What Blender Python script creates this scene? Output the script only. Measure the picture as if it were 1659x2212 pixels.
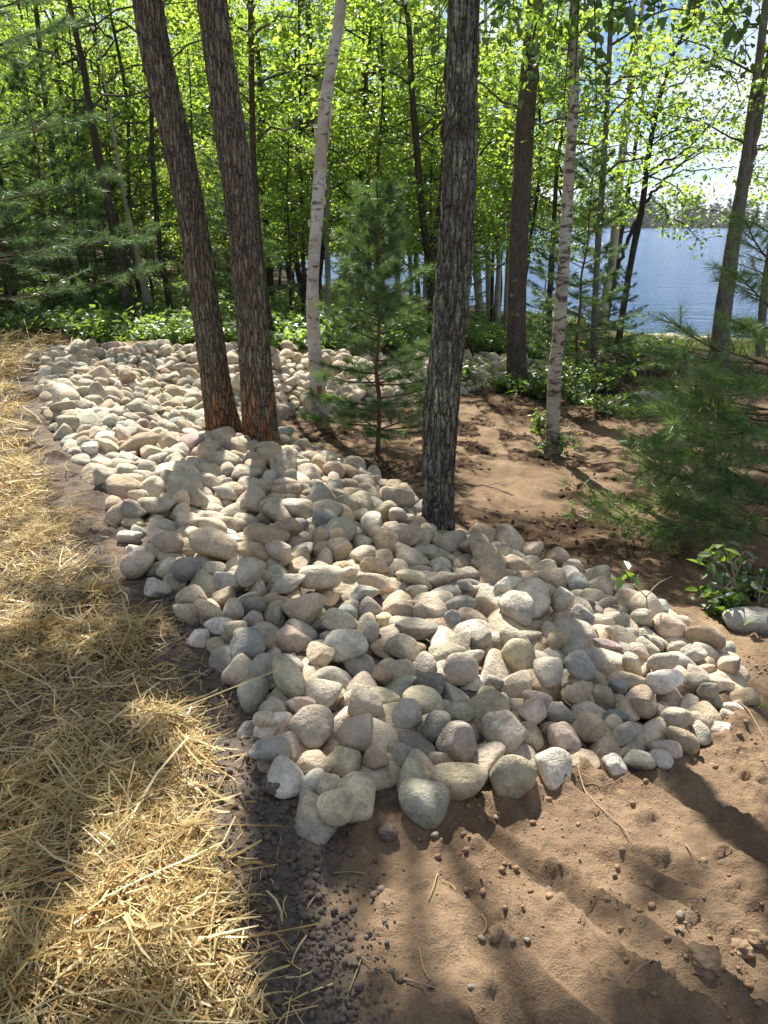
import bpy, bmesh, math, random
import numpy as np
from mathutils import Vector, Matrix, Quaternion

for _o in list(bpy.data.objects):
    bpy.data.objects.remove(_o, do_unlink=True)
scene = bpy.context.scene
COL = scene.collection

# ------------------------------------------------------------------ camera, sky, sun, exposure
cam_data = bpy.data.cameras.new("camera")
cam_data.sensor_fit = 'VERTICAL'; cam_data.sensor_height = 24.0; cam_data.lens = 24.0 * 1661.0 / 2212.0
cam_data.clip_start = .05; cam_data.clip_end = 6000
camera = bpy.data.objects.new("camera", cam_data); COL.objects.link(camera)
camera.location = (0, 0, 1.6); camera.rotation_euler = (math.radians(90 - 20.56), 0, 0)
scene.camera = camera

SUN_AZ, SUN_EL = math.radians(-13), math.radians(51)       # azimuth from +Y towards +X
SUN = Vector((math.sin(SUN_AZ) * math.cos(SUN_EL), math.cos(SUN_AZ) * math.cos(SUN_EL), math.sin(SUN_EL)))
sun_data = bpy.data.lights.new("sun", 'SUN'); sun_data.energy = 5.0; sun_data.angle = math.radians(.53); sun_data.color = (1, .94, .84)
sun = bpy.data.objects.new("sun", sun_data); COL.objects.link(sun)
sun.rotation_euler = SUN.to_track_quat('Z', 'Y').to_euler(); sun.location = (0, 0, 40)

world = bpy.data.worlds.new("World"); scene.world = world; world.use_nodes = True
wn, wl = world.node_tree.nodes, world.node_tree.links
wn.clear()
sky = wn.new('ShaderNodeTexSky'); sky.sky_type = 'NISHITA'; sky.sun_disc = False
sky.sun_elevation = SUN_EL; sky.sun_rotation = SUN_AZ; sky.dust_density = .1; sky.air_density = .75; sky.altitude = 2200; sky.ozone_density = 1.3
tc = wn.new('ShaderNodeTexCoord'); sep = wn.new('ShaderNodeSeparateXYZ'); wl.new(tc.outputs['Generated'], sep.inputs[0])
def wmath(op, a, b=None):
    n = wn.new('ShaderNodeMath'); n.operation = op
    for i, q in enumerate((a, b)):
        if q is None: continue
        if isinstance(q, (int, float)): n.inputs[i].default_value = q
        else: wl.new(q, n.inputs[i])
    return n.outputs[0]
zz = wmath('MAXIMUM', wmath('ADD', sep.outputs[2], .12), .02)
cmb = wn.new('ShaderNodeCombineXYZ'); wl.new(wmath('DIVIDE', sep.outputs[0], zz), cmb.inputs[0]); wl.new(wmath('DIVIDE', sep.outputs[1], zz), cmb.inputs[1])
cn = wn.new('ShaderNodeTexNoise'); cn.inputs['Scale'].default_value = .9; cn.inputs['Detail'].default_value = 7; cn.inputs['Roughness'].default_value = .6
wl.new(cmb.outputs[0], cn.inputs['Vector'])
cr = wn.new('ShaderNodeValToRGB'); cr.color_ramp.elements[0].position = .45; cr.color_ramp.elements[1].position = .66
wl.new(cn.outputs[0], cr.inputs[0])
cmix = wn.new('ShaderNodeMixRGB'); wl.new(cr.outputs[0], cmix.inputs[0]); wl.new(sky.outputs[0], cmix.inputs[1]); cmix.inputs[2].default_value = (9.8, 10.1, 10.6, 1)
bg = wn.new('ShaderNodeBackground'); bg.inputs[1].default_value = .055; wl.new(cmix.outputs[0], bg.inputs[0])
wo = wn.new('ShaderNodeOutputWorld'); wl.new(bg.outputs[0], wo.inputs[0])

scene.view_settings.view_transform = 'Standard'; scene.view_settings.look = 'None'
scene.view_settings.gamma = 1; scene.view_settings.use_curve_mapping = False
scene.view_settings.exposure = 1.45
scene.render.engine = 'CYCLES'
cy = scene.cycles
cy.max_bounces = 8; cy.diffuse_bounces = 4; cy.glossy_bounces = 3; cy.transmission_bounces = 6; cy.transparent_max_bounces = 8
cy.sample_clamp_indirect = 6.0

# ------------------------------------------------------------------ numbers and helpers
CAM_Z, PITCH, FOC, CU, CV = 1.6, math.radians(20.56), 1661.0, 829.5, 1106.0
CP, SP = math.cos(PITCH), math.sin(PITCH)

def ray(u, v):
    a, b = (u - CU) / FOC, -(v - CV) / FOC
    return np.array([a, CP + b * SP, -SP + b * CP])

def on_y(u, v, Y):                       # the point seen at (u, v) that stands Y metres ahead
    d = ray(u, v); t = Y / d[1]
    return np.array([d[0] * t, Y, CAM_Z + d[2] * t])

def hash3(ix, iy, iz, seed):
    with np.errstate(over='ignore'):
        h = (ix.astype(np.int64) * 374761393 + iy.astype(np.int64) * 668265263
             + iz.astype(np.int64) * 2147483647 + seed * 974634777) & 0xFFFFFFFF
        h = ((h ^ (h >> 13)) * 1274126177) & 0xFFFFFFFF
        h = ((h ^ (h >> 16)) * 2246822519) & 0xFFFFFFFF
        h = h ^ (h >> 15)
    return (h & 0xFFFFFF) / float(0xFFFFFF)

def vnoise(x, y, z=None, seed=0):        # value noise in -1..1
    x = np.asarray(x, float); y = np.asarray(y, float)
    flat = z is None
    z = np.zeros_like(x) if flat else np.asarray(z, float)
    x0, y0, z0 = np.floor(x), np.floor(y), np.floor(z)
    fx, fy, fz = x - x0, y - y0, z - z0
    fx, fy, fz = [f * f * f * (f * (f * 6 - 15) + 10) for f in (fx, fy, fz)]
    r = 0
    for dx in (0, 1):
        for dy in (0, 1):
            for dz in ((0,) if flat else (0, 1)):
                w = (fx if dx else 1 - fx) * (fy if dy else 1 - fy) * (fz if dz else 1 - fz)
                r = r + w * hash3(x0 + dx, y0 + dy, z0 + dz, seed)
    return r * 2 - 1

def fbm(x, y, z=None, oct=4, seed=0, gain=.5):
    a, s, r = 1.0, 1.0, 0
    for o in range(oct):
        r = r + a * vnoise(np.asarray(x) * s + 17.3 * o, np.asarray(y) * s - 9.1 * o, None if z is None else np.asarray(z) * s, seed + o)
        a *= gain; s *= 2.03
    return r

def sstep(a, b, x):
    t = np.clip((x - a) / (b - a), 0, 1)
    return t * t * (3 - 2 * t)

def in_poly(P, x, y):
    x = np.asarray(x, float); y = np.asarray(y, float)
    c = np.zeros(x.shape, bool); n = len(P)
    for i in range(n):
        x1, y1 = P[i]; x2, y2 = P[(i + 1) % n]
        if y1 == y2: continue
        m = ((y1 > y) != (y2 > y)) & (x < (x2 - x1) * (y - y1) / (y2 - y1) + x1)
        c ^= m
    return c

def d_chain(P, x, y, closed=False):
    x = np.asarray(x, float); y = np.asarray(y, float)
    d = np.full(x.shape, 1e9)
    n = len(P)
    for i in range(n if closed else n - 1):
        x1, y1 = P[i]; x2, y2 = P[(i + 1) % n]
        ex, ey = x2 - x1, y2 - y1
        t = np.clip(((x - x1) * ex + (y - y1) * ey) / (ex * ex + ey * ey + 1e-12), 0, 1)
        d = np.minimum(d, (x - x1 - t * ex) ** 2 + (y - y1 - t * ey) ** 2)
    return np.sqrt(d)

# ------------------------------------------------------------------ terrain
WATER = -1.5
def z_basin(x, y):
    z = np.interp(y, [-5, 1.2, 1.8, 4.75, 7.5, 12, 17, 21, 30], [.0, .0, -.03, -.38, -.56, -.74, -.9, -1.2, -1.3])
    return z - .06 * np.clip(x, -.5, 2.5) * sstep(.8, 2.2, y)

def z_terrace(x, y):
    z = -.66 * sstep(-3, 2.5, x) * sstep(8, 11.5, y) + .10 * sstep(12, 22, y) * sstep(0, -8, x)
    k = sstep(1.2, 3.2, x) * sstep(9, 11, y)
    return z * (1 - k) + z_basin(x, y) * k

def hit(u, v, f):
    d = ray(u, v); lo, hi = .5, 300.0
    ts = np.linspace(.8, 60, 6000)
    p = np.array([0, 0, CAM_Z])[:, None] + d[:, None] * ts
    below = np.nonzero(p[2] < f(p[0], p[1]))[0]
    k = below[0] if len(below) else len(ts) - 1
    return p[:, k]

E_PX = [(672, 1790), (600, 1640), (535, 1500), (480, 1400), (420, 1330), (345, 1240), (300, 1170), (230, 1080), (180, 1010),
        (125, 930), (98, 880), (82, 820), (95, 775), (150, 757), (300, 754), (440, 758), (560, 764), (660, 771), (770, 776),
        (920, 778), (1010, 776), (1100, 779), (1190, 788)]
T_PX = [(700, 1795), (830, 1755), (960, 1715), (1060, 1700), (1200, 1655), (1300, 1635), (1450, 1610), (1540, 1575), (1612, 1505),
        (1560, 1410), (1450, 1345), (1330, 1285), (1230, 1235), (1100, 1195), (985, 1160), (900, 1105), (800, 1045), (690, 990),
        (615, 962), (585, 938), (600, 915), (660, 897), (720, 889), (830, 886), (920, 872), (1010, 848), (1090, 836), (1190, 824)]
E_W = [tuple(hit(u, v, z_terrace)[:2]) for u, v in E_PX]
T_W = [tuple(hit(u, v, z_basin)[:2]) for u, v in T_PX]
STONE_POLY = E_W + T_W[::-1]
BASIN_POLY = T_W + [(40, 18), (40, -6), (-.1, -6), (-.12, 1.2)]
SHORE = [(80, 3), (30, 14.5), (16, 20.2), (12, 21.3), (9, 22.2), (7.6, 23), (6.6, 25), (5.2, 28.5), (1, 36), (-5, 44), (-9, 70), (-22, 160), (-80, 592)]
LAKE_POLY = SHORE + [(900, 592), (900, -20)]

def terrain0(x, y):
    inb = in_poly(BASIN_POLY, x, y); ins = in_poly(STONE_POLY, x, y)
    db = np.where(inb, 0, d_chain(T_W, x, y))
    do = d_chain(E_W, x, y)
    w = np.where(inb, 1.0, np.where(ins, do / (do + db + 1e-9), 0.0))
    ws = w
    # beyond the ends of the bank ease from basin to terrace
    out = ~inb & ~ins
    w = np.where(out, np.clip(1 - np.minimum(db, 9) / .5, 0, 1) * (do > .25) * 0, ws)
    z = w * z_basin(x, y) + (1 - w) * z_terrace(x, y)
    return z

def terrain_shape(x, y):
    x = np.asarray(x, float); y = np.asarray(y, float)
    z = terrain0(x, y)
    near = (np.abs(x) < 60) & (y < 140) & (y > -8)
    dl = d_chain(LAKE_POLY, x, y, True); inl = in_poly(LAKE_POLY, x, y)
    land = WATER + .12 + np.clip(dl * .085, 0, 6)
    z = np.where(inl, WATER - np.clip(dl * .12, 0, 3), np.where(y > 560, WATER + np.clip(dl * .03, 0, 3), np.minimum(z, land)))
    return z

def terrain_h(x, y, detail=True):
    x = np.asarray(x, float); y = np.asarray(y, float)
    z = terrain_shape(x, y)
    if not detail: return z
    lake = z < WATER
    r = np.hypot(x, y)
    fade = sstep(60, 12, r)
    z = z + np.where(lake, 0, 1) * (fade * (.018 * fbm(x * 1.7, y * 1.7, oct=3, seed=3) + .05 * fbm(x * .35, y * .35, oct=2, seed=8) * sstep(9, 14, y)))
    return z

def ground_at(u, v):
    return hit(u, v, terrain_shape)
# ------------------------------------------------------------------ stone shapes
def icosphere(sub):
    bm = bmesh.new(); bmesh.ops.create_icosphere(bm, subdivisions=sub, radius=1.0)
    v = np.array([p.co[:] for p in bm.verts]); f = np.array([[p.index for p in q.verts] for q in bm.faces])
    bm.free()
    return v / np.linalg.norm(v, axis=1)[:, None], f

N_STONE = 30
def stone_shape(k, sub):
    """rounded cobble: a soft convex solid cut by random planes, worn smooth, fitted to a unit box"""
    rs = np.random.RandomState(100 + k)
    n, f = icosphere(sub)
    m = rs.randint(9, 16)
    P = rs.normal(size=(m, 3)); P /= np.linalg.norm(P, axis=1)[:, None]
    d = rs.uniform(.76, 1.0, m)
    sharp = [5, 6, 8, 11, 20][k % 5]
    c = np.maximum(n @ P.T, .02) / d
    r = (np.sum(c ** sharp, axis=1) + .6 ** sharp) ** (-1.0 / sharp)
    v = n * r[:, None]
    amp = [.025, .03, .035, .045, .05][k % 5]
    o = rs.uniform(-50, 50, 3)
    v = v * (1 + amp * fbm(n[:, 0] * 1.6 + o[0], n[:, 1] * 1.6 + o[1], n[:, 2] * 1.6 + o[2], oct=4, seed=k))[:, None]
    lo, hi = v.min(0), v.max(0)
    return (v - (lo + hi) / 2) / (hi - lo), f
# ------------------------------------------------------------------ mesh and object tools
def new_mesh(name, V, F, mats=(), smooth=False, mi=None, attrs=None, colors=None):
    """V (n,3); F one or more integer arrays of equal-sided faces"""
    Fs = [np.asarray(f, np.int32) for f in (F if isinstance(F, (list, tuple)) else [F]) if len(f)]
    me = bpy.data.meshes.new(name)
    V = np.asarray(V, np.float32)
    me.vertices.add(len(V)); me.vertices.foreach_set("co", V.ravel())
    loops = np.concatenate([f.ravel() for f in Fs]) if Fs else np.zeros(0, np.int32)
    sizes = np.concatenate([np.full(len(f), f.shape[1], np.int32) for f in Fs]) if Fs else np.zeros(0, np.int32)
    me.loops.add(len(loops)); me.loops.foreach_set("vertex_index", loops)
    me.polygons.add(len(sizes))
    starts = np.concatenate([[0], np.cumsum(sizes)[:-1]]).astype(np.int32) if len(sizes) else sizes
    me.polygons.foreach_set("loop_start", starts)
    try: me.polygons.foreach_set("loop_total", sizes)
    except Exception: pass
    if mi is not None: me.polygons.foreach_set("material_index", np.asarray(mi, np.int32))
    me.update(calc_edges=True)
    me.polygons.foreach_set("use_smooth", np.full(len(sizes), bool(smooth)))
    for m in mats: me.materials.append(m)
    for k, a in (attrs or {}).items():
        t = me.attributes.new(k, 'FLOAT', 'POINT'); t.data.foreach_set("value", np.asarray(a, np.float32))
    for k, a in (colors or {}).items():
        t = me.attributes.new(k, 'FLOAT_COLOR', 'POINT'); a = np.asarray(a, np.float32)
        t.data.foreach_set("color", np.concatenate([a, np.ones((len(a), 1), np.float32)], 1).ravel())
    me.validate()
    return me

def link(name, data, parent=None, loc=None):
    o = bpy.data.objects.new(name, data); COL.objects.link(o)
    if parent is not None: o.parent = parent
    if loc is not None: o.location = loc
    return o

def tag(o, label=None, cat=None, group=None, kind=None):
    for k, v in (('label', label), ('category', cat), ('group', group), ('kind', kind)):
        if v: o[k] = v
    return o

def thing(name, label, cat, loc=(0, 0, 0), group=None):
    o = bpy.data.objects.new(name, None); COL.objects.link(o); o.location = loc; o.empty_display_size = .1
    return tag(o, label, cat, group)

class Pile:                                             # gathers pieces into one mesh
    def __init__(s): s.V, s.F3, s.F4, s.n, s.m3, s.m4 = [], [], [], 0, [], []
    def add(s, V, F, m=0):
        F = np.asarray(F) + s.n
        if F.shape[1] == 3: s.F3.append(F); s.m3 += [m] * len(F)
        else: s.F4.append(F); s.m4 += [m] * len(F)
        s.V.append(np.asarray(V, float)); s.n += len(V)
    def mesh(s, name, mats, smooth=False, off=None):
        V = np.concatenate(s.V) if s.V else np.zeros((0, 3))
        if off is not None: V = V - np.asarray(off)
        F = []
        if s.F3: F.append(np.concatenate(s.F3))
        if s.F4: F.append(np.concatenate(s.F4))
        return new_mesh(name, V, F, mats, smooth, s.m3 + s.m4)

def tube(P, R, n=6, cap=True):
    """a tapered tube along the points P with radii R"""
    P = np.asarray(P, float); R = np.asarray(R, float)
    T = np.gradient(P, axis=0); T /= np.linalg.norm(T, axis=1)[:, None] + 1e-9
    a = np.array([1, 0, 0]) if abs(T[0][0]) < .8 else np.array([0, 1, 0])
    A = np.cross(T, a); A /= np.linalg.norm(A, axis=1)[:, None] + 1e-9
    B = np.cross(T, A)
    th = np.arange(n) * 2 * math.pi / n
    V = P[:, None] + R[:, None, None] * (A[:, None] * np.cos(th)[None, :, None] + B[:, None] * np.sin(th)[None, :, None])
    m = len(P); idx = np.arange(m * n).reshape(m, n)
    F = np.stack([idx[:-1], np.roll(idx[:-1], -1, 1), np.roll(idx[1:], -1, 1), idx[1:]], -1).reshape(-1, 4)
    return V.reshape(-1, 3), F

def spline(P, n):
    """Catmull-Rom through P, n samples"""
    P = np.asarray(P, float)
    if len(P) == 2: P = np.array([P[0], (P[0] + P[1]) / 2, P[1]])
    Q = np.concatenate([[2 * P[0] - P[1]], P, [2 * P[-1] - P[-2]]])
    seg = np.linalg.norm(np.diff(P, axis=0), axis=1); s = np.concatenate([[0], np.cumsum(seg)]); s /= s[-1]
    out = []
    for t in np.linspace(0, 1, n):
        i = min(np.searchsorted(s, t, side='right') - 1, len(P) - 2); i = max(i, 0)
        k = (t - s[i]) / (s[i + 1] - s[i] + 1e-9)
        p0, p1, p2, p3 = Q[i], Q[i + 1], Q[i + 2], Q[i + 3]
        out.append(.5 * (2 * p1 + (p2 - p0) * k + (2 * p0 - 5 * p1 + 4 * p2 - p3) * k ** 2 + (3 * p1 - p0 - 3 * p2 + p3) * k ** 3))
    return np.array(out)

# ------------------------------------------------------------------ materials
class Mat:
    def __init__(s, name):
        s.m = bpy.data.materials.new(name); s.m.use_nodes = True
        s.n, s.l = s.m.node_tree.nodes, s.m.node_tree.links
        s.n.clear(); s.out = s.n.new('ShaderNodeOutputMaterial')
    def node(s, t, **kw):
        n = s.n.new('ShaderNode' + t)
        for k, v in kw.items():
            if hasattr(n, k): setattr(n, k, v)
        return n
    def put(s, sock, v):
        if hasattr(v, 'links') or hasattr(v, 'is_linked'): s.l.new(v, sock)
        elif isinstance(v, (tuple, list)): sock.default_value = (*v, 1) if len(v) == 3 and sock.type == 'RGBA' else v
        else: sock.default_value = v
    def noise(s, scale, vec=None, detail=4, rough=.55, out=0, dist=0):
        n = s.node('TexNoise'); n.inputs['Scale'].default_value = scale; n.inputs['Detail'].default_value = detail; n.inputs['Roughness'].default_value = rough
        n.inputs['Distortion'].default_value = dist
        if vec is not None: s.l.new(vec, n.inputs['Vector'])
        return n.outputs[out]
    def voro(s, scale, vec=None, feature='F1', out='Distance'):
        n = s.node('TexVoronoi'); n.feature = feature; n.inputs['Scale'].default_value = scale
        if vec is not None: s.l.new(vec, n.inputs['Vector'])
        return n.outputs[out]
    def ramp(s, f, stops):
        n = s.node('ValToRGB'); e = n.color_ramp.elements
        while len(e) < len(stops): e.new(.5)
        for q, (p, c) in zip(e, stops):
            q.position = p; q.color = (*c, 1) if isinstance(c, (tuple, list)) else (c, c, c, 1)
        s.l.new(f, n.inputs[0]); return n.outputs[0]
    def mix(s, f, a, b, mode='MIX'):
        n = s.node('MixRGB'); n.blend_type = mode
        s.put(n.inputs[0], f); s.put(n.inputs[1], a); s.put(n.inputs[2], b); return n.outputs[0]
    def math(s, op, a, b=0.0, clamp=False):
        n = s.node('Math'); n.operation = op; n.use_clamp = clamp; s.put(n.inputs[0], a); s.put(n.inputs[1], b); return n.outputs[0]
    def pos(s): return s.node('NewGeometry').outputs['Position']
    def obj(s): return s.node('TexCoord').outputs['Object']
    def attr(s, name, out='Fac'):
        n = s.node('Attribute'); n.attribute_name = name; return n.outputs[out]
    def scale(s, vec, k):
        n = s.node('Mapping'); n.inputs['Scale'].default_value = k; s.l.new(vec, n.inputs['Vector']); return n.outputs[0]
    def island(s): return s.node('NewGeometry').outputs['Random Per Island']
    def bump(s, h, dist=.01, strength=1.0):
        n = s.node('Bump'); n.inputs['Distance'].default_value = dist; n.inputs['Strength'].default_value = strength; s.l.new(h, n.inputs['Height']); return n.outputs[0]
    def pbr(s, col, rough=.8, bump=None, spec=.3):
        b = s.node('BsdfPrincipled'); s.put(b.inputs['Base Color'], col); s.put(b.inputs['Roughness'], rough); b.inputs['Specular IOR Level'].default_value = spec
        if bump is not None: s.l.new(bump, b.inputs['Normal'])
        s.l.new(b.outputs[0], s.out.inputs[0]); return s.m
    def leafy(s, col, trans, k=.5, gloss=.06, rough=.4):
        d = s.node('BsdfDiffuse'); s.put(d.inputs[0], col); t = s.node('BsdfTranslucent'); s.put(t.inputs[0], trans)
        m = s.node('MixShader'); m.inputs[0].default_value = k; s.l.new(d.outputs[0], m.inputs[1]); s.l.new(t.outputs[0], m.inputs[2])
        g = s.node('BsdfGlossy'); g.inputs['Roughness'].default_value = rough; g.inputs[0].default_value = (.9, .95, 1, 1)
        m2 = s.node('MixShader'); m2.inputs[0].default_value = gloss; s.l.new(m.outputs[0], m2.inputs[1]); s.l.new(g.outputs[0], m2.inputs[2])
        s.l.new(m2.outputs[0], s.out.inputs[0]); return s.m

def stone_material(name, from_attr):
    M = Mat(name); p = M.pos()
    base = M.attr('stone_colour', 'Color') if from_attr else M.node('ObjectInfo').outputs['Color']
    n1 = M.noise(14, p, 5, .65); n2 = M.noise(70, p, 4, .7); n3 = M.noise(5, p, 3)
    c = M.mix(.8, base, M.ramp(n1, [(.3, .52), (.5, 1.0), (.72, 1.32)]), 'MULTIPLY')
    c = M.mix(.55, c, M.ramp(n2, [(.3, .5), (.5, 1.0), (.7, 1.35)]), 'MULTIPLY')
    dust = M.ramp(n3, [(.45, 0.0), (.7, .45)])
    c = M.mix(dust, c, (.45, .37, .27))
    spot = M.ramp(M.voro(120, p), [(.06, .5), (.16, 0.0)])
    c = M.mix(M.math('MULTIPLY', spot, .45), c, (.1, .09, .085))
    h = M.math('ADD', M.math('MULTIPLY', M.noise(28, p, 6, .65), 1.0), M.math('MULTIPLY', M.noise(140, p, 3, .6), .35))
    return M.pbr(c, .82, M.bump(h, .016, 1.0), .25)

def leaf_material(name, cols, trans, k=.5, gloss=.06):
    M = Mat(name); r = M.island(); p = M.pos()
    n = M.math('ADD', M.math('MULTIPLY', r, .4), M.math('MULTIPLY', M.noise(.9, p, 3), .6))
    st = [(i / (len(cols) - 1) * .6 + .2, c) for i, c in enumerate(cols)]
    st2 = [(i / (len(trans) - 1) * .6 + .2, c) for i, c in enumerate(trans)]
    return M.leafy(M.ramp(n, st), M.ramp(n, st2), k, gloss)

def bark_oak(name, tint=(.265, .215, .16), lichen=.5):
    M = Mat(name); o = M.obj(); cre = M.attr('crevice')
    sv = M.scale(o, (1, 1, .35))
    n = M.noise(44, sv, 6, .7); n2 = M.noise(120, o, 4, .7)
    c = M.mix(M.ramp(n, [(.3, 0.0), (.7, 1.0)]), tuple(t * .72 for t in tint), tuple(t * 1.22 for t in tint))
    c = M.mix(.5, c, M.ramp(n2, [(.25, .6), (.7, 1.35)]), 'MULTIPLY')
    li = M.math('MULTIPLY', M.ramp(M.noise(5.5, o, 5, .72, dist=.6), [(.53 - .07 * lichen, 0.0), (.59, 1.0)]), M.ramp(M.noise(42, o, 3, .6), [(.40, 0.0), (.52, 1.0)]))
    c = M.mix(M.math('MULTIPLY', li, lichen), c, (.40, .42, .28))
    li2 = M.ramp(M.noise(17, o, 3, .6), [(.63, 0.0), (.68, .55)])
    c = M.mix(li2, c, (.34, .345, .31))
    c = M.mix(M.attr('bare'), c, (.42, .21, .09))
    dv = M.node('VectorMath'); dv.operation = 'ADD'; M.l.new(M.scale(o, (1, 1, .17)), dv.inputs[0])
    wob = M.node('VectorMath'); wob.operation = 'SCALE'; wob.inputs[3].default_value = .022; M.l.new(M.noise(30, o, 3, .6, 1), wob.inputs[0]); M.l.new(wob.outputs[0], dv.inputs[1])
    edge = M.voro(34, dv.outputs[0], 'DISTANCE_TO_EDGE'); edge2 = M.voro(78, dv.outputs[0], 'DISTANCE_TO_EDGE')
    c = M.mix(M.ramp(edge, [(.015, .85), (.10, 0.0)]), c, (.030, .024, .019)); c = M.mix(M.ramp(edge2, [(.015, .5), (.09, 0.0)]), c, (.035, .028, .022))
    c = M.mix(M.math('MULTIPLY', cre, .35), c, (.03, .024, .02))
    n = M.math('ADD', n, M.math('MULTIPLY', M.ramp(edge, [(0.0, 0.0), (.25, 1.0)]), 1.6))
    h = M.math('ADD', n, M.math('MULTIPLY', n2, .35))
    return M.pbr(c, .9, M.bump(h, .016, 1.0), .15)

def bark_birch(name, dark=.5, white=(.56, .535, .50)):
    M = Mat(name); o = M.obj()
    bands = M.noise(7, M.scale(o, (1.2, 1.2, 3.2)), 5, .7, dist=.5); lent = M.noise(22, M.scale(o, (.8, .8, 6)), 3, .6)
    c = M.mix(M.ramp(M.noise(9, o, 4), [(.3, 0.0), (.7, 1.0)]), white, tuple(w * .8 for w in white))
    c = M.mix(M.ramp(M.noise(3, o, 4, .6), [(.45, 0.0), (.58, .7)]), c, (.34, .265, .20))
    c = M.mix(M.ramp(lent, [(.64, 0.0), (.69, .85)]), c, (.10, .085, .075))
    c = M.mix(M.ramp(bands, [(.66 - .13 * dark, 0.0), (.72 - .13 * dark, .93)]), c, (.055, .048, .042))
    low = M.node('SeparateXYZ'); M.l.new(o, low.inputs[0])
    fo = M.math('MULTIPLY', M.ramp(low.outputs[2], [(0.0, 1.0), (.55, 0.0)]), M.ramp(M.noise(12, o, 4), [(.35, .3), (.6, 1.0)]))
    c = M.mix(fo, c, (.10, .085, .065))
    h = M.math('ADD', bands, M.math('MULTIPLY', M.noise(60, o, 4), .4))
    return M.pbr(c, .7, M.bump(h, .008, .6), .25)

def bark_plain(name, tint):
    M = Mat(name); o = M.obj()
    n = M.noise(24, M.scale(o, (1, 1, .25)), 5, .7)
    c = M.mix(M.ramp(n, [(.3, 0.0), (.7, 1.0)]), tuple(t * .5 for t in tint), tuple(t * 1.4 for t in tint))
    li = M.ramp(M.noise(8, o, 5, .7), [(.60, 0.0), (.66, .6)])
    c = M.mix(li, c, (.26, .27, .2))
    return M.pbr(c, .9, M.bump(n, .01, .8), .15)
# ------------------------------------------------------------------ the ground: one sheet, fine near the camera
def axis(segs, grow, lo, hi):
    a = np.concatenate([np.arange(s, e - 1e-6, st) for s, e, st in segs] + [[segs[-1][1]]])
    st = segs[-1][2]; up = [a[-1]]
    while up[-1] < hi: st *= grow; up.append(up[-1] + st)
    st = segs[0][2]; dn = [a[0]]
    while dn[-1] > lo: st *= grow; dn.append(dn[-1] - st)
    return np.concatenate([dn[:0:-1], a, up[1:]])

def px_of(x, y, z):
    dz = z - CAM_Z; t = y * CP - dz * SP
    t = np.where(t < .05, .05, t)
    return CU + FOC * x / t, CV - FOC * (y * SP + dz * CP) / t

# edge of the straw, from the bottom of the near corner up the terrace
STRAW_EDGE = [hit(u, v, z_terrace)[:2] for u, v in [(700, 2400), (640, 2212), (560, 2050), (520, 1900), (500, 1760), (500, 1640), (480, 1530), (430, 1450), (370, 1390),
              (300, 1300), (240, 1200), (180, 1100), (110, 1000), (75, 920), (70, 860), (72, 810), (85, 775), (140, 752)]]
STRAW_POLY = [tuple(p) for p in STRAW_EDGE] + [(-4.6, 11.6), (-6.5, 12.6), (-9, 13.0), (-9, .5), (-1, .5)]
SOIL_CHAIN = [hit(u, v, z_terrace)[:2] for u, v in [(690, 2300), (672, 2150), (640, 2010), (620, 1900), (590, 1790), (560, 1640), (510, 1500), (460, 1400), (390, 1310), (320, 1220), (250, 1110), (170, 1010), (110, 900), (80, 810), (100, 770)]]

def soil_mask(x, y):
    inside = in_poly(STRAW_POLY, x, y)
    d = d_chain(SOIL_CHAIN, x, y)
    n = fbm(x * 5, y * 5, oct=4, seed=41)
    wid = .115 + .035 * np.clip(y - 3, 0, 5)
    m = sstep(wid + .07, wid - .05, d + .06 * n)
    m = np.maximum(m, np.where(inside, 1.0, 0.0))
    left = in_poly(STONE_POLY, x, y) & (d < .5)
    d2 = np.minimum(d_chain(T_W, x, y), 1)
    deep = in_poly(STONE_POLY, x, y) * sstep(.03, .14, d2)
    return np.clip(np.maximum(np.maximum(m, left * .8), deep), 0, 1)

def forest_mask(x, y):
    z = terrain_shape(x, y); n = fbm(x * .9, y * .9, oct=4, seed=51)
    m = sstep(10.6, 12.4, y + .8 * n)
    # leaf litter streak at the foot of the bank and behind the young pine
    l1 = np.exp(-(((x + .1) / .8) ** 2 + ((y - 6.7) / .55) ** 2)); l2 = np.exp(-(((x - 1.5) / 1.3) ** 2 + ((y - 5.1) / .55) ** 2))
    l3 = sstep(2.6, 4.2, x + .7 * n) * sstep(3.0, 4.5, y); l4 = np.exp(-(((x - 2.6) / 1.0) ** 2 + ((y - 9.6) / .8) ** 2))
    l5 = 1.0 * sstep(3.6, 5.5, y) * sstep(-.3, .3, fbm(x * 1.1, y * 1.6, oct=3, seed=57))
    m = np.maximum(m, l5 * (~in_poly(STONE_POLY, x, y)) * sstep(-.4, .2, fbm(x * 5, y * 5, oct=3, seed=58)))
    return np.clip(np.maximum(np.maximum.reduce([l1 * .85, l2 * .8, l3, l4 * .9]) * sstep(-.8, .3, n), m), 0, 1)

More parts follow.
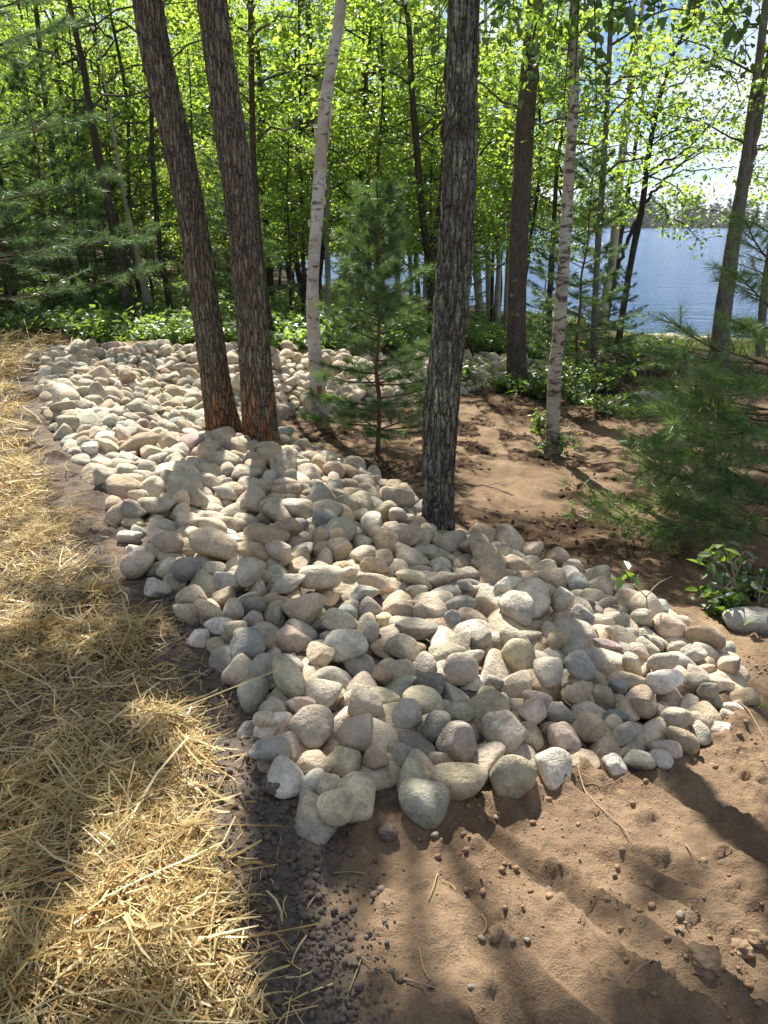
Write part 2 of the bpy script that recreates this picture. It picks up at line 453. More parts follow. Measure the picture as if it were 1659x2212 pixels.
RUT = np.array([.58, -.815]); RUTN = np.array([.815, .58])
def relief(x, y):
    """worked sand: tread ruts, lumps, prints; crumbly soil; thin litter"""
    so = soil_mask(x, y); fo = forest_mask(x, y)
    sand = (1 - so) * (1 - .6 * fo)
    r = np.hypot(x, y)
    near = sstep(9, 4, r); mid = sstep(26, 8, r)
    h = sand * mid * (.024 * fbm(x * 3.1, y * 3.1, oct=4, seed=61))
    lump = fbm(x * 11, y * 11, oct=4, seed=62)
    h += sand * near * (.007 * lump + .006 * np.abs(fbm(x * 26, y * 26, oct=3, seed=63)))
    clod = np.maximum(fbm(x * 13, y * 13, oct=4, seed=64) - .4, 0)
    h += sand * near * .035 * clod
    s = x * RUTN[0] + y * RUTN[1] + .035 * fbm(x * 1.6, y * 1.6, oct=2, seed=65); l = x * RUT[0] + y * RUT[1]
    saw = (s / .105) % 1.0
    rut = np.where(saw < .72, saw / .72, (1 - saw) / .28) - .5
    msk = sstep(-.25, .2, fbm(x * 1.3 + 4, y * 1.3, oct=2, seed=66)) * sstep(.05, .3, x) * sstep(2.35, 2.0, y)
    msk = np.maximum(msk, .9 * sstep(.25, .5, x) * sstep(1.85, 1.6, y)) * (.75 + .25 * fbm(x * 4, y * 4, oct=2, seed=70))
    h += sand * .048 * rut * msk
    # distant track ripples across the basin
    s2 = (x * .25 + y * .97) / .2 % 1.0
    m2 = sstep(.0, .4, fbm(x * .9, y * .9, oct=2, seed=67)) * sstep(5, 6, y) * sstep(10.4, 9, y)
    h += sand * .03 * (np.abs(s2 - .5) * 2 - .5) * m2 + (1 - so) * sstep(3.5, 5, y) * sstep(12, 10, y) * .02 * np.abs(fbm(x * 5, y * 5, oct=3, seed=68))
    # rim of sand pushed up against the toe of the stones
    dt = d_chain(T_W, x, y); h += sand * .022 * np.exp(-((dt - .07) / .055) ** 2) * (1 + .8 * fbm(x * 6, y * 6, oct=2, seed=69)) * sstep(-.2, .1, x)
    # two shoe prints
    for (u, v, rot, L_) in ((1308, 2040, 1.35, .15), (1605, 2110, -1.0, .15), (1322, 2052, 0, 0)):
        if not L_: continue
        c = ground_at(u, v)[:2]; ca, sa = math.cos(rot), math.sin(rot)
        a = ((x - c[0]) * ca + (y - c[1]) * sa) / L_; b = (-(x - c[0]) * sa + (y - c[1]) * ca) / (L_ * .38)
        e = a * a + b * b
        h -= .012 * sstep(1.05, .9, e); h += .007 * np.exp(-((e - 1.12) / .12) ** 2)
        h += .0035 * sstep(.9, .7, e) * (np.sin(a * 34) * np.sin(b * 14) > .25)
    h += so * mid * (.010 * fbm(x * 9, y * 9, oct=4, seed=71) + .012 * np.abs(fbm(x * 22, y * 22, oct=3, seed=72)))
    h += fo * mid * .03 * fbm(x * 2.3, y * 2.3, oct=4, seed=73)
    return h, so, fo

def ground_z(x, y):
    x = np.asarray(x, float); y = np.asarray(y, float)
    h, so, fo = relief(x, y)
    z = terrain_h(x, y)
    return z + np.where(z < WATER, 0, h)

gx = axis([(-3.0, -.35, .03), (-.35, 1.55, .0095), (1.55, 3.2, .03)], 1.07, -420, 900)
gy = axis([(.7, 1.1, .03), (1.1, 2.35, .0095), (2.35, 5.0, .025), (5.0, 13, .06)], 1.07, -14, 1500)
GX, GY = np.meshgrid(gx, gy)
hh, so_, fo_ = relief(GX, GY)
tz = terrain_h(GX, GY); GZ = tz + np.where(tz < WATER, 0, hh)
beach = np.where(GY < 200, sstep(1.3, .2, d_chain(SHORE, GX, GY)) * sstep(5, 8, GX), 0) * (GZ < -1.0)
gi = np.arange(GX.size).reshape(GX.shape)
gq = np.stack([gi[:-1, :-1], gi[:-1, 1:], gi[1:, 1:], gi[1:, :-1]], -1).reshape(-1, 4)
M = Mat('ground_soil_and_sand'); p = M.pos()
n1 = M.noise(2.2, p, 6, .65); n2 = M.noise(30, p, 5, .7); n3 = M.noise(180, p, 3, .7)
sand = M.mix(M.ramp(n1, [(.3, 0.0), (.7, 1.0)]), (.150, .103, .066), (.285, .200, .128))
sand = M.mix(.6, sand, M.ramp(n3, [(.3, .7), (.55, 1.0), (.75, 1.25)]), 'MULTIPLY'); sand = M.mix(.6, sand, M.ramp(n2, [(.3, .62), (.55, 1.0), (.75, 1.25)]), 'MULTIPLY')
soil = M.mix(M.ramp(n2, [(.3, 0.0), (.7, 1.0)]), (.088, .072, .060), (.185, .152, .126))
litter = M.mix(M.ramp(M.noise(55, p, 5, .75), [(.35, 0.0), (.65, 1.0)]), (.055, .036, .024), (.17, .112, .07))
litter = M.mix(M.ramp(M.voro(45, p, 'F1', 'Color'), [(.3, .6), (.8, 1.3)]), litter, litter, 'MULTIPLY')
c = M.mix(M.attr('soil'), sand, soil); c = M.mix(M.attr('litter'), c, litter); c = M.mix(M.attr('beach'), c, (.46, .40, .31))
h = M.math('ADD', n2, M.math('MULTIPLY', n3, .45))
ground_mat = M.pbr(c, .95, M.bump(h, .016, 1.0), .1)
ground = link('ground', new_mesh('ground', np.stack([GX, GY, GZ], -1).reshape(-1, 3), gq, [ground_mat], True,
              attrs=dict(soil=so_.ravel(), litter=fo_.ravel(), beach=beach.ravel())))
tag(ground, 'worked brown sand, dark soil and forest floor sloping down to the lake', None, None, 'structure')

# ------------------------------------------------------------------ lake
M = Mat('lake_water'); p = M.pos()
w1 = M.noise(1.6, M.scale(p, (1, 2.4, 1)), 5, .65); w2 = M.noise(.22, M.scale(p, (1, 3, 1)), 3, .6)
h = M.math('ADD', M.math('MULTIPLY', w1, .5), M.math('MULTIPLY', w2, 1.0))
b = M.node('BsdfPrincipled'); b.inputs['Base Color'].default_value = (.03, .10, .25, 1); b.inputs['Roughness'].default_value = .16; b.inputs['IOR'].default_value = 1.33
M.l.new(M.bump(h, 1.4, 1.0), b.inputs['Normal']); M.l.new(b.outputs[0], M.out.inputs[0])
lx = np.concatenate([-np.geomspace(400, 20, 12), np.linspace(-18, 60, 40), np.geomspace(64, 1100, 14)]); ly = np.concatenate([np.linspace(-6, 80, 50), np.geomspace(84, 640, 20)])
LX, LY = np.meshgrid(lx, ly); li_ = np.arange(LX.size).reshape(LX.shape)
lake = link('lake', new_mesh('lake', np.stack([LX, LY, np.full(LX.shape, WATER)], -1).reshape(-1, 3),
            np.stack([li_[:-1, :-1], li_[:-1, 1:], li_[1:, 1:], li_[1:, :-1]], -1).reshape(-1, 4), [M.m], True))
tag(lake, 'blue rippled lake beyond the trees', None, None, 'structure')
STONES = [
116,1805,12,96,20,-9,149,126,115,16,12,401,1950,-7,70,3,-1,140,140,97,2,18,227,1902,14,79,-6,7,173,130,112,5,11,-207,1730,16,28,3,-48,158,133,99,21,2,247,2064,21,47,-29,21,132,145,102,23,17,388,2126,22,68,15,-16,133,137,113,8,2,
-233,2070,89,65,0,0,136,116,89,13,1,-83,1797,34,63,-18,13,141,145,125,22,5,-291,1880,36,25,3,-2,113,121,83,25,13,-857,3567,95,51,11,-3,239,142,141,2,0,-126,1715,84,63,35,-22,115,104,78,2,5,-334,2314,98,67,-4,-8,140,144,123,20,3,
544,2015,-32,61,19,-17,123,114,103,13,6,-97,2050,75,64,0,-3,115,124,82,0,10,-153,2627,66,64,-19,9,156,121,97,2,6,604,3077,-12,-42,9,-48,213,172,145,9,2,-339,2921,57,34,-10,2,190,130,136,23,0,-294,3269,40,80,-6,3,208,147,135,7,1,
-71,2215,65,45,25,-30,139,113,88,23,1,541,2679,-35,41,22,-20,157,142,123,6,11,-214,2277,60,87,-5,-2,126,130,112,16,2,-129,1956,26,47,-7,3,118,106,82,8,3,291,2527,22,72,-9,7,123,123,99,2,1,354,2307,-63,14,-34,10,237,188,158,26,11,
-517,2553,95,52,26,-14,121,141,104,17,16,-461,2334,17,-44,46,-58,156,126,85,2,12,-9,1963,-15,-8,3,40,157,128,87,7,3,-374,2724,19,51,10,-11,150,114,109,29,7,-353,1975,74,86,-2,1,120,92,77,6,4,137,2306,27,12,-9,4,129,129,86,2,3,
606,2158,-29,66,25,-16,117,91,76,18,7,686,3223,-44,-13,-23,85,236,191,164,1,5,441,2642,-82,-24,43,-68,231,171,117,25,1,336,2062,-54,-29,-19,48,198,171,118,29,10,-636,3840,9,89,14,-9,238,119,139,16,8,624,2544,-10,30,18,-11,98,127,88,10,2,
1087,2575,-68,73,-16,8,156,96,101,28,13,79,2183,51,55,26,-20,95,104,67,17,2,1314,3158,-155,20,-21,-13,157,142,124,20,7,702,2236,-42,66,5,-3,116,112,87,22,8,651,2090,-66,41,2,-1,126,84,81,13,0,1451,3067,-157,-36,-5,-36,186,156,105,25,8,
-522,2470,17,-43,-17,-85,194,138,120,22,5,495,2509,-54,67,-3,3,129,112,89,0,5,763,2581,-10,44,17,-16,134,100,94,25,4,-21,3283,4,67,13,-3,214,100,99,9,0,82,2711,-13,50,37,-25,150,114,98,3,1,-320,2020,16,-19,45,-86,175,139,97,27,7,
-1198,3384,69,77,-33,22,156,119,107,2,7,138,2889,-16,55,-3,-6,180,87,85,17,9,839,3040,-136,5,-4,-71,265,212,183,0,2,-618,3223,98,47,-17,12,136,136,112,11,1,-18,2098,-18,-42,10,-90,215,158,124,2,5,209,3045,-9,48,16,-14,148,131,110,3,5,
-431,2430,71,43,18,-14,121,121,98,24,2,179,2143,29,49,-19,13,106,106,82,22,9,-218,1958,21,35,18,-10,105,98,75,3,0,760,2221,-104,-23,-29,83,147,127,129,15,0,-1580,4458,82,3,21,8,231,181,107,5,8,1284,3337,-143,18,19,88,180,147,133,16,5,
-548,4448,-54,-3,1,-95,256,193,148,10,1,9,3943,-50,-6,15,91,208,150,145,10,8,903,2790,-133,4,3,99,206,163,151,5,5,1055,2253,-101,53,-10,7,99,108,85,1,8,853,2099,-81,73,22,-7,107,94,70,16,12,-90,2601,-28,-2,1,92,168,115,98,10,2,
-759,5577,-99,26,-44,-66,319,254,204,28,1,-184,2841,44,28,9,12,143,96,93,25,5,551,3625,-115,44,8,-74,185,150,118,26,0,1056,2335,-87,65,6,-5,107,111,93,15,1,-1261,4593,55,18,38,13,220,211,147,3,1,388,4118,-127,-56,-19,42,214,153,157,7,1,
488,2177,-49,50,15,-19,104,121,97,17,11,460,2068,-69,15,-7,82,152,130,102,22,2,-913,3243,101,65,-5,15,137,108,82,24,16,779,4327,-214,-21,-2,-72,254,185,185,11,10,522,2290,-21,18,19,-13,94,117,91,29,7,-1816,5510,63,6,-36,-79,274,213,152,1,8,
58,3080,-26,70,1,0,146,108,103,12,0,871,3653,-150,12,-9,-71,188,161,136,12,0,-566,2597,15,-6,-9,96,236,189,128,21,9,-1334,4211,49,88,12,4,219,129,113,16,1,101,2090,-31,40,7,91,147,127,129,1,9,-195,2466,5,61,-4,9,157,110,110,6,2,
-1096,3611,78,46,0,-1,163,117,113,26,0,634,2342,-63,24,-10,11,96,92,73,6,2,-242,2577,52,34,3,-3,108,98,69,14,0,140,3772,-80,-72,28,-26,200,143,143,3,1,723,2441,-38,35,-9,7,119,76,76,19,0,955,2394,-89,80,-12,1,109,133,83,16,8,
56,2042,-6,43,-5,5,78,102,75,14,2,266,2718,-67,53,12,1,162,139,87,10,1,-238,3744,-30,62,7,-5,127,150,92,23,0,1428,2634,-196,-20,12,97,149,129,88,7,8,-847,3223,7,10,0,-51,249,190,158,21,3,168,2420,10,74,-25,14,128,99,94,8,9,
3,2230,-25,19,6,-21,231,192,157,0,11,588,2578,-95,-27,-2,-35,186,152,126,0,8,981,2322,-127,-39,-15,62,143,116,103,1,5,105,1913,-28,23,-1,93,161,130,121,26,3,868,2300,-116,-21,-9,72,191,145,107,21,1,842,2232,-60,74,-8,6,107,67,66,11,2,
971,2216,-118,26,5,-11,114,70,73,10,10,102,5025,-191,-55,6,25,225,185,163,4,1,759,2077,-78,66,18,-12,80,71,63,18,13,-1426,4522,74,4,7,66,217,155,121,21,5,253,2379,-21,39,-25,12,101,133,86,28,1,-166,3370,-53,0,-6,-28,283,228,145,21,1,
263,2285,-11,64,12,-11,108,77,69,22,12,-477,2956,19,32,-12,8,99,126,76,8,1,-25,1959,53,65,5,-3,83,71,65,28,8,-670,3580,35,67,2,-3,169,108,95,26,8,-369,2134,16,59,-28,55,171,120,105,26,13,-251,4066,-30,4,-13,66,186,175,118,21,12,
-734,2885,60,64,-11,19,103,135,95,20,0,-722,3173,73,69,1,0,141,100,81,28,2,824,2480,-88,60,9,-13,83,102,62,26,3,78,2461,-39,15,-3,-99,173,149,91,0,2,-446,3200,34,29,-12,6,183,94,100,29,2,151,3430,-30,77,6,-11,188,84,91,6,3,
-160,1817,45,64,45,-30,113,75,73,18,5,778,2385,-109,22,18,94,174,148,91,18,1,-1043,3165,45,63,-8,-4,117,99,90,28,6,-844,2930,39,26,-21,28,81,130,86,7,0,112,4031,-67,-22,12,97,207,178,113,4,0,158,2587,-22,16,-24,12,104,104,91,10,2,
69,2547,-14,57,26,-11,142,103,84,11,1,1148,2752,-86,41,-14,12,137,63,64,25,1,298,3442,-56,61,0,9,153,98,91,16,1,-215,1873,11,28,-47,-64,148,99,72,21,4,-75,2855,-12,37,5,-6,102,107,80,0,1,570,2959,-104,29,-1,-37,251,179,129,2,11,
-532,3540,58,74,1,-1,130,110,94,8,1,1,2336,8,66,-27,14,114,91,86,20,3,-143,2046,-3,11,-4,57,156,128,114,27,8,825,3179,-31,58,9,-6,95,119,92,5,2,-623,4303,-41,-44,2,-80,184,169,115,2,3,1226,2458,-160,1,5,-94,168,132,120,0,0,
-1181,6091,-125,-44,19,4,267,200,179,9,0,-2901,6959,135,-9,8,-40,289,226,169,2,5,399,2797,-11,66,-27,9,107,85,80,14,9,964,2606,-102,45,5,-5,156,85,89,5,0,-424,4605,-34,11,-21,-81,240,178,180,16,2,-5,2470,10,73,-4,1,81,114,77,16,8,
-834,3035,58,67,-21,8,135,113,106,26,0,1050,2978,-110,59,24,-16,169,85,92,13,5,-502,2654,83,81,-18,14,127,143,106,1,3,-1188,5477,-33,-8,3,87,259,209,131,24,1,-959,5181,-57,0,-12,48,243,202,147,19,1,-80,2427,-23,15,30,-61,159,126,122,10,5,
-1419,4064,89,62,12,-15,138,102,81,9,9,-373,2209,36,74,30,-19,96,114,91,16,1,1356,2683,-167,64,1,-10,146,83,94,15,5,-270,2213,49,70,32,-22,131,101,97,3,7,561,2825,-53,22,20,-12,181,96,105,1,2,1248,2635,-116,80,20,-11,123,113,89,6,2,
1208,3222,-161,-35,16,89,151,138,107,1,12,733,2865,-57,28,-6,-92,109,100,82,5,11,-1380,4890,25,-13,29,-95,275,204,181,27,5,823,2746,-91,53,7,-6,127,127,91,10,2,722,3829,-151,2,-18,95,151,115,106,22,0,243,2862,-70,25,16,78,225,161,149,1,5,
-40,3509,-9,62,21,-10,156,92,81,3,8,-56,3087,-50,22,29,62,156,153,125,15,2,-746,2706,33,58,38,-32,77,97,65,18,13,-99,3124,33,40,-19,14,146,76,85,28,4,-661,2945,36,22,-20,13,103,103,81,0,1,378,3071,-90,-8,-46,-54,189,157,135,17,0,
-581,3015,33,54,-7,4,129,90,94,26,9,892,3062,-47,33,22,-29,109,80,78,21,4,-71,4288,-87,-1,21,-53,183,153,109,1,6,1148,2321,-131,26,7,-5,73,86,62,25,2,932,2140,-96,46,2,-1,90,64,66,13,6,-557,3964,6,73,-5,12,207,111,104,21,8,
349,2518,-69,-27,16,-94,122,120,104,9,13,601,3351,-39,-23,38,58,149,126,105,13,13,343,3138,-35,38,-11,6,146,87,98,26,2,-808,4416,-9,42,38,-23,157,129,108,11,1,120,2004,-15,43,-16,10,85,109,67,6,1,1459,2808,-146,-38,23,48,112,93,84,27,0,
1340,2895,-147,71,0,0,106,78,67,18,2,-866,4068,-13,77,0,-3,176,125,112,7,0,383,4830,-279,-21,-2,63,189,144,131,1,1,1013,2711,-88,58,38,-27,125,73,70,7,5,-727,3129,3,-36,-16,66,163,132,103,27,11,239,3925,-122,-15,-1,-92,176,165,119,27,2,
561,2377,-19,64,-21,15,84,107,72,1,14,1127,2595,-152,24,-2,63,133,96,98,27,7,1183,2719,-166,-17,-45,86,202,156,138,1,7,477,3207,-88,39,11,0,147,94,83,25,8,-365,4224,-47,-51,-32,-49,161,125,90,0,4,-1099,4017,23,59,19,-14,158,130,124,23,5,
630,4429,-241,24,-12,90,208,194,166,18,0,1017,3632,-162,50,27,-20,114,114,90,17,4,546,3898,-100,18,-2,91,154,137,129,27,0,-679,2786,48,81,0,0,116,68,74,17,13,1417,2768,-201,1,10,97,186,137,94,14,11,1135,3679,-233,-74,0,-35,148,141,119,0,0,
525,4086,-136,-10,3,43,212,142,147,14,0,1055,4139,-275,-27,-42,-86,201,144,118,0,0,380,2953,-86,17,-22,-93,175,142,142,26,6,3,2752,-42,3,17,65,134,122,74,3,8,-1503,4130,18,19,-15,-94,232,171,154,25,0,890,2375,-77,7,-5,16,65,107,68,27,0,
-276,2531,-8,-2,22,-81,176,120,91,3,0,-1528,5927,-40,1,-22,45,212,171,147,25,14,-390,2109,90,67,-31,18,61,67,49,6,5,1282,3541,-210,25,6,22,188,145,104,9,0,1227,2360,-141,55,-6,5,85,61,57,8,13,-2433,6167,58,-24,46,-63,235,188,127,5,6,
184,2048,-27,52,9,-12,87,62,56,19,1,-1355,3788,35,56,-8,7,130,82,77,7,6,-453,2139,18,30,0,1,67,67,45,27,4,-353,2828,-13,15,15,90,150,127,117,5,2,-1140,4423,29,40,14,-9,149,110,94,25,1,32,2898,-51,11,-10,43,164,135,86,11,1,
1,4653,-152,26,-34,-38,207,165,126,22,3,-353,4352,-22,2,-26,96,183,166,103,28,1,1256,2543,-98,64,-22,15,80,70,52,8,9,-111,3638,3,51,18,-14,109,109,89,0,5,810,2870,-125,-34,36,-55,172,168,150,0,2,-1231,4003,-3,-36,23,-74,191,133,105,6,6,
-561,5442,-157,46,-5,-20,234,181,131,28,10,1081,3169,-133,44,2,-1,104,92,78,10,2,-952,3946,26,37,16,-8,170,113,118,26,0,-926,9314,-472,35,18,-14,261,211,166,15,3,-157,4718,-154,1,-44,69,211,188,160,0,3,314,2780,-17,10,6,-9,79,105,66,27,1,
-1809,4751,77,-17,-34,82,168,140,119,3,1,1160,3813,-226,24,-5,-91,180,129,129,15,3,-1709,5852,-9,21,61,41,197,199,154,3,0,-989,3277,16,1,-24,-32,139,115,95,22,1,1308,2451,-152,64,5,-2,87,72,64,1,1,210,3227,-80,-23,-25,94,237,174,129,7,1,
1355,2532,-175,47,2,0,119,60,62,6,13,-1218,4330,47,-38,-28,-25,166,139,101,20,0,-443,3545,-40,37,2,-92,130,122,85,29,0,-389,5741,-216,11,48,-87,171,150,144,2,0,-242,4628,-97,-29,5,84,213,163,153,23,11,945,2844,-65,24,-1,-21,119,65,60,13,14,
1075,2824,-92,35,21,-23,108,86,74,11,10,-854,5737,-91,-17,22,-87,245,244,159,7,11,-1165,4760,4,24,-43,-60,184,154,146,26,1,531,3395,-133,8,27,92,179,124,118,17,2,-654,4930,-115,-3,-9,-89,192,144,125,6,0,578,3787,-116,-5,8,-85,182,165,103,21,0,
-2023,5424,74,-35,4,-24,159,150,127,19,11,1000,2534,-135,22,17,62,144,124,102,3,0,-1883,4913,6,8,18,96,293,223,154,18,0,853,2619,-121,-15,-45,-86,133,89,89,10,0,892,2511,-54,54,7,-6,68,63,57,21,16,729,2607,-109,-40,-21,-33,183,155,135,21,1,
-2545,6064,93,21,49,52,188,160,158,17,3,-1019,3327,66,52,-30,16,134,91,94,26,5,1183,2531,-149,22,-10,10,85,73,55,12,13,-981,7108,-292,-20,0,46,244,236,175,26,4,890,4238,-240,-13,-45,-8,164,147,98,1,5,-1064,3663,3,35,23,-84,200,177,147,18,5,
806,2286,-70,37,18,-8,67,90,60,22,1,-557,3584,-34,4,-4,-95,184,134,111,6,1,-1728,9285,-246,26,-1,93,266,212,189,22,5,-593,2688,86,79,13,-14,103,108,78,21,1,162,3350,-82,-2,4,83,134,118,111,15,1,98,4526,-139,10,47,59,203,157,106,26,10,
1144,2988,-177,42,-17,-39,149,114,86,29,1,-2783,6557,107,-18,-23,-91,196,177,133,15,3,-765,3536,-14,26,-12,-82,140,113,80,7,5,-346,2319,7,1,8,-63,216,169,102,18,1,428,3637,-116,62,-9,9,132,81,75,26,1,222,2972,-72,-2,-7,100,172,131,115,2,8,
-930,4351,-68,25,-10,42,219,146,103,26,1,-837,4573,-33,42,0,-11,184,155,136,12,1,-1384,5687,-64,9,-20,-4,192,177,133,7,0,-584,3228,-13,33,47,61,186,130,87,15,7,-243,6029,-280,-48,44,-60,228,214,188,0,1,1000,3117,-115,61,11,-10,123,76,66,24,5,
-1209,5081,-14,-28,23,18,160,146,117,5,1,-809,3308,67,-4,24,-16,96,120,72,10,1,-557,2856,36,44,-29,20,102,75,73,21,2,-1011,4598,-5,19,26,-21,163,106,100,29,2,-154,2218,-8,13,-23,-86,138,127,75,6,7,-2805,8367,47,44,25,-11,186,194,137,18,8,
1047,3474,-162,33,6,44,135,102,83,13,3,-2138,5230,16,10,-6,-5,164,139,84,6,2,-1184,3629,15,-10,-15,93,166,133,114,1,1,-16,3605,-20,53,-12,3,123,112,87,13,8,-3213,8622,-2,-53,-10,-15,250,192,164,0,5,-2837,7530,25,-57,45,21,217,145,140,12,1,
-891,4795,-29,-38,14,-37,218,185,139,8,1,-1410,4038,14,-32,4,6,128,106,98,7,11,219,2570,-57,-36,-26,-13,145,128,114,22,2,420,2523,-54,56,2,-1,78,78,65,5,9,-1692,5361,38,-7,2,-39,199,145,123,22,0,-1679,4761,73,61,3,18,158,148,108,18,3,
-1001,4700,-20,26,-21,27,166,146,95,2,11,-675,2687,22,34,2,-2,81,71,51,26,0,138,2207,-38,-26,-15,10,181,118,115,6,5,-1393,6439,-144,22,18,27,248,221,142,27,1,-961,5482,-113,-11,45,-77,235,168,121,22,8,-253,3207,-38,39,7,9,92,77,66,29,0,
-1125,5160,-34,24,-9,34,154,103,85,0,1,747,2497,-108,1,-47,52,156,135,91,12,3,1289,2580,-174,-3,33,18,143,109,96,11,4,-2556,5965,16,8,-31,-60,191,155,146,27,2,304,3831,-158,30,-17,54,130,128,109,25,6,223,4146,-112,-5,2,-63,175,140,88,25,11,
-239,4392,-63,23,-19,-32,177,134,89,1,8,-333,3832,21,63,10,-8,84,99,72,5,8,-121,4017,-95,0,-26,-76,157,123,107,11,6,218,4475,-179,5,-31,-94,158,137,125,10,8,-446,3676,-52,26,27,-85,165,119,85,22,0,1008,3035,-160,-9,-21,96,170,148,122,0,0,
-2019,5740,51,-48,16,-85,194,158,142,10,7,-2345,6391,9,-21,3,92,200,172,126,2,6,498,2872,-95,3,-25,77,155,122,87,8,2,751,3623,-134,10,17,58,161,137,97,9,8,-2321,7085,-36,21,27,52,212,182,161,23,2,-1792,7397,-192,-5,3,-34,257,223,140,2,2,
-1457,4301,86,-33,-3,-78,116,113,95,21,0,237,5066,-301,-23,62,75,194,125,129,4,2,-331,3833,-81,-27,25,86,180,147,125,7,0,1432,2976,-180,28,2,-5,113,73,63,1,2,-1205,4245,-25,35,-35,-82,164,145,97,6,5,299,2984,-13,39,21,-15,73,67,59,4,16,
898,3791,-167,-17,-3,-98,183,153,115,28,5,-651,9936,-379,33,7,82,236,210,163,10,2,537,3128,-107,41,23,63,196,134,94,20,5,-2716,7727,-56,25,34,90,218,202,151,0,5,494,2354,-56,53,16,-11,105,91,66,23,5,-2011,10146,-62,-9,24,-83,263,246,185,18,5,
830,2339,-69,36,-31,18,87,60,54,6,16,-327,2083,47,60,-4,-5,49,91,53,12,19,1149,2384,-120,48,40,-28,99,66,62,27,7,376,2434,-41,23,-19,13,85,80,62,17,3,-1624,4350,16,11,10,91,163,148,119,1,0,848,3171,-150,41,5,52,207,177,123,6,7,
-312,3674,-65,-13,-47,60,133,114,78,6,5,713,2791,-91,35,9,-5,101,90,78,13,2,-517,3133,-13,31,20,65,111,106,89,20,0,-60,2967,-45,14,3,52,140,106,96,16,5,636,3048,-113,18,-47,-8,176,125,127,9,3,-2274,5913,40,-4,-8,51,198,156,124,9,0,
1,3018,-48,30,32,-22,90,73,68,29,15,423,3825,-173,-3,34,-44,154,120,88,1,0,-1053,3546,8,-27,1,-96,164,130,88,15,1,392,3426,-72,69,-13,7,91,70,62,6,4,-252,2108,6,10,5,2,151,154,114,25,7,-815,4297,-77,-19,9,44,158,127,108,15,1,
577,2260,-68,64,-29,19,85,67,56,27,0,1308,3008,-180,76,-26,22,86,69,64,2,1,-672,5072,-103,-24,2,-8,226,157,109,1,7,-480,3278,-23,15,-9,-37,188,151,137,24,2,739,2966,-121,58,-23,76,159,125,93,28,1,659,2877,-110,11,-23,-84,156,113,111,29,0,
-1048,4415,-60,-32,-47,-57,139,127,92,6,1,-294,5878,-255,-20,22,-14,173,145,100,0,8,-1011,4219,-46,-2,16,47,226,161,122,21,5,-1621,5206,23,29,4,-84,200,147,100,9,2,348,2674,-41,20,-50,28,122,87,71,6,2,294,3312,-72,50,-8,9,148,94,94,26,2,
-287,2927,-23,-11,18,93,125,94,69,21,2,-185,2342,-9,53,16,30,117,106,90,12,5,-2126,5380,71,-26,-6,-96,120,105,95,15,6,-2380,9455,-149,13,0,98,207,184,158,0,0,-266,3922,-51,33,22,-41,145,131,91,15,0,612,2883,-54,71,1,9,123,67,63,5,1,
-525,3433,-26,-12,-47,85,123,110,80,20,2,-441,3007,-13,24,22,-48,192,139,122,16,8,-519,5911,-207,19,19,68,150,140,128,5,8,-1246,8857,-464,4,-11,48,255,182,119,0,10,876,2513,-121,-20,5,88,137,98,86,10,3,-806,5120,-96,47,5,-84,163,115,104,2,6,
-2476,10051,-44,-36,12,-24,250,203,167,8,5,-759,6775,-304,-54,-6,-13,162,136,121,0,3,1502,2845,-223,1,-12,82,125,119,93,25,0,-503,3942,-73,17,-3,-86,131,110,90,11,1,-1162,3735,48,28,18,-7,168,114,121,14,7,-1587,4897,46,14,47,75,174,144,117,6,2,
935,3270,-118,26,28,-33,115,103,87,26,5,-2090,10362,17,34,17,21,244,165,160,5,10,-1095,3436,17,17,39,-82,138,94,78,20,2,-450,3831,-67,-12,-29,-48,176,132,91,24,13,-1693,6943,-173,46,-43,-55,242,180,128,16,2,-402,3174,-24,-48,25,-42,129,100,73,2,0,
-1510,8316,-352,14,10,-29,258,190,150,16,2,1094,3391,-153,48,1,-1,88,51,55,12,9,-3645,9859,28,-15,-52,-64,249,213,148,15,2,-1786,4953,74,17,3,77,165,150,105,1,1,49,3691,-107,-21,-3,-41,179,120,114,18,1,817,3913,-193,15,-19,-60,151,122,115,10,5,
1577,3147,-265,9,-5,-96,152,108,81,16,2,431,3454,-126,-12,-19,-89,134,109,74,6,1,1242,3142,-206,-11,-41,-90,143,115,109,8,6,-164,3011,-14,41,-8,9,95,89,79,26,4,1072,3961,-245,18,-29,92,138,104,109,27,8,-846,10592,-185,17,-12,-95,246,215,167,15,0,
-695,4432,-29,-75,-22,-26,160,120,106,5,1,-3104,10353,62,52,6,-42,199,196,150,17,2,-2325,8385,-174,6,54,-24,225,200,142,7,11,-2789,7255,-13,-41,4,4,194,179,159,22,2,-369,2534,18,31,18,-6,140,116,85,17,4,1061,2901,-158,7,53,78,154,122,82,10,2,
-726,4362,-95,-39,-3,-83,158,108,81,12,1,-519,9562,-497,-55,34,-16,212,178,148,7,8,1526,2968,-239,19,-17,41,143,125,89,25,5,-154,4429,-99,-34,27,89,149,129,86,10,0,88,4257,-107,21,28,68,157,114,107,13,2,-693,5192,-100,16,-35,-89,169,134,94,6,2,
-1163,6971,-272,-23,-22,66,166,120,111,6,2,-166,3376,24,54,-8,5,82,51,55,10,5,-902,3512,-3,-22,33,-71,129,118,82,11,2,168,5323,-285,38,19,-22,212,170,132,7,0,-101,2319,11,82,-3,7,110,128,84,6,1,-234,5395,-211,19,-5,85,160,111,106,24,0,
-2122,8530,-242,-23,0,44,233,170,152,15,2,575,2154,-84,2,1,-72,128,93,64,23,5,672,3973,-164,11,11,43,167,136,100,3,3,-1396,5889,-68,24,-31,-81,209,154,130,17,1,-2052,9170,-243,9,-58,65,197,153,144,5,11,1051,2773,-150,-4,-20,38,147,108,79,25,0,
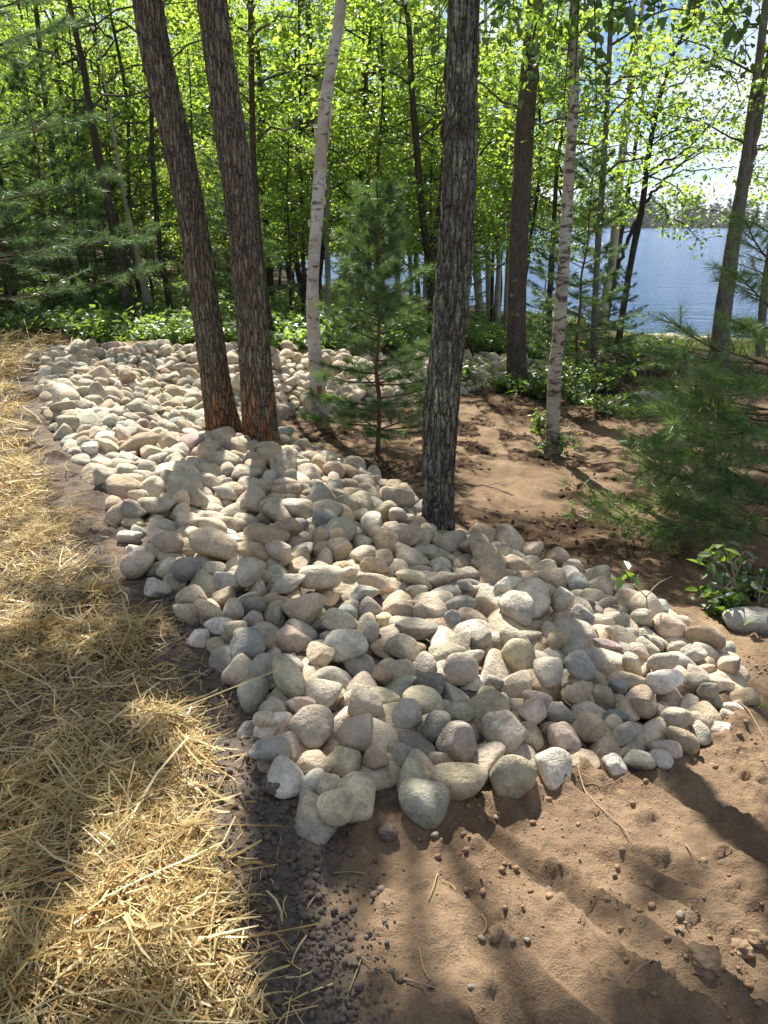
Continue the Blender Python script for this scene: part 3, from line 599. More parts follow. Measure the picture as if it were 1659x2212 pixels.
-1002,6295,-199,-29,1,59,237,211,140,1,1,-2321,5558,16,-20,29,-48,177,143,84,2,5,-2073,8148,-234,-33,-16,88,252,188,170,1,1,-1802,5212,40,-14,10,-70,173,152,97,12,6,1028,3808,-220,15,38,39,154,150,109,29,13,-159,5614,-273,-25,-5,-49,219,157,158,25,2,
811,2146,-85,75,16,-12,57,65,53,2,0,-1260,3567,42,65,-19,11,97,97,81,28,13,82,3162,-66,-33,-6,-94,175,148,121,13,0,1382,2925,-210,-12,21,-90,155,134,93,21,11,1208,3052,-182,36,20,-15,103,75,69,26,2,-3624,8483,61,50,0,17,206,174,146,17,2,
-1767,6689,-108,-58,16,-67,175,141,127,15,11,-339,9785,-465,-7,-17,28,230,160,144,21,5,-1369,10232,-144,8,27,-48,204,182,142,7,0,1301,2762,-184,-6,13,-22,136,125,101,21,10,-592,3359,10,76,34,-17,136,74,84,21,1,-281,2706,-14,-15,23,96,167,122,77,1,6,
-2974,7595,22,-10,-49,-86,225,184,130,11,5,-1927,5078,38,25,38,89,183,140,114,13,0,390,2834,-83,-41,-24,88,151,128,95,24,10,-417,4174,-111,-28,-34,-90,132,97,90,12,1,-2923,9565,-85,22,39,50,239,198,151,2,1,-1550,4705,64,-30,4,-38,189,135,115,25,1,
-1370,5236,-12,2,-42,82,157,124,128,7,2,1343,3066,-216,-4,-7,-14,136,129,107,21,1,-490,2796,1,-22,20,-51,158,138,110,10,1,-1092,4519,-65,8,-26,87,188,152,126,25,5,-1655,9729,-258,-53,-31,-66,186,146,148,8,7,92,2992,-60,-12,10,31,142,113,85,5,1,
-624,5287,-139,19,7,77,234,167,124,11,5,-1600,8999,-375,9,63,-55,203,185,120,21,7,-1608,4595,82,-8,-34,-85,187,132,95,7,5,-2352,9684,-107,-2,6,-11,210,153,142,12,8,-1307,7355,-294,2,2,-35,134,125,110,12,2,175,3684,-113,32,1,-1,142,67,68,26,1,
-2449,10171,13,-25,64,12,262,208,130,12,0,-702,3252,-5,45,24,52,152,152,127,21,1,-1257,9621,-363,-6,16,80,197,166,149,12,5,-3215,7246,11,61,-7,-55,166,170,140,21,0,-3060,8307,-38,-19,28,62,186,167,129,5,3,1062,2405,-139,-29,-15,-94,164,128,122,1,2,
-1905,8737,-305,35,4,16,213,159,117,21,1,-164,3085,-40,-22,-24,-51,179,135,96,3,1,-1335,3878,16,1,29,73,123,95,83,15,12,-3245,7398,77,40,26,50,182,154,124,0,1,1276,2886,-189,-19,14,-59,141,121,103,22,1,-1546,5400,17,23,-20,-19,174,150,142,11,1,
119,5493,-290,18,29,-44,226,161,132,3,8,-966,9786,-370,-19,-39,-6,219,181,158,25,7,-3723,9666,62,-20,-9,19,237,203,171,27,0,1002,3385,-201,3,-20,-98,239,153,113,22,10,-1459,7522,-305,-15,-30,-7,260,198,120,8,1,1262,3658,-225,-3,-31,-95,120,94,85,21,9,
-1915,7025,-132,45,-9,84,236,163,129,18,1,1434,12074,-670,-6,-29,-91,228,224,183,12,2,-220,5050,-174,-20,2,-72,201,152,125,25,0,-1349,8939,-403,7,-49,-67,207,154,150,8,1,-1844,6545,-101,17,45,-38,164,118,79,24,1,1366,3426,-193,-13,21,75,183,122,87,18,4,
176,10085,-547,23,-23,49,187,154,145,8,4,-75,6113,-356,16,6,-43,176,128,98,1,6,-226,11506,-253,17,12,-29,272,194,166,25,8,-1110,3892,-8,33,-8,-83,173,123,87,27,0,-2255,5615,40,47,15,83,130,109,97,17,1,1129,3165,-191,-9,-8,59,143,126,106,26,5,
-2290,6829,-51,1,18,-18,204,136,99,17,2,-1499,5272,-4,-32,3,-82,225,210,159,18,12,-736,9662,-472,1,11,96,202,181,126,10,11,-605,2733,13,27,-29,11,138,125,76,5,2,-1344,10579,-87,-22,47,-54,273,175,158,1,7,614,2737,-102,0,0,34,147,136,116,20,2,
-1471,8061,-387,22,-45,-86,196,186,151,15,1,-1360,10903,-40,-40,42,62,213,180,157,5,8,-3120,7496,72,32,-16,87,208,178,165,22,5,1241,2831,-137,69,-2,-1,103,60,63,25,6,299,4902,-277,-8,-10,-51,178,146,112,26,0,-645,6166,-249,-14,-33,-15,143,142,122,0,1,
-2613,7181,-36,-20,-37,88,168,146,126,25,0,-2237,9825,-137,60,13,-15,207,167,116,10,4,-916,10332,-260,2,35,47,205,189,171,25,8,-2554,9661,-102,-32,-25,-1,188,148,116,14,2,1268,3062,-194,64,-7,4,64,70,54,20,2,-1206,9753,-306,-4,-44,-44,234,188,148,15,1,
-4044,10214,70,34,-3,9,248,208,145,12,5,-905,6940,-315,28,43,8,218,156,131,11,1,-1564,5619,-24,11,5,-74,202,143,134,26,6,-4377,9613,51,-3,-7,97,215,165,109,11,1,-2675,8632,-108,11,-9,83,169,142,134,2,1,88,3440,-83,9,-8,-82,120,100,83,5,13,
-498,4079,-89,23,15,91,169,126,110,11,0,-3727,9537,6,28,4,-32,213,152,144,19,3,-1369,4660,65,6,18,79,147,128,124,5,1,-2766,6788,46,6,-5,40,186,152,141,21,9,-1019,4602,-83,0,-14,-46,156,124,101,26,2,-1031,5683,-116,-65,-2,-61,196,130,131,27,2,
-2143,5714,40,24,25,50,203,153,140,22,5,-2959,9742,-49,45,16,56,254,206,129,5,9,-813,4864,-46,-26,-2,-93,121,96,90,22,7,-729,10290,-283,7,-64,-73,174,166,126,22,0,483,2252,-76,23,-1,85,170,144,98,8,8,-2424,6844,-18,-5,3,-56,161,122,120,29,6,
-3683,8368,72,36,3,76,153,133,93,8,6,-3138,8080,-8,17,2,35,184,163,121,6,2,-204,3472,7,70,-9,7,105,56,60,26,15,-2612,6274,66,26,13,60,177,148,109,10,0,1352,2820,-176,40,-17,8,102,43,49,26,0,-1564,9188,-344,-37,42,-13,222,158,110,2,5,
1497,3437,-296,0,-18,91,129,113,82,28,7,-1483,7347,-271,31,-36,-78,189,141,103,23,0,-2200,5373,13,-38,31,-11,205,146,99,26,1,1264,12134,-598,11,-1,93,238,212,145,16,2,-3937,10366,73,1,-41,47,204,146,146,2,3,-2782,8426,-93,-16,9,-26,213,169,154,0,13,
-340,5161,-198,27,14,-20,158,126,103,15,12,172,11773,-340,2,-10,-97,232,189,149,2,8,-1328,4167,-5,-3,-3,63,123,87,62,14,5,1825,12252,-833,-24,18,-78,285,228,184,0,8,-290,4961,-144,-17,28,27,121,102,74,1,3,-1693,10526,-17,-30,32,39,219,177,137,20,0,
-2352,10323,7,-26,43,-65,231,167,124,27,0,-2297,7196,-89,0,-2,81,187,191,154,0,2,-943,10780,-139,9,-23,-80,192,169,150,21,9,-524,4182,-72,48,-18,0,171,106,96,22,2,738,3149,-132,-2,17,-29,131,120,88,26,0,-2883,6611,11,-24,17,42,193,133,124,21,0,
987,3517,-218,18,21,-78,153,117,91,25,12,-2150,6642,-82,-16,-39,5,149,126,115,17,14,-2315,8116,-169,11,16,-20,163,131,107,4,1,-178,11044,-338,47,22,40,219,168,127,15,5,-3974,9352,94,1,41,66,213,149,144,23,0,-1752,8842,-350,11,26,-69,149,134,127,24,1,
-1796,10400,-32,1,17,-66,233,158,160,20,1,15,9812,-625,7,-14,72,216,161,154,17,2,117,2777,-54,-2,-2,46,119,96,80,1,8,-1787,10143,-110,-9,-50,-2,181,158,124,11,10,-839,10051,-313,-32,-6,74,178,142,136,5,1,-1491,10516,-57,-3,35,53,206,169,146,15,1,
-1193,10558,-142,5,-25,-45,225,198,161,3,11,-3401,8729,22,23,35,10,208,144,121,0,11,-1965,8031,-255,-26,-18,42,214,203,120,25,3,-3867,9759,34,0,-34,-81,246,234,189,27,3,-2648,7846,-69,17,15,95,153,129,97,0,2,1255,3966,-342,-49,13,-64,225,170,177,1,2,
-1653,10036,-146,-25,-5,95,209,160,119,17,5,-502,6505,-318,1,2,97,192,158,115,7,13,-2708,9850,-37,11,36,-91,189,148,118,8,10,-3164,9816,-32,14,-12,-69,194,150,101,1,12,-561,11103,-210,12,-11,99,248,170,160,1,1,1038,11421,-652,-27,25,-27,229,173,122,5,8,
416,2406,-73,-29,-25,56,137,103,75,21,1,-2401,7891,-164,55,57,60,178,133,114,15,1,-3661,10334,67,-2,-20,-98,185,144,125,4,14,-1704,6577,-128,22,17,67,184,139,85,2,7,-2870,8306,-80,33,-9,-23,258,179,154,20,7,1177,3462,-241,13,21,26,161,116,78,8,1,
-2969,10429,81,16,-24,4,201,172,140,15,2,-446,10455,-331,-6,-24,-96,158,119,111,5,5,-2606,10353,29,12,44,-71,172,153,116,1,2,-3687,8891,53,12,11,82,183,187,130,21,1,-2866,10240,20,58,4,45,201,175,118,15,5,-288,3334,-41,-10,8,-47,129,106,91,1,1,
-3464,9699,-20,-28,3,-27,196,184,142,16,2,-204,9897,-464,-1,43,54,185,189,127,24,2,-2209,8036,-191,-21,-3,-28,185,120,115,28,11,553,10482,-556,14,-10,-42,224,159,134,20,5,-2091,9820,-144,-9,18,-33,184,148,133,23,1,-2022,6598,-76,-33,-8,-89,121,101,89,22,10,
-1160,4622,-20,-16,21,-92,130,130,84,5,2,-2607,9342,-170,-9,-20,50,161,129,108,25,3,-3375,7563,13,24,-41,88,198,141,129,10,1,-2399,5725,13,21,25,91,164,149,123,17,4,512,12015,-425,21,33,-69,230,184,138,1,1,-1529,10175,-171,-16,50,-56,151,124,121,7,7,
-1094,10484,-200,29,-3,24,239,159,135,29,5,-1861,6763,-86,14,-22,49,141,142,95,6,4,-2104,6807,-71,18,41,73,198,138,120,14,9,-81,4856,-174,-11,25,-93,193,128,114,15,6,992,3345,-127,66,-12,8,69,69,56,1,9,-449,2578,6,7,-29,-73,140,116,84,6,1,
265,4328,-165,-25,22,-56,186,132,122,1,11,-2061,5907,35,1,1,-100,220,184,107,11,4,-2160,6297,1,-3,26,-28,164,145,101,0,4,-1923,5273,27,-21,26,-94,135,89,89,25,1,-503,9875,-426,-2,-8,91,198,160,134,29,10,-2318,5712,59,-40,-17,26,131,111,105,26,0,
-1562,8136,-388,-18,12,-97,207,178,150,22,1,938,2486,-102,61,-10,9,63,68,46,11,7,-1743,8259,-367,13,32,94,176,141,117,27,1,463,3979,-191,28,12,-8,87,95,67,26,1,1079,2497,-142,34,13,-10,73,58,47,17,8,-1491,9970,-238,-6,-2,-80,171,141,117,1,10,
312,11515,-435,40,-6,9,186,137,126,5,0,-1335,8418,-394,-14,5,-45,133,108,104,2,2,-2400,5990,30,52,-10,48,147,114,72,26,1,-605,9549,-580,-27,12,-95,196,146,112,1,4,-460,6184,-293,36,7,38,198,143,104,16,5,37,10080,-528,27,23,-76,174,153,120,15,11,
-981,3734,67,15,33,-21,127,107,91,17,5,-2163,9166,-238,29,3,65,173,149,132,16,1,-2607,7661,-95,-60,12,-14,140,115,98,1,0,-2725,9730,-95,11,-20,-76,201,140,123,15,2,-468,5189,-156,-4,64,-77,134,103,102,20,1,-696,4602,-68,-33,-25,91,190,138,113,6,0,
-90,5321,-244,-25,-22,-94,176,129,92,3,10,697,10701,-641,-1,55,-49,164,141,111,25,11,-1981,9895,-175,4,-1,-37,190,153,127,6,10,384,3940,-186,-22,23,81,143,104,87,15,2,-3804,9086,57,-48,14,-33,243,170,154,22,6,22,2596,-39,48,10,6,99,98,76,16,5,
-2061,5341,-5,-3,17,-28,185,184,135,20,1,-1292,4416,-2,10,25,-9,181,147,111,10,0,-2980,8425,-53,-20,27,4,164,148,113,29,6,-1263,9380,-409,-17,31,-82,167,130,102,27,7,-382,5608,-242,24,-2,71,143,102,71,22,7,-1628,7373,-252,17,56,35,183,155,131,26,2,
731,12015,-482,-14,10,-37,240,160,134,2,1,-2572,7998,-126,-40,45,10,164,130,125,9,2,-975,10111,-296,23,8,52,198,150,114,26,1,-816,3697,46,74,-6,-3,161,94,82,5,6,313,3985,-162,59,6,-11,144,80,84,8,0,-1176,5878,-161,53,23,18,158,144,91,29,11,
-136,5907,-314,-30,18,41,201,127,106,4,1,-2376,9342,-188,-6,26,3,151,127,101,21,2,314,10527,-537,-13,6,66,177,141,142,15,1,-1953,6689,-94,-12,24,-96,132,129,89,26,2,-459,2687,2,14,-11,82,142,100,81,3,6,-355,5319,-198,-20,-9,75,167,121,108,1,1,
-121,5161,-246,17,-22,5,186,139,107,0,1,8,11495,-339,-24,-22,69,202,182,135,0,1,-133,5464,-259,11,-35,-44,140,136,106,19,0,-1995,7543,-207,11,-50,-70,180,135,106,29,0,-2053,5568,77,16,42,32,124,104,87,26,7,229,10008,-654,24,-38,47,165,132,99,16,11,
-2438,6623,2,-24,19,33,183,153,124,16,2,-1087,9993,-286,-22,21,-43,187,159,131,5,10,189,3504,-102,12,16,-97,171,120,116,25,9,-170,9739,-603,-16,0,24,181,136,99,22,6,-2427,9171,-228,-23,-50,-33,190,143,102,22,10,-1394,9596,-344,42,-72,-27,211,167,115,28,0,
775,3415,-100,-13,14,98,131,116,84,21,1,-1344,6128,-122,-26,45,85,164,155,106,26,4,-1794,8402,-344,-7,2,-66,228,177,144,22,2,-1871,5887,8,32,11,92,195,184,145,27,11,-151,3507,-64,-15,16,29,162,157,124,6,1,307,4222,-150,-27,-35,-90,164,135,109,11,1,
-2838,10131,25,-11,-44,5,167,132,107,27,2,-1760,9264,-388,26,47,81,267,195,137,12,3,-2849,9807,-75,-15,-1,89,171,159,147,20,6,-1062,4893,-44,-54,20,68,125,103,86,24,2,151,4930,-268,18,36,-46,108,100,87,10,4,1112,3353,-214,39,45,60,134,112,96,26,5,
771,4142,-237,-4,22,96,136,134,87,28,1,459,3571,-145,-31,14,-8,127,94,66,1,9,-173,2788,-28,-12,8,11,182,151,99,19,1,207,2294,-47,-18,32,-69,140,104,91,2,6,-1896,6143,-42,-43,-27,27,149,134,95,0,1,463,10934,-535,-2,39,-21,216,177,169,11,5,
-2464,7720,-129,34,8,8,200,148,98,20,1,768,3294,-153,-8,19,13,124,101,75,6,2,1123,3089,-171,56,-3,3,100,89,70,6,6,432,4053,-213,-36,4,-93,136,91,87,12,7,54,5397,-286,3,31,-12,182,168,122,3,0,645,3266,-133,18,3,2,255,191,120,7,5,
-2099,9548,-186,-23,-14,54,143,124,87,1,5,117,10417,-477,-4,27,-87,202,155,145,5,0,-2136,5466,46,21,-14,56,159,141,118,15,2,-160,10211,-455,9,18,56,229,178,165,26,1,-1294,10116,-241,-37,55,9,181,140,108,29,2,-1645,5044,39,-2,31,-95,157,136,125,7,0,
1422,3312,-239,30,27,78,166,141,85,10,1,-2080,8793,-270,-16,10,-73,210,174,116,5,2,-2813,7014,38,3,-2,-93,219,175,116,17,6,-1063,9683,-421,44,-9,25,197,155,121,6,0,-3572,8168,17,40,21,17,187,139,113,27,6,-1960,5561,36,13,-47,-87,142,128,89,11,0,
-3960,9104,78,6,-10,93,134,122,93,0,1,-384,2422,6,-3,-14,-83,111,78,52,10,3,-387,9953,-422,2,-7,46,237,191,123,16,1,-2648,8223,-124,33,-46,72,170,133,120,13,13,-166,2132,17,65,15,-11,55,85,59,21,1,-3343,8324,16,2,-33,80,193,131,98,24,1,
0,3538,-83,-8,-13,81,163,122,115,15,0,-3306,9776,-51,-43,4,67,160,145,123,6,4,-3457,9848,-12,40,48,43,197,164,130,16,12,-3235,10119,5,39,-14,-50,201,153,100,15,2,-1084,9801,-341,26,3,-96,168,138,109,29,1,541,3889,-200,-48,23,64,170,152,124,21,5,
-888,3987,-38,-19,23,-16,113,102,91,10,6,-2673,8893,-168,35,34,-31,181,140,114,10,0,-764,4945,-133,-19,19,-89,163,136,106,2,0,-1149,9146,-475,-13,-1,95,187,186,111,10,4,-1345,8752,-452,22,-2,1,187,138,122,22,2,-3258,9368,-79,-20,18,-5,224,144,146,2,1,
-1884,8544,-324,-21,23,79,200,189,119,13,0,-761,2965,13,10,11,-50,131,102,81,6,1,-666,10522,-271,39,6,89,156,133,114,18,8,-116,5767,-310,-2,25,94,168,170,118,11,0,646,11179,-578,0,4,0,186,128,102,6,7,-655,10664,-250,19,43,86,241,193,159,20,2,
-766,3948,-48,-16,0,-70,127,117,95,1,1,-197,4179,-117,3,-8,10,134,116,82,0,2,889,11045,-651,-42,-25,-67,200,129,131,17,7,-1008,9275,-566,-23,0,96,155,138,125,6,2,535,3514,-134,60,13,0,135,64,78,19,2,-1306,7500,-331,-2,-32,-87,184,148,151,15,9,
-1443,4755,67,-18,-9,98,146,109,83,26,10,-656,5718,-174,-39,-4,16,153,134,124,26,5,-536,10558,-312,-7,-4,95,236,149,154,4,1,-1582,9842,-272,-21,-22,-89,184,139,109,6,0,3094,13922,-865,31,28,19,257,179,141,14,13,-1905,9579,-228,1,5,-49,184,158,123,6,2,
29,3269,-66,-1,33,-26,94,78,76,9,13,-2649,10073,-21,-4,-10,39,171,133,109,18,0,-3811,9260,56,31,1,23,219,187,155,8,7,2285,12838,-794,4,-28,24,158,120,121,21,1,1868,13222,-665,1,-10,50,263,186,136,2,5,-1098,4289,-42,-38,48,-42,153,111,104,21,7,
-835,6845,-311,-33,-7,-33,175,143,116,26,1,358,10623,-515,-24,3,-9,236,175,120,25,5,638,3637,-179,11,-12,-41,204,170,119,6,0,-89,9999,-536,2,-13,-2,131,117,110,0,7,-327,11044,-286,-24,-33,91,177,149,133,27,2,-1543,7158,-236,-29,34,-79,147,114,93,25,6,
-429,9671,-482,17,-25,-60,167,128,93,12,5,-2310,10074,-58,-10,-21,97,179,132,93,13,1,-1308,9909,-305,-11,19,62,181,151,128,25,7,-170,3617,-74,-6,-30,-38,159,136,92,6,5,-1503,9295,-364,-5,45,81,169,142,144,1,0,-3379,10309,37,13,-13,81,160,123,90,5,1,
-2709,6214,18,11,21,-7,118,105,100,3,1,-141,10612,-436,0,8,31,210,163,141,25,11,-2280,7872,-177,14,-7,45,166,136,125,13,2,-19,10567,-477,-2,-12,-94,173,131,106,10,7,-3306,8436,-1,-5,1,51,173,124,98,0,5,-559,9691,-463,-30,43,17,181,159,135,4,1,
756,11459,-574,-4,25,88,209,170,165,3,0,-3234,10296,44,20,46,-41,199,157,107,16,1,-1464,6298,-123,41,-9,-73,143,133,113,10,14,654,4218,-216,-13,3,72,105,97,82,2,12,651,2259,-94,11,-8,-58,139,124,76,11,12,847,12184,-520,43,-11,79,201,150,108,9,3,
3201,14989,-861,17,-13,-53,271,219,162,20,10,285,2206,-45,50,36,-24,87,79,69,3,0,-209,9778,-537,-43,1,2,135,115,114,23,4,-2011,9632,-231,-1,-62,-56,146,129,86,26,13,-1521,6109,-73,9,31,-86,223,182,155,21,2,654,11575,-524,-36,-2,-70,225,189,140,6,7,
-650,2836,11,8,-1,41,153,119,84,15,0,-1461,8773,-410,5,50,26,238,156,143,11,0,967,3661,-236,-13,3,-49,201,191,150,7,3,-2255,5472,13,-2,-11,99,146,118,78,0,2,45,4399,-172,-48,5,-52,147,126,100,22,1,53,10670,-466,12,21,-90,188,147,123,2,2,
407,11879,-428,-13,-39,4,229,180,144,3,7,2328,13372,-744,17,-13,44,242,160,141,26,0,-1310,4274,-15,-19,18,-12,102,93,69,19,5,-1897,10373,-25,-26,-18,66,195,143,100,26,1,38,5605,-331,23,44,87,194,162,120,23,2,-3694,8205,17,-11,1,-18,174,146,131,21,11,
-130,10064,-481,60,25,-21,150,126,95,21,8,-711,9457,-585,-54,-38,73,182,121,96,16,1,-1680,8427,-370,0,-27,-3,187,146,102,17,1,-831,3622,-15,-5,16,41,142,106,98,15,3,-1400,9758,-325,-17,22,96,188,162,126,21,6,-1639,7826,-332,-7,-43,-40,170,147,89,11,5,
-1363,7196,-311,4,-24,59,140,113,109,23,5,-1269,8614,-548,-17,-14,-12,170,140,125,3,2,-625,10994,-235,18,60,-6,168,138,135,16,5,-3169,10185,24,-27,-61,44,159,141,92,17,7,-633,6888,-381,-10,-16,-81,147,117,94,10,12,-797,9754,-387,32,-35,44,132,129,95,11,1,
-1430,5109,12,-32,-60,71,202,160,137,7,1,-3446,9332,-29,-23,-30,92,150,125,116,12,8,-926,9597,-405,40,-9,-69,200,139,114,0,2,-1670,10277,-97,18,-34,91,153,112,89,16,12,638,3441,-78,16,12,95,164,114,101,1,11,-2906,9344,-133,-34,-27,-86,163,130,92,26,1,
-1546,10365,-196,20,24,-83,245,229,190,2,1,1276,11742,-686,31,-15,-37,201,151,95,17,1,-3588,9007,37,18,39,58,191,147,128,13,4,-2796,6509,4,-44,15,-41,174,157,116,12,0,765,10850,-628,27,31,-6,163,127,110,25,3,-1723,9968,-159,41,2,-68,123,99,90,25,5,
-1531,9698,-313,8,-39,-47,152,130,98,8,10,1438,13298,-513,2,25,54,216,189,170,21,1,-2270,6976,-64,3,-21,-19,142,122,87,11,8,-2522,6690,14,1,34,39,159,117,89,16,6,-1119,10263,-214,-31,-30,89,150,138,111,1,3,-3470,10172,-1,-21,32,70,165,157,105,6,0,
-98,1867,-3,10,-10,23,132,111,100,3,1,93,9984,-590,15,35,-5,149,99,72,6,1,-1915,9363,-296,27,-11,64,116,107,84,5,1,2916,13291,-834,-13,43,-1,154,139,118,5,1,859,12655,-486,8,13,90,194,156,136,10,7,294,3718,-140,-22,-18,-85,117,103,77,8,5,
-1360,9409,-408,46,16,15,169,157,130,14,2,-615,3067,-3,2,10,-54,155,124,91,15,5,-617,4806,-106,-40,-10,60,105,81,75,21,9,-1237,10195,-265,-7,-32,81,185,138,97,2,1,559,11640,-510,-12,47,-40,212,177,120,15,1,-502,4940,-125,20,23,92,139,124,81,9,8,
-73,10726,-389,38,22,36,181,157,118,11,1,-3010,10266,-21,-8,-13,86,179,122,114,23,0,-2722,9549,-120,2,16,-37,118,123,72,23,0,-785,3729,-27,-7,-8,95,207,174,141,11,8,-2540,8374,-161,-19,12,-67,167,115,99,9,1,-2218,10305,-15,-28,40,-65,141,127,88,13,3,
-578,5126,-154,9,8,13,172,115,83,4,1,-452,9586,-591,-17,9,60,168,137,124,27,5,1395,2576,-183,66,3,-3,51,46,38,21,0,427,10522,-589,-26,0,5,181,135,107,3,2,326,3629,-113,61,13,-8,102,80,69,1,2,-2191,7568,-162,-28,0,-36,154,144,94,21,1,
-2259,9243,-234,-5,-44,18,213,153,97,21,5,193,10589,-475,-20,6,-8,201,162,136,20,2,917,11926,-576,4,6,16,146,133,124,10,12,1103,4042,-254,0,10,76,130,102,76,22,6,540,10467,-678,23,-2,-81,172,131,107,6,2,-2134,7919,-236,27,-20,-94,151,133,97,12,0,
162,3161,-45,39,9,-6,123,45,51,10,5,1625,11971,-817,7,-20,97,177,149,125,7,3,2563,12895,-838,21,-19,70,188,132,126,19,2,43,10290,-518,13,55,80,197,137,116,16,3,-453,10976,-296,42,16,-88,176,152,133,5,11,-3133,9251,-70,-28,30,-68,277,182,139,9,10,
-827,9369,-582,3,-8,-100,151,140,108,5,5,-809,6596,-290,-48,-17,-13,134,130,102,5,7,-2345,6679,-51,-17,-34,62,170,140,103,23,0,1322,11747,-774,47,-28,-52,209,163,134,18,7,-1832,9979,-193,23,7,-53,175,124,83,10,2,-414,10305,-418,-22,1,64,204,166,111,6,1,
-315,10948,-341,-32,-44,-84,189,133,101,1,8,1175,11821,-652,-9,-5,-97,199,151,111,21,8,-2,3373,-68,-5,47,-80,173,122,104,6,5,-1209,6396,-182,-35,-13,73,206,185,151,6,10,-1314,8482,-460,5,-5,93,152,126,88,10,12,-22,11089,-386,-8,-2,-42,187,184,108,28,12,
105,3574,-99,-17,25,-34,133,100,75,7,3,-2846,9433,-149,13,21,16,172,132,86,27,9,-3124,8987,-68,-46,15,53,179,125,111,12,0,2012,12520,-785,22,-28,-78,199,139,111,18,7,-3484,8316,21,-18,4,-37,151,142,104,26,3,-2337,8762,-227,17,15,96,153,124,103,6,5,
1481,3067,-240,6,-16,99,160,163,117,21,2,-2704,7483,-46,-27,25,41,145,111,111,29,4,-849,11067,-133,-2,-7,-93,177,164,106,25,2,193,11133,-459,25,15,75,177,147,109,22,1,-3324,7673,68,-11,17,-20,236,159,115,10,3,-2822,10551,15,-2,6,43,176,130,117,0,5,
-1895,7875,-277,-7,3,-56,235,182,127,6,2,-1096,9564,-405,87,38,-11,125,95,78,9,5,-649,10228,-420,42,-13,5,254,223,186,15,7,-586,5588,-181,-14,-29,-79,181,170,117,0,2,2177,13080,-757,-18,28,0,218,188,152,2,4,-397,4368,-140,1,-57,-82,197,160,137,15,6,
-1107,9265,-475,11,0,49,155,125,80,0,7,351,10351,-594,9,37,-5,171,119,89,11,11,-1266,10304,-204,-12,1,-36,141,130,117,27,12,-3846,8923,48,-45,-3,-66,144,142,101,25,5,651,11442,-544,-2,24,95,160,153,118,20,7,-2283,9596,-185,-3,-15,99,172,140,106,26,2,
174,11465,-419,28,-9,-82,225,157,113,9,6,1314,13204,-505,-1,-12,-50,258,186,124,28,2,-2091,9986,-100,-44,15,-30,127,114,109,16,1,-4154,9842,80,-31,6,-25,175,133,99,14,5,-3492,8510,18,-1,14,9,140,134,87,16,0,-1875,9184,-338,8,-23,-35,141,116,87,18,5,
1048,11255,-748,-17,-1,-99,167,153,99,12,3,1139,12011,-613,56,-24,-49,190,134,139,1,13,-130,4967,-187,2,0,61,195,193,143,1,11,-628,11294,-156,-17,-10,97,179,143,84,25,5,-2244,8864,-257,-13,20,-86,208,135,96,10,5,-587,10331,-375,-8,-35,-80,166,159,100,10,5,
-1348,8053,-415,10,-20,-45,189,132,115,15,2,-1920,10008,-144,22,1,93,149,150,89,15,1,-1193,9571,-464,15,23,-94,198,177,119,27,0,-836,9876,-367,5,-7,-89,161,138,107,21,6,-180,2945,-33,-18,-20,-96,190,138,90,21,1,2168,13748,-691,-1,-40,80,187,157,123,24,3,
-243,11337,-270,25,9,76,212,158,153,7,1,-3254,8051,14,-57,33,7,126,102,84,24,11,-786,9462,-525,-7,34,47,167,112,94,5,0,-37,11358,-373,-11,3,-98,168,137,102,13,6,-1232,8766,-561,9,-6,-99,189,135,129,17,9,-1605,10382,-75,13,-30,9,120,101,77,0,9,
-3030,6912,8,12,4,-98,237,198,162,19,1,318,12025,-370,1,32,92,199,161,99,23,1,-2138,6400,-21,16,21,18,155,135,90,9,1,-539,5712,-190,-29,20,-39,152,122,70,24,0,-1727,6786,-144,-42,18,-89,140,120,81,11,5,-311,9649,-600,-5,26,-61,142,106,78,18,14,
-2161,10249,-64,36,-14,-81,154,138,84,10,5,1188,11476,-767,6,-11,94,239,186,155,20,4,-3537,8660,11,-23,24,-82,152,116,89,2,5,-1438,8600,-401,-18,21,-84,185,149,132,21,8,-1112,5504,-92,-10,-37,20,128,106,75,1,4,397,10451,-644,1,27,96,179,135,101,15,1,
-1044,9160,-569,-20,-4,-98,125,98,75,19,2,-2805,9635,-125,1,-28,14,138,105,95,27,7,-70,9796,-583,18,-21,75,115,108,87,19,1,635,10533,-697,27,14,93,133,127,89,5,12,-2746,8186,-110,-27,29,3,158,133,107,29,7,-3021,6800,18,3,10,95,122,106,74,27,0,
2639,13225,-833,28,-34,87,188,155,107,25,7,2709,14413,-813,50,43,75,179,123,128,25,4,2412,12924,-802,3,38,92,172,147,122,26,1,-2083,7483,-165,-22,-34,-91,185,136,97,17,8,-1967,8322,-282,-14,-28,64,188,142,112,5,11,-2506,9238,-189,-25,-19,-71,126,96,93,25,8,
-2257,8265,-243,28,17,-68,209,180,136,27,0,2822,14196,-836,0,39,23,271,228,148,27,0,1313,12613,-573,31,48,48,167,139,138,16,5,756,11061,-600,22,11,7,160,132,105,0,2,202,4013,-173,-51,-37,-62,177,144,93,20,1,3194,14353,-879,2,58,-30,197,175,130,5,3,
-1626,8782,-383,7,27,46,155,140,93,3,5,-3634,9652,-17,33,8,59,174,129,126,25,1,599,2402,-92,3,24,96,132,95,90,4,0,-519,4883,-186,12,7,97,267,185,123,20,11,-2224,9026,-258,-11,-7,51,173,139,109,16,1,270,10224,-562,28,-6,91,172,115,93,8,3,
-2510,6840,-14,15,41,79,170,161,114,8,1,-2704,9163,-198,23,-48,28,164,134,85,0,7,1876,12528,-759,6,8,99,175,166,107,12,1,57,10891,-434,-16,-20,1,159,137,112,0,7,-762,11153,-156,-4,12,-15,173,115,110,21,3,-440,5533,-249,-7,56,-82,137,114,94,22,0,
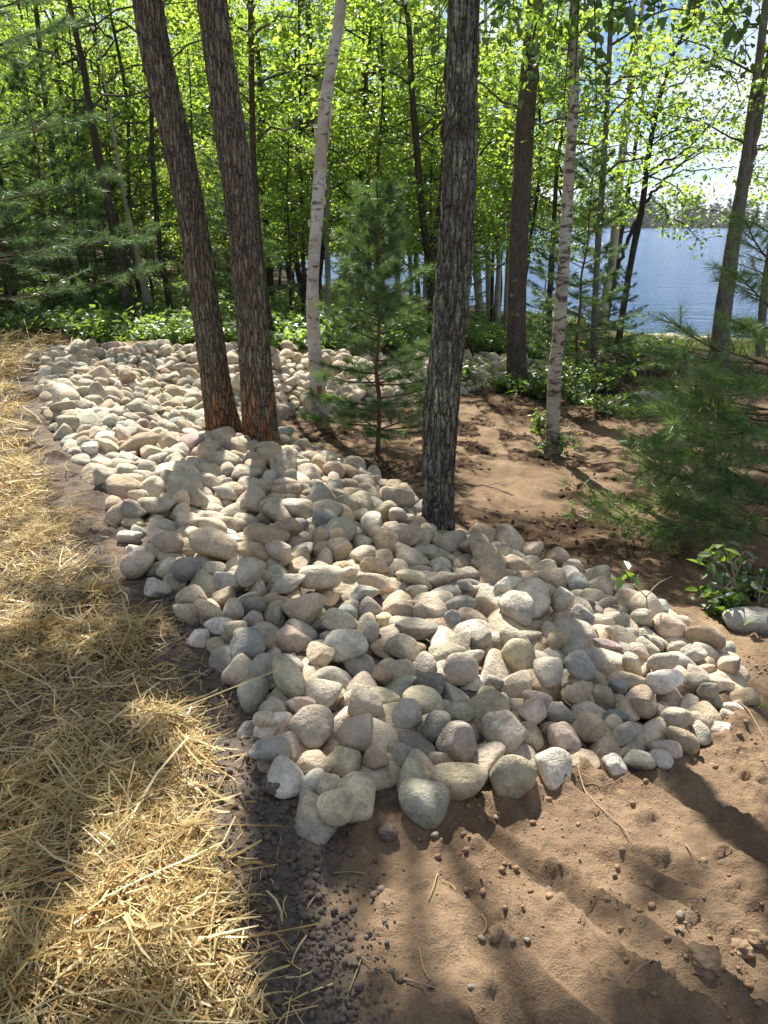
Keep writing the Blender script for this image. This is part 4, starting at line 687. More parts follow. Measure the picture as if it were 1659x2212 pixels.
-172,4368,-176,-25,-6,-96,166,133,136,10,3,1179,12838,-545,3,5,-6,198,136,125,11,3,173,10309,-531,30,-31,68,154,152,103,22,1,-1352,5457,-124,38,-20,-59,264,184,123,27,4,-594,10868,-287,-5,10,4,178,155,145,7,5,-2304,7575,-163,-13,-24,91,141,136,106,1,1,
-1837,8088,-309,7,20,-38,195,161,108,17,2,1433,11731,-736,37,6,-78,149,125,90,3,0,-2595,9063,-207,-33,9,-93,145,112,87,25,0,-2019,8643,-301,0,-13,-66,153,116,116,21,0,2051,12421,-858,34,-8,-83,158,124,106,2,6,-1186,4393,-41,51,0,-33,127,108,79,17,6,
-675,6007,-225,-31,36,59,185,137,108,23,2,822,3414,-177,-26,2,-1,145,116,115,15,10,-332,9772,-568,15,-6,-86,134,121,84,10,0,374,4393,-213,-26,0,-51,155,121,80,10,2,1801,13750,-600,31,13,7,233,164,121,21,4,-330,3046,-24,-33,-23,-40,169,161,118,11,3,
-323,3544,-51,-16,-35,63,107,103,84,22,1,1625,13094,-632,6,61,33,191,171,101,15,2,459,10266,-679,4,9,85,114,119,87,17,1,-1123,4985,-59,31,-27,-56,174,123,86,22,1,1892,13474,-625,0,-17,92,212,147,151,15,2,1702,12735,-657,15,-17,93,210,179,145,21,8,
-1122,9455,-441,-25,-15,-63,152,115,95,11,0,1634,12313,-723,1,58,7,147,137,115,26,5,-1431,10355,-98,32,22,44,132,114,104,5,2,-3354,10177,-19,3,-15,-45,189,156,98,13,1,-2202,9730,-200,-24,-31,-15,148,100,93,22,2,-1856,5395,-4,35,-44,-63,140,131,91,17,0,
1128,3483,-193,47,-6,7,110,71,76,11,2,30,3920,-136,22,16,92,140,132,84,5,8,-1748,7794,-309,15,-5,53,202,150,104,5,13,2766,13184,-844,14,-35,-87,157,111,108,26,0,-1541,6518,-146,-27,-12,18,228,172,137,16,0,-2642,8483,-147,-4,21,-2,138,135,82,9,1,
-702,9783,-447,4,24,-2,163,109,106,3,0,-2054,10625,27,13,52,79,206,164,103,18,0,-384,10805,-341,21,-46,-86,144,108,92,16,8,-1402,9853,-292,-1,31,33,152,133,117,24,2,-675,9705,-532,10,-16,-39,178,139,103,16,13,-259,10684,-358,88,25,6,109,97,77,21,2,
1567,12078,-741,-16,-25,-87,152,119,106,3,13,1024,11967,-622,-17,30,-65,178,156,142,10,1,2048,12955,-722,5,22,92,212,168,114,0,1,-2053,6168,-5,42,18,56,172,133,97,25,10,-2580,9489,-173,10,-24,-18,149,145,105,6,6,-858,3086,15,-11,-49,86,136,115,72,26,1,
-1072,10706,-134,8,-17,92,90,82,70,0,6,-2229,10425,29,15,6,-85,206,156,110,5,2,-1437,5549,-73,3,-17,-63,138,135,92,11,1,-2197,10049,-106,0,44,83,147,136,118,17,8,-1633,7212,-237,-28,-13,-60,133,107,91,11,4,513,11104,-546,-2,-23,96,189,136,97,11,1,
-2663,6531,27,31,-25,-76,202,160,134,24,11,-2737,7111,-25,-44,37,70,118,88,90,10,13,-1427,9120,-415,41,40,6,163,115,96,20,0,928,4016,-254,13,-42,-88,127,98,99,21,11,-1723,7987,-329,3,13,-64,140,140,93,16,2,-3637,10466,0,2,56,-55,252,183,172,19,0,
749,10686,-714,4,0,-60,128,127,77,6,5,-1330,6591,-194,-50,-4,43,160,153,113,0,14,1954,13885,-633,-6,-10,-86,222,173,143,20,5,-2205,9492,-204,-13,-11,-31,146,108,80,6,5,-1219,8888,-552,8,-3,4,191,138,101,3,1,1005,12500,-548,25,44,-50,168,129,102,2,5,
-3531,9424,-40,-48,48,24,182,122,93,27,6,918,4233,-327,-27,-28,44,158,127,104,17,1,5,2031,-13,55,7,1,41,45,30,22,15,1855,12780,-725,1,-49,86,178,126,100,1,0,-2350,9878,-105,51,-13,52,190,133,103,8,8,596,11948,-484,-9,17,18,163,129,87,21,1,
20,5200,-260,-17,-21,96,189,133,127,21,0,-1768,9789,-202,18,28,-60,105,88,73,26,5,-1282,8463,-540,-11,27,-69,140,109,69,27,5,1558,12426,-671,-11,16,5,196,158,123,20,0,405,4800,-363,-2,-15,6,152,117,84,29,13,-365,10577,-385,-17,-14,-80,139,111,80,20,12,
872,10979,-725,-8,-25,-73,136,122,104,23,1,-1983,5188,-3,0,18,-71,158,159,99,5,6,1967,12680,-748,8,1,99,174,142,117,11,13,330,3369,-104,-20,-30,62,149,103,71,26,2,-1778,5066,47,-13,15,9,123,83,75,10,1,974,2695,-137,0,2,96,83,83,63,10,0,
-1752,4726,3,-20,-15,96,155,126,108,18,2,-682,3414,-15,-6,7,-87,182,163,108,8,2,-2066,7172,-156,-46,14,-69,115,106,75,0,7,-2521,8947,-220,-1,-25,-24,195,157,113,15,9,598,12446,-385,9,47,45,157,156,136,3,1,-824,10442,-255,-4,-7,75,179,119,121,23,0,
439,11300,-520,-1,-21,-93,165,142,101,20,5,-1609,10067,-263,17,-32,92,181,154,148,6,7,-1143,6328,-201,23,-30,-92,175,137,98,4,2,-1567,9544,-307,-19,0,-83,131,103,94,18,8,168,5128,-259,26,3,44,180,130,110,13,3,-2772,9363,-173,-38,9,7,159,132,100,8,5,
-651,5839,-189,17,-16,95,234,172,116,16,4,115,11295,-423,-22,-2,42,161,122,116,21,5,1467,13047,-557,-9,7,-7,156,116,100,1,14,2340,13753,-730,-50,48,-16,202,137,101,9,2,2255,14213,-723,-26,22,-93,210,164,117,2,5,-1957,9086,-312,7,8,14,148,121,96,2,1,
2817,13127,-907,28,-21,-55,163,135,110,11,7,1174,3952,-270,-31,-4,91,153,113,70,0,6,-103,11522,-305,19,36,-50,151,101,100,18,1,-1782,6094,-74,19,-11,-93,229,164,150,10,1,-1985,10301,-43,14,31,4,149,137,108,7,5,-2734,7604,-73,33,18,12,162,139,108,26,7,
-3581,10199,19,16,1,58,140,106,85,26,10,2448,13817,-775,13,25,83,273,186,177,12,3,-3179,9681,-100,-4,10,-84,167,158,94,10,0,-1011,10940,-139,-43,27,-81,165,145,114,16,1,1608,12647,-641,4,6,-46,150,113,109,5,13,-2558,8537,-183,-2,-31,-89,136,123,109,22,12,
2677,14885,-803,-19,-27,-91,207,156,145,26,0,1512,12747,-614,23,-14,81,181,147,96,27,1,-187,3784,-91,10,15,98,137,100,67,5,6,1861,13644,-624,-58,55,-30,195,159,151,0,1,-2030,9337,-254,27,-16,93,163,133,110,28,1,998,11875,-635,-14,48,47,141,126,82,10,2,
-3004,9273,-90,-7,-34,-66,176,138,92,15,12,-2024,9730,-198,-38,-64,60,159,131,96,14,0,1974,12839,-730,11,-24,-78,177,157,124,16,2,-1242,7898,-433,-18,-10,83,173,130,88,16,11,-435,9717,-563,4,5,-93,173,128,116,16,7,-186,4082,-131,7,8,-90,79,67,52,21,5,
-2098,9051,-285,-14,39,89,137,114,87,1,10,-339,10118,-412,62,18,56,160,107,99,14,2,-73,10888,-423,16,28,46,200,166,165,26,1,981,11079,-743,-21,4,-30,121,95,70,22,0,-383,4890,-164,-14,0,-15,163,150,130,25,0,-3816,8485,17,-25,-23,39,137,115,100,29,1,
398,11411,-499,-5,-9,65,170,126,110,2,0,-290,10229,-441,-29,23,-77,185,151,91,19,11,-1300,9105,-431,28,13,-21,182,155,93,20,0,2164,12865,-769,-8,0,58,162,141,94,2,1,-3422,9560,-54,-34,3,-67,127,113,73,2,1,343,10257,-652,-25,-3,39,135,108,84,25,1,
1741,12300,-734,-2,26,96,122,110,82,20,3,2670,13727,-829,-20,43,62,207,145,128,10,7,2574,13509,-830,-13,-40,58,184,160,111,21,1,1061,11719,-653,29,-15,-62,159,149,132,17,2,699,12352,-467,3,23,-67,181,150,130,14,5,-477,10839,-321,34,-7,-72,186,132,100,10,4,
2366,12856,-881,-4,9,28,193,142,134,23,5,-1006,10403,-295,29,-13,75,161,116,89,22,0,-2877,8764,-77,2,26,12,223,150,115,16,1,1201,12940,-511,40,-27,-1,158,114,116,14,8,-1332,9284,-427,-50,22,-83,121,119,95,13,0,-1636,5977,-51,22,-36,90,172,127,112,16,0,
-2328,8984,-231,14,21,-41,143,111,91,15,2,-2651,6741,-15,-9,-17,33,177,144,132,27,4,-750,9580,-550,17,13,97,144,112,97,26,2,1407,12812,-597,18,37,62,129,124,108,5,0,435,11748,-468,30,14,-9,142,96,96,9,7,-1284,10031,-270,1,-9,-50,142,107,70,2,6,
-4001,9962,65,5,-15,61,193,149,128,7,5,449,12172,-410,49,28,60,199,183,156,23,2,-800,6131,-192,19,-36,-84,185,135,138,16,12,-3528,7937,8,37,-19,-69,160,141,136,20,0,1599,13256,-587,-29,12,-93,167,165,128,21,4,882,11624,-632,25,-3,-5,147,137,128,23,1,
1395,12259,-632,-42,55,-26,215,153,111,17,2,-1768,5724,-23,-28,37,15,173,139,98,15,7,-54,11646,-308,-1,22,-96,169,155,101,25,6,-1037,4818,-105,10,34,90,261,209,162,15,1,1453,12566,-627,9,1,10,214,179,112,17,7,-3347,9897,-40,-6,-32,84,143,121,121,12,12,
-254,10442,-433,-7,-8,-2,132,112,78,18,6,1255,11595,-774,29,-21,-64,154,133,108,23,6,-4131,10086,58,-32,-18,-3,157,144,111,11,2,-393,11249,-297,-33,52,-8,192,145,98,2,11,-924,9703,-488,-34,6,-26,260,173,168,6,0,950,12253,-555,25,-20,-93,127,113,87,10,0,
1748,12965,-661,-37,29,-66,201,150,113,5,1,246,10136,-642,60,14,16,174,148,99,16,8,2782,13621,-875,-35,39,84,212,177,127,29,2,260,11246,-469,-25,12,-56,156,145,118,5,1,-3271,9608,-77,51,43,49,129,114,100,12,5,-3957,9504,70,33,15,30,115,110,68,5,2,
-3627,9261,-24,19,-2,98,166,164,111,0,2,-1874,9903,-254,-17,-14,-95,166,133,120,29,0,2956,14373,-836,-37,-29,49,157,154,120,3,2,2488,12794,-896,-13,-17,86,130,101,64,5,7,-1429,6043,-104,-1,-22,-80,151,128,128,20,7,-952,3655,-7,14,5,-77,118,115,72,21,0,
-1179,9908,-309,11,-26,-96,183,120,113,15,6,-3150,9464,-82,-14,-25,-94,182,123,101,14,1,-1175,8999,-486,14,-25,38,141,100,101,21,7,-351,3945,-92,-5,1,-76,122,115,76,5,12,1102,11404,-752,-20,4,54,177,158,129,20,3,983,11350,-729,-23,16,-63,201,144,140,12,3,
1181,11544,-677,-16,20,70,143,97,81,27,2,-3235,9938,-46,4,-2,62,154,137,113,20,5,-3501,10284,23,36,36,-63,146,126,120,20,0,-333,6418,-368,-40,14,-86,111,106,71,6,12,1635,13445,-588,13,-3,-74,226,150,136,14,0,-125,4258,-166,25,-32,-82,145,109,99,26,0,
-1905,10379,-124,-17,6,79,203,156,123,9,5,-819,4164,-63,-43,28,-85,130,129,95,3,4,-4056,9131,17,28,-30,-57,141,110,93,23,12,-2588,8752,-196,-5,-7,-13,123,114,81,14,3,-2564,8138,-162,30,-9,94,144,114,110,19,0,2414,14317,-755,-14,-44,54,174,142,143,16,5,
77,11591,-378,36,60,70,136,108,78,16,5,-1319,5967,-140,-37,16,-6,158,127,96,2,0,425,11561,-509,-21,12,97,175,142,106,10,3,-2636,6115,15,-10,-18,-30,126,124,101,6,5,-1139,7807,-444,-32,-43,-84,148,138,96,4,7,-310,5509,-260,43,14,28,148,121,117,20,1,
-1076,7276,-367,45,17,28,172,144,114,1,1,-1952,10507,-11,10,15,55,140,120,74,22,1,-2402,6964,-59,-48,13,72,140,124,97,28,6,2109,13419,-748,41,5,59,165,145,95,26,0,-20,4063,-76,34,33,88,150,129,86,22,0,2364,12687,-885,0,13,14,135,90,70,26,0,
1789,12149,-834,22,-6,-90,199,139,95,1,7,-2878,9192,-145,-15,29,37,89,73,70,3,7,-1910,9470,-328,-29,41,14,202,178,140,1,5,829,10830,-723,-20,-19,-33,136,118,82,1,8,-312,4119,-119,-38,36,-55,240,166,125,5,4,-1444,9661,-391,-8,29,56,153,154,124,6,1,
-812,3841,-34,-38,8,89,146,133,121,1,2,-1353,10286,-262,-23,-5,-93,263,209,173,11,6,500,4867,-395,-4,-29,-93,156,112,104,11,10,243,1974,-43,46,-33,-41,129,104,81,13,5,2675,13065,-903,-23,4,29,262,201,152,3,13,282,11082,-478,45,-15,85,125,128,106,4,11,
-980,3396,9,1,-5,-26,226,159,151,26,3,2493,13209,-823,3,9,33,177,156,116,6,10,-1320,10420,-176,15,-25,-8,171,130,94,21,7,-156,10364,-438,27,-1,-95,171,144,103,25,0,-1144,5228,-131,6,-30,-95,188,173,160,1,5,-555,2941,-1,17,23,-85,93,75,65,0,1,
-2360,8866,-233,40,-3,-51,190,134,103,11,0,-3569,8879,-5,33,2,66,134,120,74,0,2,1734,13273,-633,-5,15,44,165,133,122,16,1,-2615,10081,-112,-6,18,86,149,144,123,9,1,-936,5034,-83,-15,2,-5,152,149,101,7,4,-2969,9163,-126,-34,6,85,174,148,144,7,3,
-500,9764,-475,-28,-17,84,163,124,84,24,3,1329,12450,-630,-26,14,-17,209,169,131,10,2,-97,5661,-373,11,-24,29,161,120,86,0,0,119,11666,-388,-5,-13,-98,137,118,101,19,5,-2023,7762,-246,7,3,8,166,136,124,0,2,-1157,9186,-535,-10,8,-55,181,162,108,16,2,
-2248,6262,-68,-6,20,-94,201,162,121,25,2,-1566,5741,-62,78,29,17,157,102,76,6,3,-1167,7157,-330,-2,8,-29,153,146,102,2,2,-1925,8972,-303,0,31,-9,107,97,65,5,1,-1531,5037,3,0,-22,-76,150,119,97,20,0,-74,3888,-118,4,-14,13,171,131,122,7,2,
-1129,4690,-78,10,-11,73,215,163,105,11,11,-2149,6119,-11,29,-13,-2,141,109,105,6,6,2151,12641,-860,2,12,-94,122,111,82,25,1,-299,10782,-434,-49,-7,-75,189,165,138,23,1,-2498,7127,-60,-1,23,92,163,129,108,26,1,1889,12910,-737,63,3,65,178,172,113,17,3,
2130,12763,-792,-5,-3,96,178,123,82,24,10,2429,13393,-793,35,22,-39,166,136,91,1,7,-1875,10197,-140,-6,12,-9,155,118,85,19,5,-3382,8622,-6,-41,-23,-75,128,108,101,15,3,-1828,4816,6,2,-8,94,178,128,106,22,11,277,10965,-501,-8,-13,11,167,132,94,5,1,
-1420,4313,-5,6,36,25,139,115,79,14,5,-845,5961,-148,17,33,52,213,185,135,21,11,2484,12923,-894,2,12,-86,210,160,140,0,5,-1347,8359,-454,-21,-9,-1,103,85,68,3,1,-4009,9793,18,46,55,17,184,138,112,17,2,-1810,9433,-259,-5,26,-84,201,141,136,24,2,
-2480,6464,-1,-21,-20,18,171,137,124,24,9,2833,13724,-833,-4,33,-94,152,122,87,15,13,1140,12663,-567,-23,44,-19,107,89,67,13,5,-2267,10309,-86,-15,-26,-91,109,88,85,5,1,-2782,10144,-90,-8,-13,-41,202,198,179,0,2,-2683,9462,-174,-1,16,98,124,121,87,22,1,
-2738,10326,-29,3,-1,-51,120,115,89,6,10,-1132,4143,-25,17,31,93,146,130,101,15,12,2989,14171,-888,19,22,78,136,123,97,5,3,-1285,4782,6,13,11,-93,190,131,119,23,6,-2209,7343,-174,34,25,79,117,91,66,4,2,-2449,8246,-198,39,19,80,129,99,92,29,8,
2492,14482,-792,-14,-11,-41,248,197,169,15,0,-3068,10162,-31,-16,7,-98,125,116,70,0,1,-3109,8732,-68,-17,-18,77,174,136,112,10,3,-3896,10154,48,28,-1,74,119,108,75,16,2,1258,12753,-555,-5,7,100,159,103,78,4,6,111,9867,-642,26,0,81,104,87,75,16,5,
-1073,9367,-534,4,17,-65,165,129,135,2,0,322,10819,-518,9,16,92,197,137,124,20,3,2309,13588,-767,20,18,-92,190,147,133,25,1,-1393,10024,-262,-43,-4,62,122,98,73,0,9,-393,5400,-211,35,26,-51,96,82,76,26,1,-667,6629,-332,19,0,-40,142,123,89,18,0,
1881,12638,-730,16,7,-51,135,106,82,5,0,-2810,9931,-55,-22,-1,58,136,96,92,21,6,879,11155,-653,49,-40,6,197,158,132,17,6,-1701,6400,-148,-34,-28,-73,151,135,83,6,8,1413,11873,-707,8,24,-87,135,110,74,16,4,974,12641,-525,-52,-46,70,156,139,86,25,0,
1,9988,-598,42,8,3,140,112,84,16,7,2701,14670,-833,32,18,3,177,157,126,15,6,-1224,10402,-211,-21,4,31,130,125,104,12,0,-1678,5656,-61,-40,-16,84,140,126,91,25,1,-1165,9058,-548,-25,-6,-83,133,107,82,1,0,1699,12271,-807,-7,-37,-78,177,145,110,20,8,
187,4696,-220,34,0,91,113,95,69,7,1,1761,13407,-642,-20,22,-62,176,159,107,5,5,-1478,10276,-235,11,27,91,148,127,115,22,3,-1233,5221,-46,24,12,-59,184,142,99,0,7,555,3998,-221,-40,-38,44,206,160,137,9,0,218,2120,-44,-37,-23,64,113,87,82,14,5,
-738,4806,-122,0,-30,95,123,109,73,15,5,-899,5727,-228,12,22,-34,218,188,165,20,1,-2586,9590,-213,20,-11,94,219,195,136,17,0,-1265,10905,-127,-11,-3,-99,140,121,78,7,1,-1756,9039,-386,60,5,8,114,110,75,10,2,-149,9882,-577,-15,-13,-98,170,132,120,27,1,
-1616,9347,-317,-8,9,93,183,162,97,23,4,2619,12944,-900,-6,-31,-87,128,115,99,4,3,-993,10577,-196,-15,-1,-97,129,105,68,1,1,-1099,10154,-279,-25,24,-57,162,137,123,22,5,501,10820,-582,-21,9,44,122,86,70,21,1,2811,13819,-840,-11,-48,-86,175,149,143,25,12,
-1806,8664,-375,-20,29,22,195,166,100,10,2,-3716,9152,17,-20,-17,33,178,115,107,20,1,-3469,10446,58,5,28,85,116,105,76,1,6,-722,10051,-357,16,21,80,145,120,91,0,2,2271,12605,-877,-11,3,-95,91,82,68,25,3,-749,4475,-105,-7,29,51,141,135,83,20,11,
-2515,6118,-6,-22,-8,65,120,98,79,15,3,-3560,8387,20,-8,49,-55,126,110,92,26,6,-1240,9236,-468,17,23,-95,144,113,115,21,7,-455,3381,-27,46,8,0,179,62,80,29,0,-367,10725,-378,72,-32,61,111,103,99,17,2,-1035,5883,-168,2,23,92,196,129,122,22,0,
-2821,10397,9,0,6,-47,135,96,94,20,1,-1792,10260,-91,-2,2,-86,147,132,97,24,10,326,5142,-353,19,35,28,143,118,79,10,5,1042,12424,-589,57,-15,-13,125,117,75,0,1,-2095,7310,-183,-28,39,-33,194,159,111,1,0,-3489,7817,12,39,38,78,131,94,79,18,10,
-538,11260,-200,26,-16,38,152,116,114,5,1,1271,13021,-515,14,-21,65,128,93,67,0,8,-588,6355,-299,10,29,84,186,124,128,26,0,-815,9799,-488,20,-26,75,236,205,151,6,2,210,4953,-342,12,-40,83,172,157,138,9,5,1267,3591,-278,1,-1,45,148,118,104,18,2,
-869,7071,-364,42,21,15,159,119,114,10,1,-3437,8874,0,3,32,84,187,127,126,24,10,-583,6741,-387,12,46,-83,153,121,75,1,0,-3126,7050,12,15,-36,-10,119,82,71,7,3,-514,5727,-291,7,-40,88,178,139,113,25,6,-1903,7172,-191,-15,-5,0,171,133,105,15,1,
1043,12139,-584,11,34,-88,111,84,86,5,5,-2685,7050,-77,18,8,81,238,177,134,25,5,-682,3800,-42,35,-8,-10,160,110,104,11,1,-1048,10559,-269,29,-24,91,199,162,108,2,5,508,4302,-223,20,-34,-37,176,156,139,11,6,-3660,9426,-34,-7,-11,30,169,138,112,15,4,
90,11036,-429,9,7,70,204,151,105,8,12,-1222,4887,-28,41,-26,-75,146,101,79,15,7,403,11050,-502,-27,-24,-70,105,103,91,15,0,2169,13966,-706,2,0,35,198,169,116,7,7,-285,10538,-434,-5,2,64,125,111,96,8,6,-3790,8697,67,18,19,3,127,90,86,13,1,
2082,12654,-808,32,-21,-52,167,120,103,23,14,-1276,7197,-383,13,11,-68,209,160,103,5,2,-761,11107,-250,-22,56,80,179,134,104,10,1,-2308,7470,-132,-33,19,-92,128,95,71,8,2,702,11822,-526,1,17,9,166,131,93,16,0,868,11321,-642,-25,-19,-14,172,132,96,0,1,
226,2442,-54,-32,19,7,114,95,94,10,1,-1160,6988,-368,-16,8,-80,196,181,132,5,5,-1630,6694,-180,-15,-23,-38,124,115,94,24,1,-3556,8062,2,-3,39,-92,164,127,116,26,2,2919,13613,-845,39,19,-90,142,130,121,20,12,-3239,10548,49,-35,-2,55,162,113,81,15,1,
-1454,9521,-415,7,46,83,175,118,98,10,1,-1049,5112,-133,10,5,33,146,116,86,16,1,653,12250,-470,-12,-6,24,143,103,81,6,1,1692,12516,-743,-27,-16,51,150,145,123,22,5,-1324,8657,-455,-13,-2,-98,118,88,78,27,0,-853,5480,-205,-2,48,-48,188,135,102,27,8,
-1652,7120,-261,43,21,88,134,129,105,15,5,1244,3703,-293,-53,-23,26,97,90,72,3,2,-1698,9957,-274,6,21,9,229,193,152,24,3,-3314,7801,59,9,-58,-67,173,117,99,29,8,-143,11443,-371,-8,9,-99,131,125,101,5,4,-536,10156,-428,-23,-3,37,98,94,76,1,6,
574,10966,-599,11,49,-8,135,128,90,17,3,-2693,6422,57,19,32,92,134,88,89,12,8,539,12287,-396,10,38,-42,187,158,106,23,0,425,3703,-157,-13,8,-66,126,113,84,12,6,-1975,6813,-111,-11,-39,-89,146,121,88,22,1,1482,12004,-785,6,17,42,150,144,119,6,1,
-2093,9515,-289,25,37,-47,176,137,115,5,7,-3949,8956,8,-1,-12,2,154,113,103,7,0,317,11668,-436,-62,32,-43,187,162,98,13,0,-2392,9280,-283,-2,-23,73,224,185,138,21,0,-2016,5063,13,-41,1,-52,98,85,57,26,1,-212,6237,-350,-57,1,-77,258,183,128,17,1,
-724,6301,-279,-39,-3,67,170,129,90,25,2,-2734,8748,-117,38,-23,-89,189,151,97,11,0,-2726,9979,-31,3,-49,-15,147,141,91,15,1,-3087,9729,-159,33,-4,-83,170,150,105,15,5,2620,14343,-843,-30,16,-27,183,141,116,20,1,-3206,9810,-141,10,4,-99,223,193,126,5,7,
831,11872,-606,-16,12,-58,155,140,101,29,11,-2060,6476,-106,32,20,-25,117,108,69,10,7,-70,10136,-502,9,-20,96,143,95,70,22,6,-2563,9968,-141,-30,8,47,208,144,112,25,0,-796,10950,-199,-34,35,-86,176,127,111,6,2,-4237,9716,11,26,2,-82,141,105,94,0,13,
-2614,9299,-257,-66,-20,23,127,118,77,11,6,2321,13029,-803,-30,-16,1,165,134,100,0,13,-2662,9696,-189,13,-19,-96,189,158,134,0,6,894,3329,-176,-17,-3,98,169,131,100,13,5,-3531,9219,-60,21,11,44,143,129,121,26,12,-2146,9320,-226,-18,22,81,171,137,90,21,4,
-2919,8154,-74,-10,20,-63,141,127,98,10,2,1007,12752,-519,-6,2,98,174,144,108,27,1,852,3528,-197,-14,-9,19,168,114,111,7,0,870,12361,-535,-7,13,-97,248,176,125,27,1,-3454,9991,-38,14,-38,-80,179,149,92,1,1,-280,9912,-548,1,3,-98,154,125,98,16,2,
1208,12650,-638,-3,20,95,177,147,114,15,10,-1193,3807,6,19,-30,38,132,93,70,15,10,-906,9976,-372,-8,-24,75,174,136,96,14,13,-1361,8556,-524,0,-3,86,266,206,143,10,0,-2891,8980,-124,-36,12,-71,198,177,122,13,3,2206,13227,-762,6,0,-100,234,170,118,18,2,
-1537,4277,11,21,0,-72,148,111,82,5,14,2090,13851,-709,-47,30,-67,156,109,86,18,4,-844,3364,0,13,-19,-59,172,137,93,11,2,-74,10565,-517,-33,9,-28,154,121,100,15,6,-1354,7607,-340,-8,-6,31,210,168,98,20,4,1925,12476,-834,-28,-2,73,158,126,105,25,2,
-2937,10242,-63,42,-19,-70,120,100,81,10,1,-545,10989,-337,27,-17,83,182,176,129,20,0,-2472,8432,-263,30,44,64,209,181,151,15,1,1477,12884,-604,16,-56,-79,174,119,92,6,0,-1029,3808,-10,-7,-26,-77,174,151,98,23,1,2144,13570,-739,-9,-26,92,172,136,94,11,5,
1948,12347,-848,-54,27,-33,104,96,72,16,5,-914,4738,-114,-12,15,-63,181,165,99,16,5,-2600,7479,-117,-15,-22,80,141,109,80,16,4,-2048,9424,-274,3,41,-82,142,125,99,11,1,2363,14567,-758,32,27,13,169,151,112,12,1,-442,10412,-433,29,-3,-2,180,146,97,16,9,
1150,12423,-621,28,0,83,161,158,121,6,1,-435,5311,-231,25,-30,92,135,119,79,19,0,1439,11782,-795,-16,-12,25,145,104,72,11,1,1625,12136,-803,-19,-6,14,141,124,75,21,4,790,12463,-505,73,46,-16,168,116,103,3,5,-1394,5374,-72,54,-22,-35,149,124,96,12,8,
-2549,8225,-192,46,-16,81,146,116,105,1,8,1194,13170,-551,5,25,95,156,128,93,10,1,-2495,9826,-139,14,-28,-63,138,129,95,27,3,621,10839,-617,13,23,1,138,95,96,9,1,442,3262,-106,16,-4,38,118,85,74,21,1,448,4964,-399,15,12,98,117,108,81,23,2,
2067,13640,-710,27,-4,27,125,105,94,14,2,-1803,7561,-237,-22,8,62,180,163,114,22,0,-3029,9861,-46,35,27,64,201,156,110,17,1,-1764,6270,-88,-37,-12,71,145,103,96,6,11,-442,6329,-342,-12,-8,97,183,138,101,6,5,-366,5948,-353,31,14,60,145,108,105,23,0,
-1773,8560,-380,-47,-40,40,110,93,73,2,4,860,12098,-608,-13,30,92,107,105,73,10,6,-1952,5517,-38,-15,18,97,172,148,98,5,1,-2511,10528,3,24,-39,-86,135,99,68,1,5,-3184,9583,-95,-11,-5,-65,122,118,96,0,0,-1152,10839,-149,-47,15,-18,105,104,67,21,10,
-1928,9273,-355,11,45,-77,124,108,75,16,3,118,10805,-460,-20,-27,75,155,120,73,7,12,1104,12294,-592,-49,13,-86,125,111,80,8,1,11,4772,-186,-25,-16,-35,195,145,122,16,12,35,12006,-366,-5,1,39,181,143,107,16,2,809,11679,-580,-9,-9,-39,148,127,91,2,10,
-1081,10768,-212,32,-7,-73,249,188,134,23,11,-2572,7291,-60,-3,6,-54,157,123,88,13,5,555,4700,-352,-25,3,83,115,96,82,6,5,-1871,9075,-392,-16,-21,-1,158,127,78,0,0,934,2946,-143,13,3,87,139,111,88,23,5,-519,10228,-443,0,31,-88,131,112,89,6,1,
-1354,8332,-517,-10,21,-33,178,142,100,17,2,-1086,10327,-315,-8,22,84,187,186,110,6,0,-1465,4667,-30,12,-16,-20,165,155,116,0,10,-592,10456,-350,19,-22,-86,122,116,79,15,5,-2456,8683,-223,-26,44,-65,162,116,87,20,3,-3182,7911,-16,-8,16,81,125,110,75,15,5,
-2914,10030,-81,18,10,-89,150,120,77,6,2,239,3611,-120,2,10,56,166,132,90,11,8,-281,11138,-303,47,-7,-69,148,123,106,23,3,3032,14524,-863,-43,20,-36,119,94,82,13,6,1330,11983,-754,45,44,60,221,194,152,25,0,613,12570,-465,18,-35,-91,251,202,145,18,0,
-1236,9448,-455,35,-25,-53,131,110,71,15,2,-2246,7533,-230,-15,-5,98,166,119,100,17,6,-2411,5888,-1,4,0,-35,152,100,100,2,1,-69,11917,-345,23,-7,53,229,145,125,18,5,-2730,10461,-10,-23,-2,-73,149,121,71,5,1,3130,14471,-887,-17,32,14,128,97,93,26,1,
-1759,9822,-294,20,47,55,202,164,114,27,8,-3778,10393,-10,27,7,-86,195,154,95,27,5,-1502,10644,-61,8,-38,90,198,129,111,9,11,69,2326,-35,-16,-39,79,129,94,81,24,2,778,11191,-612,46,14,58,194,136,102,13,10,-2802,6665,74,30,-4,-58,201,157,94,4,1,
1328,12906,-558,-16,33,-69,130,126,74,6,0,-2267,7766,-203,3,13,99,160,125,87,0,8,-560,3832,-57,-12,28,-61,126,97,102,16,14,-2721,7217,-89,-22,8,79,184,129,106,11,14,-2166,7203,-178,4,2,-99,131,100,77,13,0,-3159,9936,-121,32,-6,37,148,106,75,9,2,
2858,13243,-909,7,-16,-98,163,154,105,18,5,-3017,10160,-80,-25,-54,63,124,98,70,15,12,-66,4107,-150,-7,0,97,143,122,92,15,2,-1130,5720,-140,16,-8,97,140,103,84,20,11,-2294,8485,-228,-47,45,-76,136,95,75,4,8,-1992,9377,-328,13,3,64,152,108,80,1,7,
741,12680,-489,-12,-19,71,153,150,101,11,8,835,4035,-222,-25,-4,35,131,103,79,5,3,-3328,9218,-93,9,-21,89,147,145,93,18,1,-3834,8686,5,20,25,94,149,113,87,0,9,1767,12389,-757,14,-24,96,153,146,88,5,1,1160,2838,-168,-13,-7,-87,122,89,63,25,9,
